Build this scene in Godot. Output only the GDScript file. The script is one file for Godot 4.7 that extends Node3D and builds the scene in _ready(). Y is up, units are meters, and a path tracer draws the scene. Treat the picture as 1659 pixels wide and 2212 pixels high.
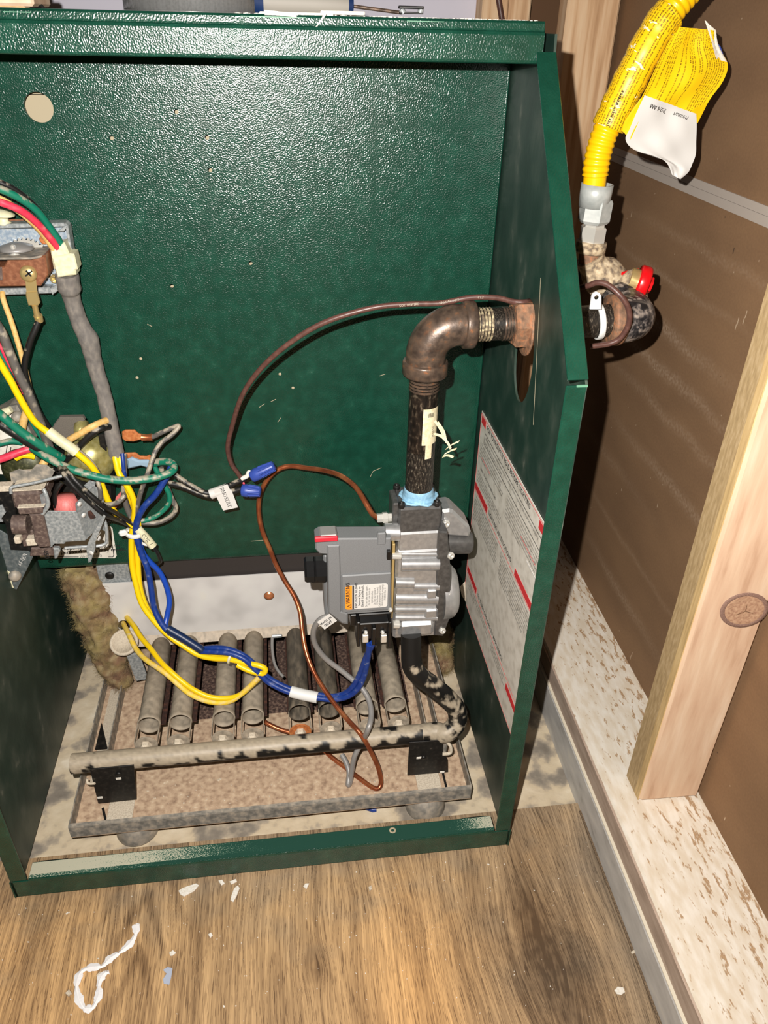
extends Node3D
# A green gas furnace with its front door off, seen by a phone flash. Metres, y up, z towards the viewer.

class MB:
	# collects triangles; tris are given in any order and turned outwards
	var v := PackedVector3Array()
	var g := PackedInt32Array()
	var uv := PackedVector2Array()
	var cs := PackedColorArray()
	var sm := -1
	var col := Color.WHITE
	func t3(a: Vector3, b: Vector3, c: Vector3, o: Vector3, ua := Vector2.ZERO, ub := Vector2.ZERO, uc := Vector2.ZERO):
		var n := (b - a).cross(c - a)
		v.push_back(a); uv.push_back(ua)
		if n.dot((a + b + c) / 3.0 - o) < 0.0:
			v.push_back(b); v.push_back(c); uv.push_back(ub); uv.push_back(uc)
		else:
			v.push_back(c); v.push_back(b); uv.push_back(uc); uv.push_back(ub)
		for i in 3:
			g.push_back(sm); cs.push_back(col)
	func q4(a: Vector3, b: Vector3, c: Vector3, d: Vector3, o: Vector3, ua := Vector2.ZERO, ub := Vector2.ZERO, uc := Vector2.ZERO, ud := Vector2.ZERO):
		t3(a, b, c, o, ua, ub, uc)
		t3(a, c, d, o, ua, uc, ud)
	func box(c: Vector3, s: Vector3, bev := 0.0, b := Basis.IDENTITY) -> MB:
		sm = -1
		var h := s * 0.5
		var P := func(ax: int, x: int, y: int, z: int) -> Vector3:
			var p := Vector3(x * h.x, y * h.y, z * h.z)
			var sg := [x, y, z]
			for k in 3:
				if k != ax: p[k] -= sg[k] * bev
			return c + b * p
		var pm := [-1, 1]
		for ax in 3:
			for s0 in pm:
				var q := []
				for e in [[-1, -1], [-1, 1], [1, 1], [1, -1]]:
					var k := [0, 0, 0]
					k[ax] = s0; k[(ax + 1) % 3] = e[0]; k[(ax + 2) % 3] = e[1]
					q.push_back(P.call(ax, k[0], k[1], k[2]))
				q4(q[0], q[1], q[2], q[3], c)
		if bev > 0.0:
			for ax in 3:
				var bx := (ax + 1) % 3
				var cx := (ax + 2) % 3
				for s0 in pm:
					for s1 in pm:
						var k := [0, 0, 0]
						k[ax] = s0; k[bx] = s1; k[cx] = 1
						var m := k.duplicate()
						m[cx] = -1
						q4(P.call(ax, k[0], k[1], k[2]), P.call(ax, m[0], m[1], m[2]), P.call(bx, m[0], m[1], m[2]), P.call(bx, k[0], k[1], k[2]), c)
			for x in pm:
				for y in pm:
					for z in pm:
						t3(P.call(0, x, y, z), P.call(1, x, y, z), P.call(2, x, y, z), c)
		return self
	func tube(pts: Array, r, n := 10, caps := true, wob := 0.0) -> MB:
		var rings := []
		var cen := []
		var t0: Vector3 = (pts[1] - pts[0]).normalized()
		var up := Vector3.UP if absf(t0.y) < 0.9 else Vector3.RIGHT
		var nn := t0.cross(up).normalized()
		var ll := PackedFloat32Array()
		var l := 0.0
		for i in pts.size():
			var a: Vector3 = pts[maxi(i - 1, 0)]
			var b: Vector3 = pts[mini(i + 1, pts.size() - 1)]
			var t := (b - a).normalized()
			nn = (nn - t * nn.dot(t)).normalized()
			var bb := t.cross(nn)
			var rr: float = r[i] if r is Array or r is PackedFloat32Array else r
			if wob > 0.0: rr *= 1.0 + wob * sin(i * 2.3) * 0.5
			if i > 0: l += (pts[i] - pts[i - 1]).length()
			ll.push_back(l)
			var ring := []
			for k in n:
				var an := TAU * k / n
				ring.push_back(pts[i] + (nn * cos(an) + bb * sin(an)) * rr)
			rings.push_back(ring); cen.push_back(pts[i])
		sm = 0
		for i in pts.size() - 1:
			var o: Vector3 = (cen[i] + cen[i + 1]) * 0.5
			for k in n:
				var k2 := (k + 1) % n
				q4(rings[i][k], rings[i][k2], rings[i + 1][k2], rings[i + 1][k], o, Vector2(float(k) / n, ll[i]), Vector2(float(k + 1) / n, ll[i]), Vector2(float(k + 1) / n, ll[i + 1]), Vector2(float(k) / n, ll[i + 1]))
		if caps:
			sm = -1
			for e in [0, pts.size() - 1]:
				var o2: Vector3 = cen[1] if e == 0 else cen[e - 1]
				for k in n:
					t3(cen[e], rings[e][k], rings[e][(k + 1) % n], o2)
		return self
	func lathe(xf: Transform3D, prof: Array, n := 24, smooth := true, full := TAU) -> MB:
		# profile of (radius, height) along local y, from the bottom outwards and up
		sm = 0 if smooth else -1
		for i in prof.size() - 1:
			var p: Vector2 = prof[i]
			var q: Vector2 = prof[i + 1]
			var d := (q - p).normalized()
			for k in n:
				var a0 := full * k / n
				var a1 := full * (k + 1) / n
				var am := (a0 + a1) * 0.5
				var A := Vector3(cos(a0) * p.x, p.y, sin(a0) * p.x)
				var B := Vector3(cos(a1) * p.x, p.y, sin(a1) * p.x)
				var C := Vector3(cos(a1) * q.x, q.y, sin(a1) * q.x)
				var D := Vector3(cos(a0) * q.x, q.y, sin(a0) * q.x)
				var o := (A + B + C + D) * 0.25 - Vector3(cos(am) * d.y, -d.x, sin(am) * d.y) * 0.001
				var U := [Vector2(float(k) / n, p.y), Vector2(float(k + 1) / n, p.y), Vector2(float(k + 1) / n, q.y), Vector2(float(k) / n, q.y)]
				if p.x > 1e-6 and q.x > 1e-6: q4(xf * A, xf * B, xf * C, xf * D, xf * o, U[0], U[1], U[2], U[3])
				elif p.x > 1e-6: t3(xf * A, xf * B, xf * C, xf * o, U[0], U[1], U[2])
				else: t3(xf * A, xf * C, xf * D, xf * o, U[0], U[2], U[3])
		return self
	func prism(poly: Array, xf: Transform3D, depth: float, bev := 0.0) -> MB:
		# an outline in local xy, from z = 0 back to z = -depth
		sm = -1
		var p := PackedVector2Array(poly)
		if Geometry2D.is_polygon_clockwise(p): p.reverse()
		var n := p.size()
		var ins := PackedVector2Array()
		for i in n:
			var a := (p[i] - p[(i + n - 1) % n]).normalized()
			var b := (p[(i + 1) % n] - p[i]).normalized()
			var na := Vector2(-a.y, a.x)
			var nb := Vector2(-b.y, b.x)
			var m := (na + nb).normalized()
			ins.push_back(p[i] + m * bev / maxf(0.4, m.dot(na)))
		var tri := Geometry2D.triangulate_polygon(ins if bev > 0.0 else p)
		for e in 2:
			var z := 0.0 if e == 0 else -depth
			for i in range(0, tri.size(), 3):
				var f := func(k: int) -> Vector3:
					var s: Vector2 = ins[tri[i + k]]
					return xf * Vector3(s.x, s.y, z)
				var c3: Vector3 = f.call(0)
				t3(f.call(0), f.call(1), f.call(2), c3 - xf.basis * Vector3(0, 0, 0.001 if e == 0 else -0.001))
		for i in n:
			var j := (i + 1) % n
			var d := (p[j] - p[i]).normalized()
			var nn := Vector3(d.y, -d.x, 0)
			var o := xf * (Vector3((p[i].x + p[j].x) * 0.5, (p[i].y + p[j].y) * 0.5, -depth * 0.5) - nn * 0.001)
			var L := [0.0, -bev, -depth + bev, -depth]
			var R := [ins, p, p, ins]
			for k in (3 if bev > 0.0 else 1):
				var k2: int = k + 1 if bev > 0.0 else 3
				var A: Vector2 = R[k][i]
				var B: Vector2 = R[k][j]
				var C: Vector2 = R[k2][j]
				var D: Vector2 = R[k2][i]
				q4(xf * Vector3(A.x, A.y, L[k]), xf * Vector3(B.x, B.y, L[k]), xf * Vector3(C.x, C.y, L[k2]), xf * Vector3(D.x, D.y, L[k2]), o)
		return self
	func sheet(prof: Array, th: float, xf: Transform3D, length: float) -> MB:
		# a bent strip of sheet metal: an open outline in local xy with thickness, drawn out along local z
		var ps := Geometry2D.offset_polyline(PackedVector2Array(prof), th * 0.5, Geometry2D.JOIN_MITER, Geometry2D.END_BUTT)
		for q in ps:
			prism(Array(q), xf, length)
		return self
	func grid(rows: Array, th: float, uvrows := true) -> MB:
		# a soft sheet through rows of points, with thickness
		sm = 0
		var nr := rows.size()
		var nc: int = rows[0].size()
		for i in nr - 1:
			for j in nc - 1:
				var a: Vector3 = rows[i][j]
				var b: Vector3 = rows[i][j + 1]
				var c: Vector3 = rows[i + 1][j + 1]
				var d: Vector3 = rows[i + 1][j]
				var n := (b - a).cross(d - a).normalized()
				var U := [Vector2(float(j) / (nc - 1), float(i) / (nr - 1)), Vector2(float(j + 1) / (nc - 1), float(i) / (nr - 1)), Vector2(float(j + 1) / (nc - 1), float(i + 1) / (nr - 1)), Vector2(float(j) / (nc - 1), float(i + 1) / (nr - 1))]
				q4(a, b, c, d, a + n * 0.01, U[0], U[1], U[2], U[3])
				var w := n * th
				q4(a + w, b + w, c + w, d + w, a - n * 0.01, U[0], U[1], U[2], U[3])
		return self
	func text(txt: String, h: float, xf: Transform3D, bold := false, font := "Droid Sans", width := 0.0, spacing := 1.0) -> MB:
		# raised lettering: cap height h, from the left end of the baseline in local xy, facing local +z
		var tm := TextMesh.new()
		var f := SystemFont.new()
		f.font_names = PackedStringArray([font])
		if bold: f.font_weight = 700
		tm.font = f
		tm.font_size = 20
		tm.pixel_size = h / 14.3
		tm.depth = 0.00012
		tm.curve_step = 3.0
		tm.line_spacing = spacing
		tm.horizontal_alignment = HORIZONTAL_ALIGNMENT_LEFT
		tm.vertical_alignment = VERTICAL_ALIGNMENT_TOP if width > 0.0 else VERTICAL_ALIGNMENT_BOTTOM
		if width > 0.0:
			tm.width = width / tm.pixel_size
			tm.autowrap_mode = TextServer.AUTOWRAP_WORD
		tm.text = txt
		var ar := tm.get_mesh_arrays()
		if ar.size() == 0 or ar[Mesh.ARRAY_VERTEX] == null: return self
		var vv: PackedVector3Array = ar[Mesh.ARRAY_VERTEX]
		var nn: PackedVector3Array = ar[Mesh.ARRAY_NORMAL]
		var ix = ar[Mesh.ARRAY_INDEX]
		if ix == null: ix = range(vv.size())
		var x0 := 1e9
		for p in vv: x0 = minf(x0, p.x)
		sm = -1
		for i in ix.size():
			if nn[ix[i]].z < -0.5 or nn[ix[i - i % 3]].z < 0.5: continue
			v.push_back(xf * (vv[ix[i]] - Vector3(x0, 0, 0))); uv.push_back(Vector2.ZERO); g.push_back(-1); cs.push_back(col)
		return self
	func commit(at := Vector3.ZERO) -> ArrayMesh:
		var st := SurfaceTool.new()
		st.begin(Mesh.PRIMITIVE_TRIANGLES)
		for i in v.size():
			st.set_smooth_group(g[i]); st.set_color(cs[i]); st.set_uv(uv[i])
			st.add_vertex(v[i] - at)
		st.generate_normals()
		st.index()
		return st.commit()

const FY := -0.006   # top of the laminate; the cabinet stands on low feet
var names := {}
var M := {}
var rng := RandomNumberGenerator.new()

func numbered(called: String) -> String:
	names[called] = names.get(called, -1) + 1
	return called if names[called] == 0 else "%s_%03d" % [called, names[called]]

func tag(o: Node, label: String, category := "", group := "", kind := "") -> void:
	if label: o.set_meta("label", label)
	if category: o.set_meta("category", category)
	if group: o.set_meta("group", group)
	if kind: o.set_meta("kind", kind)

func thing(called: String, label: String, category: String, at := Vector3.ZERO, group := "") -> Node3D:
	var o := Node3D.new()
	o.name = numbered(called)
	o.position = at
	add_child(o)
	tag(o, label, category, group)
	return o

func base_of(o: Node3D) -> Vector3:
	var p := Vector3.ZERO
	var n: Node = o
	while n != self:
		p += n.position
		n = n.get_parent()
	return p

func part(called: String, mb: MB, m: Material, parent: Node3D, label := "") -> MeshInstance3D:
	var o := MeshInstance3D.new()
	o.name = called
	o.mesh = mb.commit(base_of(parent))
	o.material_override = null
	o.mesh.surface_set_material(0, m)
	parent.add_child(o, true)
	if label: o.set_meta("label", label)
	return o

func solo(called: String, mb: MB, m: Material, label: String, category: String, group := "", kind := "") -> MeshInstance3D:
	var o := MeshInstance3D.new()
	o.name = numbered(called)
	var lo := mb.v[0]
	var hi := mb.v[0]
	for p in mb.v:
		lo = lo.min(p); hi = hi.max(p)
	o.position = Vector3((lo.x + hi.x) * 0.5, lo.y, (lo.z + hi.z) * 0.5)
	o.mesh = mb.commit(o.position)
	o.mesh.surface_set_material(0, m)
	add_child(o)
	tag(o, label, category, group, kind)
	return o

func smooth(p: Array, sub := 6) -> Array:
	var r := []
	for i in p.size() - 1:
		var a: Vector3 = p[maxi(i - 1, 0)]
		var d: Vector3 = p[mini(i + 2, p.size() - 1)]
		for k in sub:
			r.push_back((p[i] as Vector3).cubic_interpolate(p[i + 1], a, d, float(k) / sub))
	r.push_back(p[-1])
	return r

func shift(p: Array, d: Vector3) -> Array:
	return p.map(func(q): return q + d)

func axis(at: Vector3, dir: Vector3, spin := 0.0) -> Transform3D:
	# a frame whose y runs along dir
	var y := dir.normalized()
	var x := y.cross(Vector3.FORWARD if absf(y.z) < 0.9 else Vector3.RIGHT).normalized()
	return Transform3D(Basis(x, y, x.cross(y)), at) * Transform3D(Basis(Vector3.UP, spin), Vector3.ZERO)

func face(at: Vector3, right: Vector3, up: Vector3) -> Transform3D:
	var x := right.normalized()
	var z := x.cross(up).normalized()
	return Transform3D(Basis(x, z.cross(x), z), at)

func arc(c: Vector2, r: float, a0: float, a1: float, n: int) -> Array:
	var out := []
	for i in n + 1:
		var a := a0 + (a1 - a0) * i / n
		out.push_back(c + Vector2(cos(a), sin(a)) * r)
	return out

func rrect(x0: float, y0: float, x1: float, y1: float, r: float, n := 4) -> Array:
	return arc(Vector2(x1 - r, y1 - r), r, 0, PI / 2, n) + arc(Vector2(x0 + r, y1 - r), r, PI / 2, PI, n) + arc(Vector2(x0 + r, y0 + r), r, PI, PI * 1.5, n) + arc(Vector2(x1 - r, y0 + r), r, PI * 1.5, TAU, n)

func hexagon(r: float, spin := 0.0) -> Array:
	var out := []
	for i in 6: out.push_back(Vector2(cos(TAU * i / 6 + spin), sin(TAU * i / 6 + spin)) * r)
	return out

# ---------- materials
func ntex(sd: int, freq: float, oct: int, ramp: Array, kind := FastNoiseLite.TYPE_SIMPLEX_SMOOTH, size := 512) -> NoiseTexture2D:
	var n := FastNoiseLite.new()
	n.seed = sd
	n.noise_type = kind
	n.frequency = freq
	n.fractal_octaves = oct
	if kind == FastNoiseLite.TYPE_CELLULAR: n.fractal_type = FastNoiseLite.FRACTAL_NONE
	var t := NoiseTexture2D.new()
	t.width = size; t.height = size
	t.seamless = true
	t.noise = n
	if ramp.size():
		var gr := Gradient.new()
		var off := PackedFloat32Array()
		var cl := PackedColorArray()
		for r in ramp:
			off.push_back(r[0]); cl.push_back(r[1])
		gr.offsets = off; gr.colors = cl
		t.color_ramp = gr
	return t

func plain(c: Color, rough := 0.6, metal := 0.0) -> StandardMaterial3D:
	var m := StandardMaterial3D.new()
	m.albedo_color = c
	m.roughness = rough
	m.metallic = metal
	return m

func mottled(ramp: Array, freq: float, scale, rough := 0.6, metal := 0.0, sd := 1, oct := 4, bump: Texture2D = null, bump_cm := 0.0, kind := FastNoiseLite.TYPE_SIMPLEX_SMOOTH) -> StandardMaterial3D:
	var m := plain(Color.WHITE, rough, metal)
	m.albedo_texture = ntex(sd, freq, oct, ramp, kind)
	m.uv1_triplanar = true
	m.uv1_scale = scale if scale is Vector3 else Vector3.ONE * scale
	if bump:
		m.heightmap_enabled = true
		m.heightmap_texture = bump
		m.heightmap_scale = bump_cm
	return m

func grey(a: float) -> Color:
	return Color(a, a, a)

func c8(r: int, g: int, b: int) -> Color:
	return Color8(r, g, b)

func make_materials() -> void:
	var fine := ntex(90, 0.05, 2, [])
	var rough_n := ntex(91, 0.03, 5, [])
	var hammer := ntex(92, 0.18, 1, [])
	M.green = mottled([[0.0, c8(13, 54, 41)], [0.5, c8(16, 61, 47)], [0.84, c8(20, 68, 53)], [0.96, c8(32, 78, 62)], [1.0, c8(84, 112, 98)]], 0.014, 6.0, 0.27, 0.0, 3, 5, hammer, 0.024)
	M.green.metallic_specular = 0.55
	M.green_side = mottled([[0.0, c8(22, 44, 37)], [0.45, c8(32, 54, 46)], [0.7, c8(46, 63, 55)], [0.88, c8(62, 74, 66)], [1.0, c8(104, 108, 98)]], 0.009, Vector3(4.5, 3.0, 4.5), 0.45, 0.0, 5, 6, fine, 0.008)
	M.green_dusty = mottled([[0.0, c8(30, 72, 58)], [0.28, c8(44, 84, 68)], [0.42, c8(112, 130, 112)], [0.56, c8(180, 178, 158)], [0.8, c8(212, 204, 184)], [1.0, c8(226, 216, 196)]], 0.05, 11.0, 0.8, 0.0, 6, 6, hammer, 0.012)
	M.edge_green = plain(c8(96, 146, 120), 0.5)
	M.galv = mottled([[0.0, c8(126, 132, 134)], [0.45, c8(152, 158, 160)], [0.6, c8(166, 171, 172)], [1.0, c8(192, 194, 192)]], 0.03, 14.0, 0.4, 0.25, 7, 4)
	M.nut_silver = mottled([[0.0, c8(156, 162, 160)], [0.5, c8(184, 189, 186)], [1.0, c8(206, 208, 204)]], 0.02, 8.0, 0.36, 0.2, 64, 3)
	M.plate_grey = mottled([[0.0, c8(76, 84, 86)], [0.5, c8(96, 104, 106)], [1.0, c8(128, 132, 130)]], 0.03, 10.0, 0.5, 0.2, 65, 4)
	M.dark_strip = plain(c8(52, 47, 45), 0.6)
	M.dusted = plain(Color.WHITE, 0.48)
	M.dusted.vertex_color_use_as_albedo = true
	M.galv_dusty = mottled([[0.0, c8(104, 102, 96)], [0.4, c8(136, 132, 124)], [0.6, c8(160, 152, 140)], [1.0, c8(196, 182, 162)]], 0.02, 8.0, 0.6, 0.15, 8, 5)
	M.zinc = mottled([[0.0, c8(132, 150, 170)], [0.5, c8(166, 182, 198)], [1.0, c8(212, 214, 210)]], 0.03, 14.0, 0.35, 0.35, 9, 4)
	M.shield = mottled([[0.0, c8(196, 194, 192)], [0.5, c8(220, 218, 216)], [0.8, c8(226, 225, 222)], [1.0, c8(232, 228, 218)]], 0.006, 4.0, 0.45, 0.1, 10, 3)
	M.shield_dust = mottled([[0.0, c8(150, 142, 130)], [0.45, c8(190, 178, 162)], [1.0, c8(216, 200, 180)]], 0.03, 7.0, 0.8, 0.0, 11, 5)
	M.dust_metal = mottled([[0.0, c8(112, 104, 92)], [0.35, c8(148, 138, 122)], [0.6, c8(166, 154, 136)], [0.8, c8(178, 165, 146)], [1.0, c8(198, 182, 160)]], 0.014, 9.0, 0.85, 0.0, 12, 5)
	M.dust_dark = mottled([[0.0, c8(40, 38, 34)], [0.45, c8(78, 72, 62)], [0.62, c8(112, 102, 88)], [1.0, c8(150, 138, 118)]], 0.016, Vector3(9, 9, 3), 0.8, 0.05, 13, 5)
	M.black_dust = mottled([[0.0, c8(14, 14, 14)], [0.46, c8(24, 24, 23)], [0.54, c8(96, 90, 80)], [0.60, c8(176, 166, 148)], [1.0, c8(206, 194, 172)]], 0.008, 7.0, 0.42, 0.0, 14, 6)
	M.black_pipe = plain(c8(16, 16, 16), 0.28)
	M.black_dust_more = mottled([[0.0, c8(20, 20, 19)], [0.26, c8(36, 35, 33)], [0.36, c8(120, 114, 102)], [0.44, c8(178, 168, 148)], [0.7, c8(190, 178, 158)], [1.0, c8(206, 192, 170)]], 0.008, Vector3(5, 7, 7), 0.6, 0.0, 15, 6)
	M.black_metal = mottled([[0.0, c8(15, 15, 15)], [0.6, c8(26, 25, 24)], [0.85, c8(44, 41, 37)], [1.0, c8(96, 88, 78)]], 0.025, 10.0, 0.45, 0.1, 16, 5)
	M.tray = mottled([[0.0, c8(140, 116, 96)], [0.25, c8(170, 144, 120)], [0.5, c8(190, 164, 138)], [0.75, c8(202, 178, 150)], [0.92, c8(214, 194, 168)], [1.0, c8(236, 224, 206)]], 0.03, 6.0, 0.95, 0.0, 17, 6, rough_n, 0.03)
	M.soot = mottled([[0.0, c8(46, 34, 30)], [0.4, c8(74, 56, 50)], [0.6, c8(98, 78, 68)], [0.85, c8(128, 106, 92)], [1.0, c8(190, 170, 150)]], 0.04, 9.0, 0.95, 0.0, 18, 5, rough_n, 0.06)
	M.rust_red = mottled([[0.0, c8(34, 21, 17)], [0.5, c8(58, 34, 26)], [1.0, c8(96, 58, 42)]], 0.03, 9.0, 0.9, 0.0, 19, 4)
	M.wool = plain(Color.WHITE, 1.0)
	M.wool.vertex_color_use_as_albedo = true
	M.concrete = mottled([[0.0, c8(112, 104, 94)], [0.3, c8(140, 132, 120)], [0.42, c8(172, 160, 142)], [0.52, c8(206, 190, 162)], [0.8, c8(218, 204, 178)], [1.0, c8(234, 224, 204)]], 0.007, 4.0, 0.95, 0.0, 20, 6, rough_n, 0.05)
	M.iron = mottled([[0.0, c8(20, 17, 14)], [0.5, c8(36, 31, 27)], [0.66, c8(56, 46, 38)], [0.8, c8(110, 98, 82)], [1.0, c8(170, 156, 134)]], 0.03, Vector3(14, 5, 14), 0.32, 0.35, 21, 5)
	M.iron_scraped = mottled([[0.0, c8(20, 18, 16)], [0.5, c8(38, 34, 30)], [0.64, c8(66, 59, 51)], [0.8, c8(120, 112, 98)], [0.9, c8(160, 152, 136)], [1.0, c8(206, 198, 182)]], 0.05, Vector3(22, 6, 22), 0.4, 0.2, 22, 5)
	M.rust = mottled([[0.0, c8(52, 43, 38)], [0.35, c8(78, 65, 56)], [0.6, c8(98, 82, 70)], [0.8, c8(112, 88, 70)], [0.92, c8(150, 98, 66)], [1.0, c8(176, 120, 84)]], 0.014, 12.0, 0.36, 0.35, 23, 5, rough_n, 0.012)
	M.rust_hex = mottled([[0.0, c8(84, 64, 50)], [0.4, c8(120, 92, 72)], [0.6, c8(146, 110, 84)], [0.8, c8(172, 112, 76)], [1.0, c8(190, 160, 130)]], 0.02, 12.0, 0.7, 0.1, 24, 5, rough_n, 0.03)
	M.crust = mottled([[0.0, c8(64, 58, 54)], [0.35, c8(120, 104, 88)], [0.5, c8(176, 156, 126)], [0.7, c8(202, 184, 154)], [1.0, c8(224, 212, 190)]], 0.02, 12.0, 0.85, 0.0, 25, 5, rough_n, 0.06)
	M.crust_black = mottled([[0.0, c8(18, 18, 20)], [0.48, c8(36, 35, 37)], [0.58, c8(104, 97, 94)], [0.72, c8(170, 156, 144)], [1.0, c8(204, 190, 174)]], 0.02, Vector3(9, 9, 12), 0.5, 0.0, 26, 6, rough_n, 0.03)
	M.cast = mottled([[0.0, c8(178, 179, 180)], [0.5, c8(192, 193, 194)], [1.0, c8(208, 208, 207)]], 0.02, 12.0, 0.36, 0.75, 27, 4)
	M.cast_dark = mottled([[0.0, c8(84, 83, 82)], [0.5, c8(100, 99, 98)], [1.0, c8(118, 117, 115)]], 0.02, 12.0, 0.34, 0.6, 28, 4)
	M.sticker_cream = mottled([[0.0, c8(190, 176, 136)], [0.5, c8(222, 210, 174)], [1.0, c8(232, 222, 192)]], 0.03, 12.0, 0.7, 0.0, 62, 4)
	M.paste = mottled([[0.0, c8(60, 50, 42)], [0.4, c8(98, 84, 68)], [0.55, c8(150, 136, 108)], [0.75, c8(196, 182, 146)], [1.0, c8(220, 208, 176)]], 0.03, Vector3(6, 14, 14), 0.7, 0.1, 63, 4)
	M.bright_steel = plain(c8(222, 220, 212), 0.25, 0.5)
	M.grey_plastic = mottled([[0.0, c8(108, 110, 112)], [0.5, c8(116, 118, 120)], [1.0, c8(124, 126, 127)]], 0.1, 14.0, 0.45, 0.0, 29, 3)
	M.black_plastic = plain(c8(18, 18, 19), 0.3)
	M.red_plastic = plain(c8(196, 42, 58), 0.4)
	M.red_handle = plain(c8(214, 16, 24), 0.3)
	M.sealant = mottled([[0.0, c8(110, 156, 188)], [0.4, c8(134, 180, 208)], [0.8, c8(152, 194, 218)], [1.0, c8(190, 212, 224)]], 0.03, 14.0, 0.4, 0.0, 30, 4, rough_n, 0.03)
	M.white_label = plain(c8(212, 210, 206), 0.5)
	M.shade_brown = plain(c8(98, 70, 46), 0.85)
	M.cream_label = mottled([[0.0, c8(196, 190, 178)], [0.5, c8(222, 217, 206)], [0.9, c8(230, 226, 216)], [1.0, c8(240, 238, 232)]], 0.015, 7.0, 0.45, 0.0, 31, 4)
	M.orange = plain(c8(246, 150, 40), 0.5)
	M.ink = plain(c8(28, 27, 28), 0.7)
	M.red_ink = plain(c8(206, 40, 46), 0.6)
	M.red_ink_dull = plain(c8(200, 92, 92), 0.6)
	M.copper = mottled([[0.0, c8(120, 62, 40)], [0.5, c8(176, 98, 64)], [0.8, c8(206, 130, 84)], [1.0, c8(222, 160, 100)]], 0.012, 6.0, 0.3, 0.7, 32, 3)
	M.copper_bright = plain(c8(240, 160, 110), 0.25, 0.7)
	M.copper_plate = mottled([[0.0, c8(150, 84, 46)], [0.5, c8(184, 108, 56)], [1.0, c8(200, 140, 90)]], 0.03, 12.0, 0.7, 0.1, 33, 3)
	M.brass = plain(c8(206, 182, 124), 0.3, 0.6)
	M.yellow_wire = plain(c8(246, 208, 14), 0.38)
	M.yellow_dusty = mottled([[0.0, c8(236, 196, 30)], [0.5, c8(238, 204, 70)], [0.62, c8(226, 200, 130)], [1.0, c8(222, 206, 170)]], 0.02, 10.0, 0.6, 0.0, 34, 4)
	M.tan_wire = mottled([[0.0, c8(206, 160, 84)], [0.5, c8(222, 180, 108)], [1.0, c8(228, 202, 150)]], 0.03, 14.0, 0.6, 0.0, 35, 3)
	M.blue_wire = mottled([[0.0, c8(15, 46, 118)], [0.7, c8(22, 58, 138)], [0.86, c8(78, 94, 146)], [1.0, c8(176, 170, 168)]], 0.010, 14.0, 0.42, 0.0, 36, 5)
	M.blue_clean = plain(c8(24, 72, 176), 0.35)
	M.navy = plain(c8(18, 40, 78), 0.4)
	M.green_wire = mottled([[0.0, c8(10, 120, 92)], [0.6, c8(22, 134, 104)], [0.72, c8(140, 172, 150)], [1.0, c8(214, 206, 184)]], 0.012, 10.0, 0.42, 0.0, 37, 4)
	M.red_wire = mottled([[0.0, c8(212, 40, 70)], [0.6, c8(226, 60, 86)], [1.0, c8(226, 170, 160)]], 0.012, 10.0, 0.45, 0.0, 38, 4)
	M.black_wire = mottled([[0.0, c8(22, 22, 22)], [0.5, c8(38, 36, 34)], [0.66, c8(110, 104, 94)], [1.0, c8(190, 180, 162)]], 0.014, 12.0, 0.5, 0.0, 39, 4)
	M.grey_wire = mottled([[0.0, c8(84, 82, 76)], [0.4, c8(128, 123, 114)], [0.6, c8(158, 152, 140)], [1.0, c8(196, 188, 172)]], 0.008, 12.0, 0.6, 0.0, 40, 4)
	M.sleeve = mottled([[0.0, c8(92, 88, 86)], [0.4, c8(110, 106, 102)], [0.6, c8(122, 117, 111)], [1.0, c8(148, 140, 130)]], 0.03, Vector3(9, 5, 9), 0.9, 0.0, 41, 6, fine, 0.015)
	M.zinc_blue = plain(c8(150, 176, 196), 0.3, 0.1)
	M.tool_grey = plain(c8(132, 128, 120), 0.6)
	M.flue = mottled([[0.0, c8(176, 174, 170)], [0.5, c8(208, 210, 210)], [1.0, c8(228, 228, 226)]], 0.06, 10.0, 0.24, 0.7, 61, 4)
	M.lead = plain(c8(150, 148, 146), 0.45, 0.3)
	M.cream_plastic = mottled([[0.0, c8(200, 196, 158)], [0.5, c8(218, 214, 180)], [1.0, c8(228, 224, 196)]], 0.03, 10.0, 0.5, 0.0, 42, 3)
	M.white_plastic = plain(c8(226, 228, 226), 0.4)
	M.cable = mottled([[0.0, c8(74, 48, 43)], [0.5, c8(88, 59, 52)], [0.8, c8(100, 69, 61)], [1.0, c8(126, 98, 88)]], 0.03, 9.0, 0.4, 0.0, 43, 4)
	M.bakelite = mottled([[0.0, c8(104, 62, 40)], [0.5, c8(128, 80, 54)], [1.0, c8(150, 104, 76)]], 0.03, 12.0, 0.5, 0.0, 44, 4)
	M.relay_brown = mottled([[0.0, c8(74, 60, 56)], [0.5, c8(94, 78, 72)], [0.8, c8(118, 102, 92)], [1.0, c8(180, 166, 148)]], 0.03, 12.0, 0.6, 0.0, 45, 4)
	M.dust_top = mottled([[0.0, c8(176, 164, 146)], [0.5, c8(206, 194, 174)], [1.0, c8(222, 212, 194)]], 0.06, 12.0, 0.95, 0.0, 46, 4)
	M.coil_red = mottled([[0.0, c8(176, 84, 84)], [0.5, c8(216, 118, 114)], [1.0, c8(226, 150, 142)]], 0.05, Vector3(40, 3, 40), 0.5, 0.0, 47, 3)
	M.cloth_wrap = mottled([[0.0, c8(78, 74, 69)], [0.5, c8(98, 93, 86)], [1.0, c8(124, 117, 107)]], 0.16, 16.0, 0.95, 0.0, 48, 4)
	M.bell = mottled([[0.0, c8(112, 106, 58)], [0.5, c8(158, 150, 92)], [1.0, c8(190, 184, 144)]], 0.02, 12.0, 0.34, 0.4, 49, 4)
	M.bell_dark = mottled([[0.0, c8(40, 42, 26)], [0.6, c8(70, 72, 44)], [1.0, c8(150, 146, 116)]], 0.03, 12.0, 0.4, 0.3, 66, 4)
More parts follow.
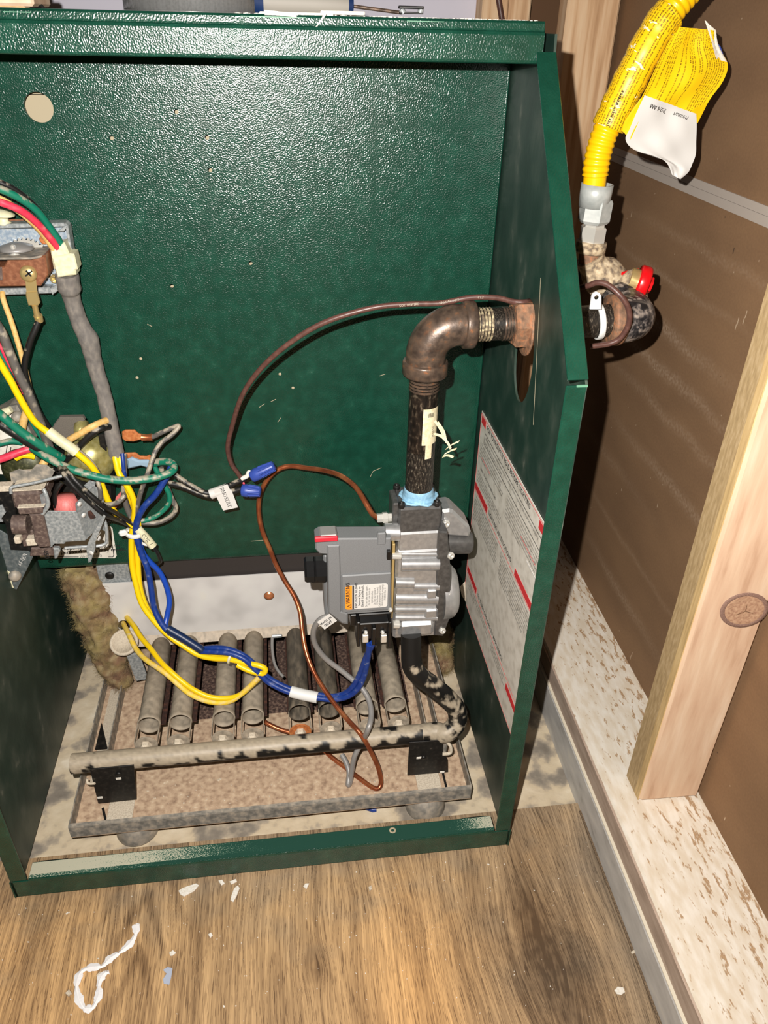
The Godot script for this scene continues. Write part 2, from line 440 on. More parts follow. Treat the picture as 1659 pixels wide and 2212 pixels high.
	M.insul = mottled([[0.0, c8(84, 64, 50)], [0.3, c8(124, 94, 72)], [0.5, c8(142, 116, 80)], [0.65, c8(160, 138, 80)], [0.8, c8(174, 156, 98)], [1.0, c8(190, 176, 138)]], 0.03, 6.0, 1.0, 0.0, 50, 6, rough_n, 0.12)
	M.nut_blue = plain(c8(52, 76, 160), 0.4)
	M.lavender = plain(c8(216, 214, 228), 0.8)
	M.dim_wall = plain(c8(104, 84, 64), 0.9)
	M.hole_beige = plain(c8(176, 164, 138), 0.9)
	M.white_scrap = mottled([[0.0, c8(214, 206, 190)], [0.5, c8(230, 226, 216)], [1.0, c8(240, 238, 234)]], 0.05, 12.0, 0.8, 0.0, 51, 3)
	M.paint_strip = plain(c8(240, 239, 240), 0.6)
	M.yellow_hose = plain(c8(250, 194, 10), 0.32)
	M.wood = mottled([[0.0, c8(178, 138, 100)], [0.4, c8(212, 174, 134)], [0.6, c8(222, 188, 150)], [1.0, c8(232, 204, 168)]], 0.012, Vector3(12, 0.7, 12), 0.75, 0.0, 52, 5, fine, 0.006)
	M.wood_pink = mottled([[0.0, c8(188, 152, 124)], [0.3, c8(210, 178, 150)], [0.6, c8(218, 190, 162)], [1.0, c8(228, 206, 182)]], 0.010, Vector3(9, 1.2, 9), 0.75, 0.0, 53, 5, rough_n, 0.012)
	M.wood_tan = mottled([[0.0, c8(158, 134, 96)], [0.5, c8(180, 154, 112)], [1.0, c8(200, 176, 138)]], 0.03, Vector3(16, 3, 16), 0.8, 0.0, 67, 6)
	M.knot_ring = mottled([[0.0, c8(104, 78, 68)], [0.5, c8(134, 106, 94)], [1.0, c8(164, 136, 120)]], 0.04, 30.0, 0.8, 0.0, 68, 5)
	M.wood_gold = mottled([[0.0, c8(178, 150, 104)], [0.4, c8(202, 172, 120)], [0.7, c8(212, 182, 130)], [1.0, c8(224, 198, 148)]], 0.02, Vector3(20, 1.6, 20), 0.75, 0.0, 54, 5)
	M.knot = mottled([[0.0, c8(140, 104, 84)], [0.4, c8(172, 136, 110)], [0.7, c8(186, 152, 124)], [1.0, c8(202, 170, 142)]], 0.02, 22.0, 0.8, 0.0, 55, 6)
	M.kraft = mottled([[0.0, c8(112, 84, 56)], [0.45, c8(138, 106, 74)], [0.75, c8(150, 118, 86)], [0.92, c8(158, 130, 102)], [1.0, c8(180, 156, 130)]], 0.02, Vector3(4, 5, 1.6), 0.85, 0.0, 56, 6)
	M.strip = plain(c8(178, 168, 158), 0.85)
	M.sill = mottled([[0.0, c8(150, 118, 84)], [0.16, c8(176, 150, 116)], [0.3, c8(206, 188, 160)], [0.42, c8(226, 216, 198)], [0.8, c8(234, 228, 216)], [1.0, c8(240, 236, 228)]], 0.016, Vector3(7, 7, 3.5), 0.9, 0.0, 57, 6, rough_n, 0.06)
	M.sill_bare = mottled([[0.0, c8(160, 140, 124)], [0.5, c8(182, 162, 146)], [1.0, c8(196, 178, 162)]], 0.02, Vector3(9, 9, 1.5), 0.85, 0.0, 58, 5)
	M.base_paint = mottled([[0.0, c8(150, 148, 144)], [0.3, c8(190, 188, 184)], [0.7, c8(204, 202, 198)], [1.0, c8(216, 212, 202)]], 0.015, Vector3(5, 5, 2), 0.6, 0.0, 59, 5)
	M.base_edge = plain(c8(222, 214, 194), 0.7)
	M.dirt = mottled([[0.0, c8(70, 58, 44)], [0.5, c8(110, 92, 72)], [1.0, c8(150, 128, 102)]], 0.05, 14.0, 0.95, 0.0, 60, 4)

func print_lines(bg: Color, ink: Color, w: int, h: int, pitch: int, sd: int, blank := 0.0, worn := 0.0) -> ImageTexture:
	# rows of print too small to read
	var im := Image.create(w, h, true, Image.FORMAT_RGB8)
	im.fill(bg)
	var r := RandomNumberGenerator.new()
	r.seed = sd
	for y in range(2, h - pitch, pitch):
		var x := 3
		if r.randf() < blank: continue
		while x < w - 4:
			var wl := r.randi_range(5, 26)
			for k in range(x, mini(x + wl, w - 2), 2):
				im.fill_rect(Rect2i(k, y + r.randi_range(0, 1), 1 + r.randi_range(0, 1), int(pitch * 0.5)), ink.lerp(bg, r.randf() * 0.5))
			x += wl + 5
			if r.randf() < 0.03: break
	if worn > 0.0:
		var n := FastNoiseLite.new()
		n.seed = sd; n.frequency = 0.02; n.fractal_octaves = 4
		for y in h:
			for x in w:
				if n.get_noise_2d(x, y * 0.5) > worn: im.set_pixel(x, y, Color8(238, 228, 200))
	im.generate_mipmaps()
	return ImageTexture.create_from_image(im)

func sill_texture() -> ImageTexture:
	# white paint scraped to brown wood, worst along the wall side (u = 1)
	var w := 256
	var h := 1536
	var n := FastNoiseLite.new()
	n.seed = 21; n.frequency = 0.045; n.fractal_octaves = 5
	var n2 := FastNoiseLite.new()
	n2.seed = 22; n2.frequency = 0.2; n2.fractal_octaves = 3
	var by := PackedByteArray()
	by.resize(w * h * 3)
	for j in h:
		for i in w:
			var u := float(i) / w
			var a := n.get_noise_2d(i * 1.0, j * 0.55) + 0.35 * n2.get_noise_2d(i, j * 0.6)
			var wear := a + clampf((u - 0.35) * 0.42, -0.2, 0.24) - 0.36
			var t := clampf(wear * 5.0, 0.0, 1.0)
			var c := Color8(236, 230, 218).lerp(Color8(222, 210, 190), clampf(0.5 + n.get_noise_2d(j * 0.4, i * 0.7) * 1.2, 0, 1))
			c = c.lerp(Color8(182, 146, 106).lerp(Color8(146, 116, 88), clampf(n2.get_noise_2d(i * 2.0, j) + 0.4, 0, 1)), t * 0.85)
			var o := (j * w + i) * 3
			by[o] = int(c.r * 255); by[o + 1] = int(c.g * 255); by[o + 2] = int(c.b * 255)
	return ImageTexture.create_from_image(Image.create_from_data(w, h, false, Image.FORMAT_RGB8, by))

func kraft_texture() -> ImageTexture:
	# brown paper back of drywall, z -0.7..0.5 across and y 0..1.2 up, with faint rubbed streaks along the sheet
	var w := 1024
	var h := 1024
	var n := FastNoiseLite.new()
	n.seed = 31; n.frequency = 0.012; n.fractal_octaves = 4
	var n2 := FastNoiseLite.new()
	n2.seed = 32; n2.frequency = 0.35; n2.fractal_octaves = 2
	var by := PackedByteArray()
	by.resize(w * h * 3)
	var r := RandomNumberGenerator.new()
	r.seed = 33
	var streaks := []
	for y in [0.625, 0.575, 0.52, 0.475, 0.43, 0.36, 0.30, 0.22, 0.15]:
		streaks.push_back([y, r.randf_range(-0.5, -0.2), r.randf_range(0.12, 0.34), r.randf_range(0.004, 0.009), r.randf_range(0.35, 1.0)])
	for j in h:
		var y := 1.2 * (1.0 - float(j) / h)
		for i in w:
			var z := -0.7 + 1.2 * i / w
			var t := 0.5 + 0.35 * n.get_noise_2d(i * 0.5, j * 1.2) + 0.22 * n2.get_noise_2d(i, j)
			var c := Color8(118, 90, 64).lerp(Color8(146, 114, 82), clampf(t, 0, 1))
			for s in streaks:
				var d: float = (y - s[0] + 0.006 * n.get_noise_2d(i, s[0] * 900.0)) / s[3]
				if absf(d) < 2.5:
					var e: float = exp(-d * d) * clampf(1.2 - absf(z - s[1]) / s[2], 0.0, 1.0) * s[4] * (0.65 + 0.8 * n2.get_noise_2d(i * 0.6, j * 0.6))
					c = c.lerp(Color8(196, 176, 156), clampf(e * 0.55, 0.0, 0.6))
			var o := (j * w + i) * 3
			by[o] = int(c.r * 255); by[o + 1] = int(c.g * 255); by[o + 2] = int(c.b * 255)
	for k in 260:
		var x := r.randi_range(2, w - 4)
		var y := r.randi_range(2, h - 12)
		var l := 1 if r.randf() < 0.8 else r.randi_range(4, 12)
		var dk := r.randf() < 0.35
		for m in l:
			var o := ((y + m) * w + x - (m / 6)) * 3
			by[o] = 60 if dk else 206; by[o + 1] = 46 if dk else 186; by[o + 2] = 34 if dk else 160
	return ImageTexture.create_from_image(Image.create_from_data(w, h, false, Image.FORMAT_RGB8, by))

func rail_texture() -> ImageTexture:
	# dust lying along the bottom rail, thick at both ends
	var w := 1536
	var h := 64
	var n := FastNoiseLite.new()
	n.seed = 41; n.frequency = 0.16; n.fractal_octaves = 4
	var by := PackedByteArray()
	by.resize(w * h * 3)
	for j in h:
		for i in w:
			var x := 0.56 * i / w
			var d := maxf(smoothstep(0.34, 0.05, x + 0.03 * n.get_noise_2d(i * 0.06, j * 0.2)), smoothstep(0.47, 0.56, x)) - 0.05
			if j > 50: d -= 0.5
			var t := clampf((n.get_noise_2d(i, j * 1.3) * 0.75 + d * 1.25 - 0.42) * 2.6, 0.0, 1.0)
			var c := Color8(17, 66, 53).lerp(Color8(206, 200, 178), t * 0.9)
			var o := (j * w + i) * 3
			by[o] = int(c.r * 255); by[o + 1] = int(c.g * 255); by[o + 2] = int(c.b * 255)
	return ImageTexture.create_from_image(Image.create_from_data(w, h, false, Image.FORMAT_RGB8, by))

func floor_texture() -> ImageTexture:
	# oak laminate, x -0.1..0.72 m across, z -0.06..0.34 m down the picture
	var w := 2048
	var h := 720
	var a := FastNoiseLite.new()
	a.seed = 7; a.frequency = 1.0; a.fractal_octaves = 3
	var b := FastNoiseLite.new()
	b.seed = 8; b.frequency = 1.0; b.fractal_octaves = 2
	var bytes := PackedByteArray()
	bytes.resize(w * h * 3)
	var knots := [[Vector3(0.5678, -0.006, 0.1386), 0.045, 0.085, 1.0], [Vector3(0.3263, -0.006, 0.1121), 0.014, 0.022, 0.6]]
	var vee: Vector3 = Vector3(0.1395, -0.006, 0.099)
	var gold: Vector3 = Vector3(0.4242, -0.006, 0.1557)
	for j in h:
		var z := -0.06 + 0.40 * j / h
		for i in w:
			var x := -0.1 + 0.82 * i / w
			var gx := x + 0.012 * a.get_noise_2d(x * 6.0, z * 2.2)
			var dark := 0.0
			for k in knots:
				var dx: float = (gx - k[0].x) / k[1]
				var dz: float = (z - k[0].z) / k[2]
				var e := exp(-dx * dx - dz * dz)
				gx -= k[1] * dx * e * 0.75
				dark += e * k[3] * (0.75 + 0.5 * a.get_noise_2d(x * 90.0, z * 50.0))
			var s := b.get_noise_2d(gx * 820.0, z * 14.0)
			var s2 := b.get_noise_2d(gx * 210.0 + 40.0, z * 5.0)
			var br := a.get_noise_2d(gx * 22.0 + 9.0, z * 3.0)
			var t := 0.63 + 0.22 * s + 0.22 * s2 + 0.26 * br
			var vx := (x - vee.x) / 0.075
			if absf(vx) < 1.2:
				var vz := (vee.z - z) / 0.16
				var win := exp(-vx * vx * 2.2) * clampf(1.2 - absf(vz - 0.3), 0.0, 1.0)
				t -= win * 0.3 * maxf(0.0, sin((vz * 1.5 + absf(vx) * 1.6) * 9.0 + 2.0 * br))
			var f := b.get_noise_2d(gx * 700.0 + 7.0, z * 26.0)
			if f > 0.30: t -= minf(0.36, (f - 0.30) * 2.2)
			t -= 0.6 * dark
			t = clampf(t, 0.0, 1.0)
			var c := Color8(98, 75, 53).lerp(Color8(226, 189, 139), t)
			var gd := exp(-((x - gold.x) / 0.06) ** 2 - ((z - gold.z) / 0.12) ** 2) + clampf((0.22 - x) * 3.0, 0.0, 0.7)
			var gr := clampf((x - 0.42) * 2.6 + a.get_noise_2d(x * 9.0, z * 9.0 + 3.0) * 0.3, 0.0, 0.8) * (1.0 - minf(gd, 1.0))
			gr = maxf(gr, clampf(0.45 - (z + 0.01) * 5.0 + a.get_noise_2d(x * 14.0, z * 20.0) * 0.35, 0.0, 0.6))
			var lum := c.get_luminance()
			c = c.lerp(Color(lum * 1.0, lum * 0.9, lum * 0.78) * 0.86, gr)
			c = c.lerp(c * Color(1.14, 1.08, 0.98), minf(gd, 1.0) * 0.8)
			var o := (j * w + i) * 3
			bytes[o] = int(clampf(c.r, 0, 1) * 255); bytes[o + 1] = int(clampf(c.g, 0, 1) * 255); bytes[o + 2] = int(clampf(c.b, 0, 1) * 255)
	var im := Image.create_from_data(w, h, false, Image.FORMAT_RGB8, bytes)
	return ImageTexture.create_from_image(im)

func _ready() -> void:
	# ---------- camera, surroundings, lights
	var cam := Camera3D.new()
	cam.name = "camera"
	cam.position = Vector3(0.32277, 0.82842, 0.53952)
	cam.rotation = Vector3(-0.56674, -0.14369, 0.02530)
	cam.fov = 67.0816
	cam.near = 0.02
	cam.far = 30.0
	add_child(cam)
	cam.current = true
	var env := Environment.new()
	env.background_mode = Environment.BG_COLOR
	env.background_color = Color(0.05, 0.045, 0.04)
	env.tonemap_mode = Environment.TONE_MAPPER_LINEAR
	env.tonemap_exposure = 1.0
	env.sdfgi_enabled = true
	env.ssao_enabled = true
	env.ssil_enabled = true
	var we := WorldEnvironment.new()
	we.name = "surroundings"
	we.environment = env
	add_child(we)
	# the phone's flash: a small bright square beside the lens
	var flash := AreaLight3D.new()
	flash.name = "phone_flash"
	flash.position = Vector3(0.2893, 0.8631, 0.5124)
	flash.rotation = cam.rotation
	flash.area_size = Vector2(0.007, 0.007)
	flash.area_normalize_energy = true
	flash.light_energy = 1.36
	flash.light_color = Color(1.0, 0.975, 0.945)
	flash.area_range = 12.0
	flash.area_attenuation = 2.0
	flash.shadow_enabled = true
	add_child(flash)
	rng.seed = 11
	make_materials()
	room()
	cabinet()
	burners()
	gas_train()
	hose()
	electrics()
	wiring()
	clutter()

# ---------- the room
func struct(called: String, mb: MB, m: Material, turn := 0.0) -> MeshInstance3D:
	var o := MeshInstance3D.new()
	o.name = called
	o.mesh = mb.commit()
	o.mesh.surface_set_material(0, m)
	o.rotation.y = turn
	add_child(o)
	o.set_meta("kind", "structure")
	return o

func room() -> void:
	var fl := MB.new()
	fl.box(Vector3(-0.9, -0.032, 0.9), Vector3(3.5, 0.04, 3.6))
	var f := struct("floor", fl, M.concrete)
	var top := MB.new()
	# the grain picture covers 0.82 x 0.40 m and is laid again, mirrored, beyond
	var U := func(x: float, z: float, fx: bool, fz: bool) -> Vector2:
		var u := (x + 0.1) / 0.82
		var w := (z + 0.06) / 0.40
		return Vector2(-u if fx else u, 2.0 - w if fz else w)
	for ix in 4:
		var x1 := minf(0.669, 0.72 - 0.82 * ix)
		var x0 := maxf(-2.55, 0.72 - 0.82 * (ix + 1))
		for iz in 7:
			var z0 := maxf(-0.051, -0.06 + 0.40 * iz)
			var z1 := minf(2.55, -0.06 + 0.40 * (iz + 1))
			var fx := ix % 2 == 1
			var fz := iz % 2 == 1
			top.q4(Vector3(x0, FY, z0), Vector3(x1, FY, z0), Vector3(x1, FY, z1), Vector3(x0, FY, z1), Vector3(0, -1, 0), U.call(x0, z0, fx, fz), U.call(x1, z0, fx, fz), U.call(x1, z1, fx, fz), U.call(x0, z1, fx, fz))
	top.q4(Vector3(-2.55, FY, -0.051), Vector3(0.669, FY, -0.051), Vector3(0.669, -0.0118, -0.051), Vector3(-2.55, -0.0118, -0.051), Vector3(0, 0, 1), Vector2(0, 0.02), Vector2(2.7, 0.02), Vector2(2.7, 0.03), Vector2(0, 0.03))
	var lam := plain(Color.WHITE, 0.42)
	lam.albedo_texture = floor_texture()
	lam.heightmap_enabled = true
	lam.heightmap_texture = lam.albedo_texture
	lam.heightmap_scale = 0.03
	part("laminate", top, lam, f)
	# right wall: studs on a painted sill, with the brown paper backs of the far room's drywall behind them
	var yaw := -0.0174
	var kraft := plain(Color.WHITE, 0.85)
	kraft.albedo_texture = kraft_texture()
	var sheet := MB.new().box(Vector3(0.784, 0.374, 0.9), Vector3(0.012, 0.612, 3.6))
	for i in sheet.v.size(): sheet.uv[i] = Vector2((sheet.v[i].z + 0.7) / 1.2, 1.0 - sheet.v[i].y / 1.2)
	var wr := struct("wall_right", sheet, kraft, yaw)
	var sheet2 := MB.new().box(Vector3(0.784, 1.54, 0.9), Vector3(0.012, 1.704, 3.6))
	for i in sheet2.v.size(): sheet2.uv[i] = Vector2((sheet2.v[i].z + 0.7) / 1.2, 1.0 - sheet2.v[i].y / 1.2)
	part("drywall_panel", sheet2, kraft, wr)
	part("joint_strip", MB.new().box(Vector3(0.7785, 0.6765, 0.9), Vector3(0.003, 0.009, 3.6)), M.strip, wr)
	part("joint_strip", MB.new().box(Vector3(0.7782, 0.6855, 0.9), Vector3(0.0036, 0.008, 3.6)), M.strip, wr)
	part("outer_sheet", MB.new().box(Vector3(0.796, 1.2, 0.9), Vector3(0.012, 2.45, 3.6)), M.lavender, wr)
	for zz in [[-0.034, 0.004, "wood_pink"], [-0.664, -0.626, "wood"], [0.60, 0.638, "wood_pink"], [1.23, 1.268, "wood"]]:
		var st := MB.new().box(Vector3(0.7375, 1.235, (zz[0] + zz[1]) * 0.5), Vector3(0.071, 2.31, 0.038), 0.003)
		var so := part("stud", st, M[zz[2]], wr)
		if zz[0] == -0.034:
			# the sawn narrow face is yellower than the planed one
			part("stud_face", MB.new().box(Vector3(0.7019, 1.235, -0.0205), Vector3(0.001, 2.31, 0.024)), M.wood_tan, so)
			part("stud_edge", MB.new().box(Vector3(0.7019, 1.235, -0.0035), Vector3(0.001, 2.31, 0.010)), M.wood_gold, so)
			var kc := Vector3(0.7495, 0.3593, 0.0041)
			var kb := Basis(Vector3.BACK, -0.42) * Basis(Vector3(1, 0, 0), Vector3(0, 0, 1), Vector3(0, -0.80, 0))
			part("knot", MB.new().lathe(Transform3D(kb, kc), [Vector2(0.0235, -0.0005), Vector2(0.0215, 0.0003), Vector2(0.0175, 0.0004), Vector2(0.0165, 0.0002), Vector2(0.011, 0.0005), Vector2(0.0, 0.0005)], 32), M.knot, so)
			part("knot_ring", MB.new().lathe(Transform3D(kb, kc), [Vector2(0.0262, -0.0005), Vector2(0.0258, 0.0004), Vector2(0.0215, 0.0006), Vector2(0.0205, 0.0)], 32), M.knot_ring, so)
			for q in [[Vector3(0.750, 0.3655, 0.0047), Vector3(0.7505, 0.3585, 0.0047)], [Vector3(0.7505, 0.3585, 0.0047), Vector3(0.742, 0.3545, 0.0047)], [Vector3(0.7505, 0.3585, 0.0047), Vector3(0.759, 0.3555, 0.0047)]]:
				part("knot_crack", MB.new().tube(q, 0.0003, 5), M.shade_brown, so)
	# the sill with its scraped white paint and the trim in front of it
	var sill := MB.new().prism([Vector2(0.672, -0.012), Vector2(0.778, -0.012), Vector2(0.778, 0.077), Vector2(0.6745, 0.077), Vector2(0.672, 0.0745)], Transform3D(Basis.IDENTITY, Vector3(0, 0, 2.6)), 3.4)
	for i in sill.v.size(): sill.uv[i] = Vector2((sill.v[i].x - 0.672) / 0.106, (sill.v[i].z + 0.7) / 1.1)
	var paint := plain(Color.WHITE, 0.85)
	paint.albedo_texture = sill_texture()
	paint.heightmap_enabled = true
	paint.heightmap_texture = paint.albedo_texture
	paint.heightmap_scale = 0.04
	var t1 := struct("trim_1", sill, paint, yaw)
	part("bare_edge", MB.new().box(Vector3(0.6708, 0.058, 0.9), Vector3(0.0024, 0.031, 3.4)), M.sill_bare, t1)
	var bb := MB.new().prism([Vector2(0.6655, -0.012), Vector2(0.671, -0.012), Vector2(0.671, 0.0445), Vector2(0.6665, 0.0435), Vector2(0.6655, 0.0415)], Transform3D(Basis.IDENTITY, Vector3(0, 0, 2.6)), 3.4)
	var bo := struct("baseboard_right", bb, M.base_paint, yaw)
	part("painted_edge", MB.new().box(Vector3(0.6685, 0.0448, 0.9), Vector3(0.005, 0.0012, 3.4)), M.base_edge, bo)
	part("dirt_line", MB.new().box(Vector3(0.6645, -0.0052, 0.55), Vector3(0.003, 0.0018, 1.2)), M.dirt, bo)
	# the rest of the room
	var wb := struct("wall_back", MB.new().box(Vector3(-1.0, 1.2, -0.79), Vector3(3.26, 2.45, 0.1)), M.lavender)
	part("corner_stud", MB.new().box(Vector3(0.6394, 0.8547, -0.72), Vector3(0.0371, 0.0634, 0.04), 0.002), M.wood, wb)
	part("corner_stud", MB.new().box(Vector3(0.6757, 0.8556, -0.725), Vector3(0.0316, 0.0638, 0.04), 0.002), M.wood, wb)
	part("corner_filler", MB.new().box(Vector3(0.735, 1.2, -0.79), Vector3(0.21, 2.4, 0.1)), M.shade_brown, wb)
	struct("wall_left", MB.new().box(Vector3(-2.6, 1.2, 0.9), Vector3(0.1, 2.45, 3.5)), M.dim_wall)
	struct("wall_front", MB.new().box(Vector3(-0.9, 1.2, 2.6), Vector3(3.4, 2.45, 0.1)), M.dim_wall)
	struct("ceiling", MB.new().box(Vector3(-0.9, 2.45, 0.9), Vector3(3.5, 0.06, 3.6)), M.dim_wall)
	# a small ceiling lamp behind the photographer gives the faint room light
	var lampo := thing("ceiling_lamp", "round white glowing ceiling lamp behind the photographer", "lamp", Vector3(-0.2, 2.40, 0.4))
	part("housing", MB.new().lathe(Transform3D(Basis.IDENTITY, Vector3(-0.2, 2.39, 0.4)), [Vector2(0.0, 0.0), Vector2(0.11, 0.0), Vector2(0.12, 0.012), Vector2(0.12, 0.03), Vector2(0.0, 0.03)], 32), M.white_plastic, lampo)
	var glow := plain(Color(1, 0.95, 0.85), 0.5)
	glow.emission_enabled = true
	glow.emission = Color(1, 0.86, 0.66)
	glow.emission_energy_multiplier = 0.3
	part("diffuser", MB.new().lathe(Transform3D(Basis.IDENTITY, Vector3(-0.2, 2.372, 0.4)), [Vector2(0.0, 0.0), Vector2(0.06, 0.004), Vector2(0.1, 0.018)], 32), glow, lampo)
	var ll := OmniLight3D.new()
	ll.name = "room_light"
	ll.position = Vector3(-0.2, 2.33, 0.4)
	ll.light_energy = 0.008
	ll.light_color = Color(1.0, 0.84, 0.64)
	ll.light_size = 0.1
	ll.omni_range = 8.0
	ll.omni_attenuation = 2.0
	ll.shadow_enabled = true
	add_child(ll)

# ---------- the furnace cabinet
func along_x(x0: float) -> Transform3D:
	# a frame whose local x is depth (z) and local y is up; outlines are drawn out towards +x
	return face(Vector3(x0, 0, 0), Vector3(0, 0, 1), Vector3.UP)

func cut(parent: Node3D, at: Vector3, dir: Vector3, r: float, sides := 24, stretch := 1.0) -> void:
	var c := CSGCylinder3D.new()
	c.name = "opening"
	c.radius = r
	c.height = 0.02
	c.sides = sides
	c.material = M.green_side
	c.operation = CSGShape3D.OPERATION_SUBTRACTION
	c.transform = axis(at, dir)
	if stretch != 1.0:
		c.transform = Transform3D(Basis.from_scale(Vector3(1, stretch, 1)), Vector3(0, at.y * (1.0 - stretch), 0)) * c.transform
	parent.add_child(c, true)

func cabinet() -> void:
	var W := 0.56
	var cab := thing("furnace_cabinet", "dark green metal furnace cabinet with its front door removed", "furnace", Vector3(0.28, 0, -0.15))
	var side := [Vector2(0, 0), Vector2(0, 0.591), Vector2(-0.176, 0.807), Vector2(-0.1785, 0.822), Vector2(-0.56, 0.822), Vector2(-0.56, 0)]
	# right side, with the hole the gas pipe comes in by
	var rs := CSGCombiner3D.new()
	rs.name = "side_panel"
	rs.position = -cab.position
	cab.add_child(rs)
	var rp := CSGPolygon3D.new()
	rp.name = "sheet"
	rp.polygon = PackedVector2Array(side)
	rp.depth = 0.0022
	rp.transform = along_x(W - 0.0022)
	rp.material = M.green_side
	rs.add_child(rp)
	cut(rs, Vector3(W, 0.590, -0.156), Vector3.RIGHT, 0.020)
	cut(rs, Vector3(W, 0.553, -0.156), Vector3.RIGHT, 0.029, 32, 1.62)
	part("side_panel", MB.new().prism(side, along_x(0.0), 0.0022), M.green_side, cab)
	for s in 2:
		var x0 := 0.0 if s == 0 else W - 0.0172
		part("front_flange", MB.new().box(Vector3(x0 + 0.0086, 0.309, -0.0012), Vector3(0.0172, 0.561, 0.0026), 0.0009), M.green, cab)
		var d := Vector2(-0.176, 0.216).normalized()
		var n := Vector2(d.y, -d.x) * 0.0012
		var a := Vector2(0, 0.5945) - n * 0.2
		var b := Vector2(-0.176, 0.8085)
		part("upper_flange", MB.new().prism([a + n, b + n, b - n, a - n], along_x(x0), 0.0172, 0.0006), M.green, cab)
	part("bare_metal", MB.new().box(Vector3(W - 0.0045, 0.5895, 0.0002), Vector3(0.009, 0.0018, 0.0012)), M.edge_green, cab)
	for q in [[0.03, -0.03], [0.53, -0.03], [0.03, -0.5], [0.53, -0.5]]:
		part("foot", MB.new().box(Vector3(q[0], -0.005, q[1]), Vector3(0.03, 0.0125 if q[1] < -0.1 else 0.002, 0.03)), M.black_metal, cab)
	# rail across the bottom of the opening
	var rail := MB.new().box(Vector3(W * 0.5, 0.0135, -0.0009), Vector3(W + 0.002, 0.027, 0.0018), 0.0005)
	rail.sheet([Vector2(-0.0205, 0.021), Vector2(-0.0205, 0.0280), Vector2(-0.0195, 0.0285), Vector2(-0.003, 0.0285), Vector2(-0.0012, 0.0279), Vector2(-0.0008, 0.026)], 0.0016, along_x(0.0185), 0.523)
	rail.box(Vector3(W + 0.0006, 0.0135, -0.012), Vector3(0.0012, 0.027, 0.026))
	rail.box(Vector3(-0.0006, 0.0135, -0.012), Vector3(0.0012, 0.027, 0.026))
	part("base_rail", rail, M.green, cab)
	var film := MB.new().box(Vector3(0.28, 0.02945, -0.0108), Vector3(0.5225, 0.0003, 0.0185))
	for i in film.v.size(): film.uv[i] = Vector2(film.v[i].x / 0.56, (film.v[i].z + 0.02) / 0.0185)
	var fm := plain(Color.WHITE, 0.62)
	fm.albedo_texture = rail_texture()
	part("dust_film", film, fm, cab)
	part("screw_hole", MB.new().lathe(Transform3D(Basis.IDENTITY, Vector3(0.4226, 0.0292, -0.0144)), [Vector2(0.0042, -0.0003), Vector2(0.004, 0.0006), Vector2(0.0018, 0.0005), Vector2(0.0016, -0.0005), Vector2(0, -0.0005)], 14), M.hole_beige, cab)
	part("scratch", MB.new().tube([Vector3(0.5578, 0.6358, -0.1363), Vector3(0.5578, 0.572, -0.12), Vector3(0.5578, 0.5052, -0.1031)], 0.0002, 5), M.hole_beige, cab)
	# header over the opening, with its bright rolled edges, and the top
	var hd := MB.new().sheet([Vector2(-0.19, 0.8015), Vector2(-0.1772, 0.8012), Vector2(-0.1763, 0.8018), Vector2(-0.176, 0.8032), Vector2(-0.1762, 0.8205), Vector2(-0.1770, 0.8222), Vector2(-0.1784, 0.8230), Vector2(-0.1788, 0.8245), Vector2(-0.1792, 0.8285), Vector2(-0.1805, 0.8298), Vector2(-0.184, 0.830), Vector2(-0.56, 0.8288)], 0.0014, along_x(0.001), 0.5475)
	part("header", hd, M.green, cab)
	for q in [[0.33, 0.8288, 0.05], [0.45, 0.8284, 0.03], [0.14, 0.8278, 0.02]]:
		part("worn_paint", MB.new().box(Vector3(q[0], q[1], -0.1783), Vector3(q[2], 0.0006, 0.0008)), M.edge_green, cab)
	# back wall of the control bay
	var bp := CSGCombiner3D.new()
	bp.name = "back_panel"
	bp.position = -cab.position
	cab.add_child(bp)
	var pl := CSGPolygon3D.new()
	pl.name = "sheet"
	pl.polygon = PackedVector2Array([Vector2(-0.298, 0.2375), Vector2(-0.2984, 0.2335), Vector2(-0.2998, 0.2305), Vector2(-0.3020, 0.2286), Vector2(-0.305, 0.228), Vector2(-0.318, 0.228), Vector2(-0.318, 0.2296), Vector2(-0.3052, 0.2296), Vector2(-0.3032, 0.2300), Vector2(-0.3010, 0.2318), Vector2(-0.3000, 0.2340), Vector2(-0.2996, 0.2375), Vector2(-0.2996, 0.825), Vector2(-0.298, 0.825)])
	pl.depth = 0.5505
	pl.transform = along_x(0.0045)
	pl.material = M.green
	bp.add_child(pl)
	cut(bp, Vector3(0.1122, 0.7537, -0.298), Vector3.BACK, 0.0128, 28)
	for h in [Vector3(0.236, 0.7515, -0.298), Vector3(0.173, 0.7285, -0.298), Vector3(0.2622, 0.7295, -0.298), Vector3(0.2624, 0.7005, -0.298), Vector3(0.2952, 0.6095, -0.298), Vector3(0.2115, 0.587, -0.298)]:
		cut(bp, h, Vector3.BACK, 0.0022, 10)
	var edge := MB.new().tube([Vector3(0.5552, 0.24, -0.2995), Vector3(0.5552, 0.81, -0.2995)], 0.0019, 10)
	part("panel_edge", edge, M.green, cab)
	part("insulation_board", MB.new().box(Vector3(0.28, 0.51, -0.322), Vector3(0.55, 0.505, 0.012)), M.hole_beige, cab)
	part("insulation_board", MB.new().box(Vector3(0.28, 0.791, -0.326), Vector3(0.55, 0.056, 0.012)), M.hole_beige, cab)
	for h in [Vector3(0.1683, 0.5075, -0.298), Vector3(0.1611, 0.4853, -0.298), Vector3(0.3198, 0.4846, -0.298), Vector3(0.3338, 0.4671, -0.298)]:
		part("paint_chip", MB.new().lathe(axis(h, Vector3.BACK), [Vector2(0.0019, -0.0003), Vector2(0.0016, 0.0004), Vector2(0, 0.0006)], 8), M.hole_beige, cab)
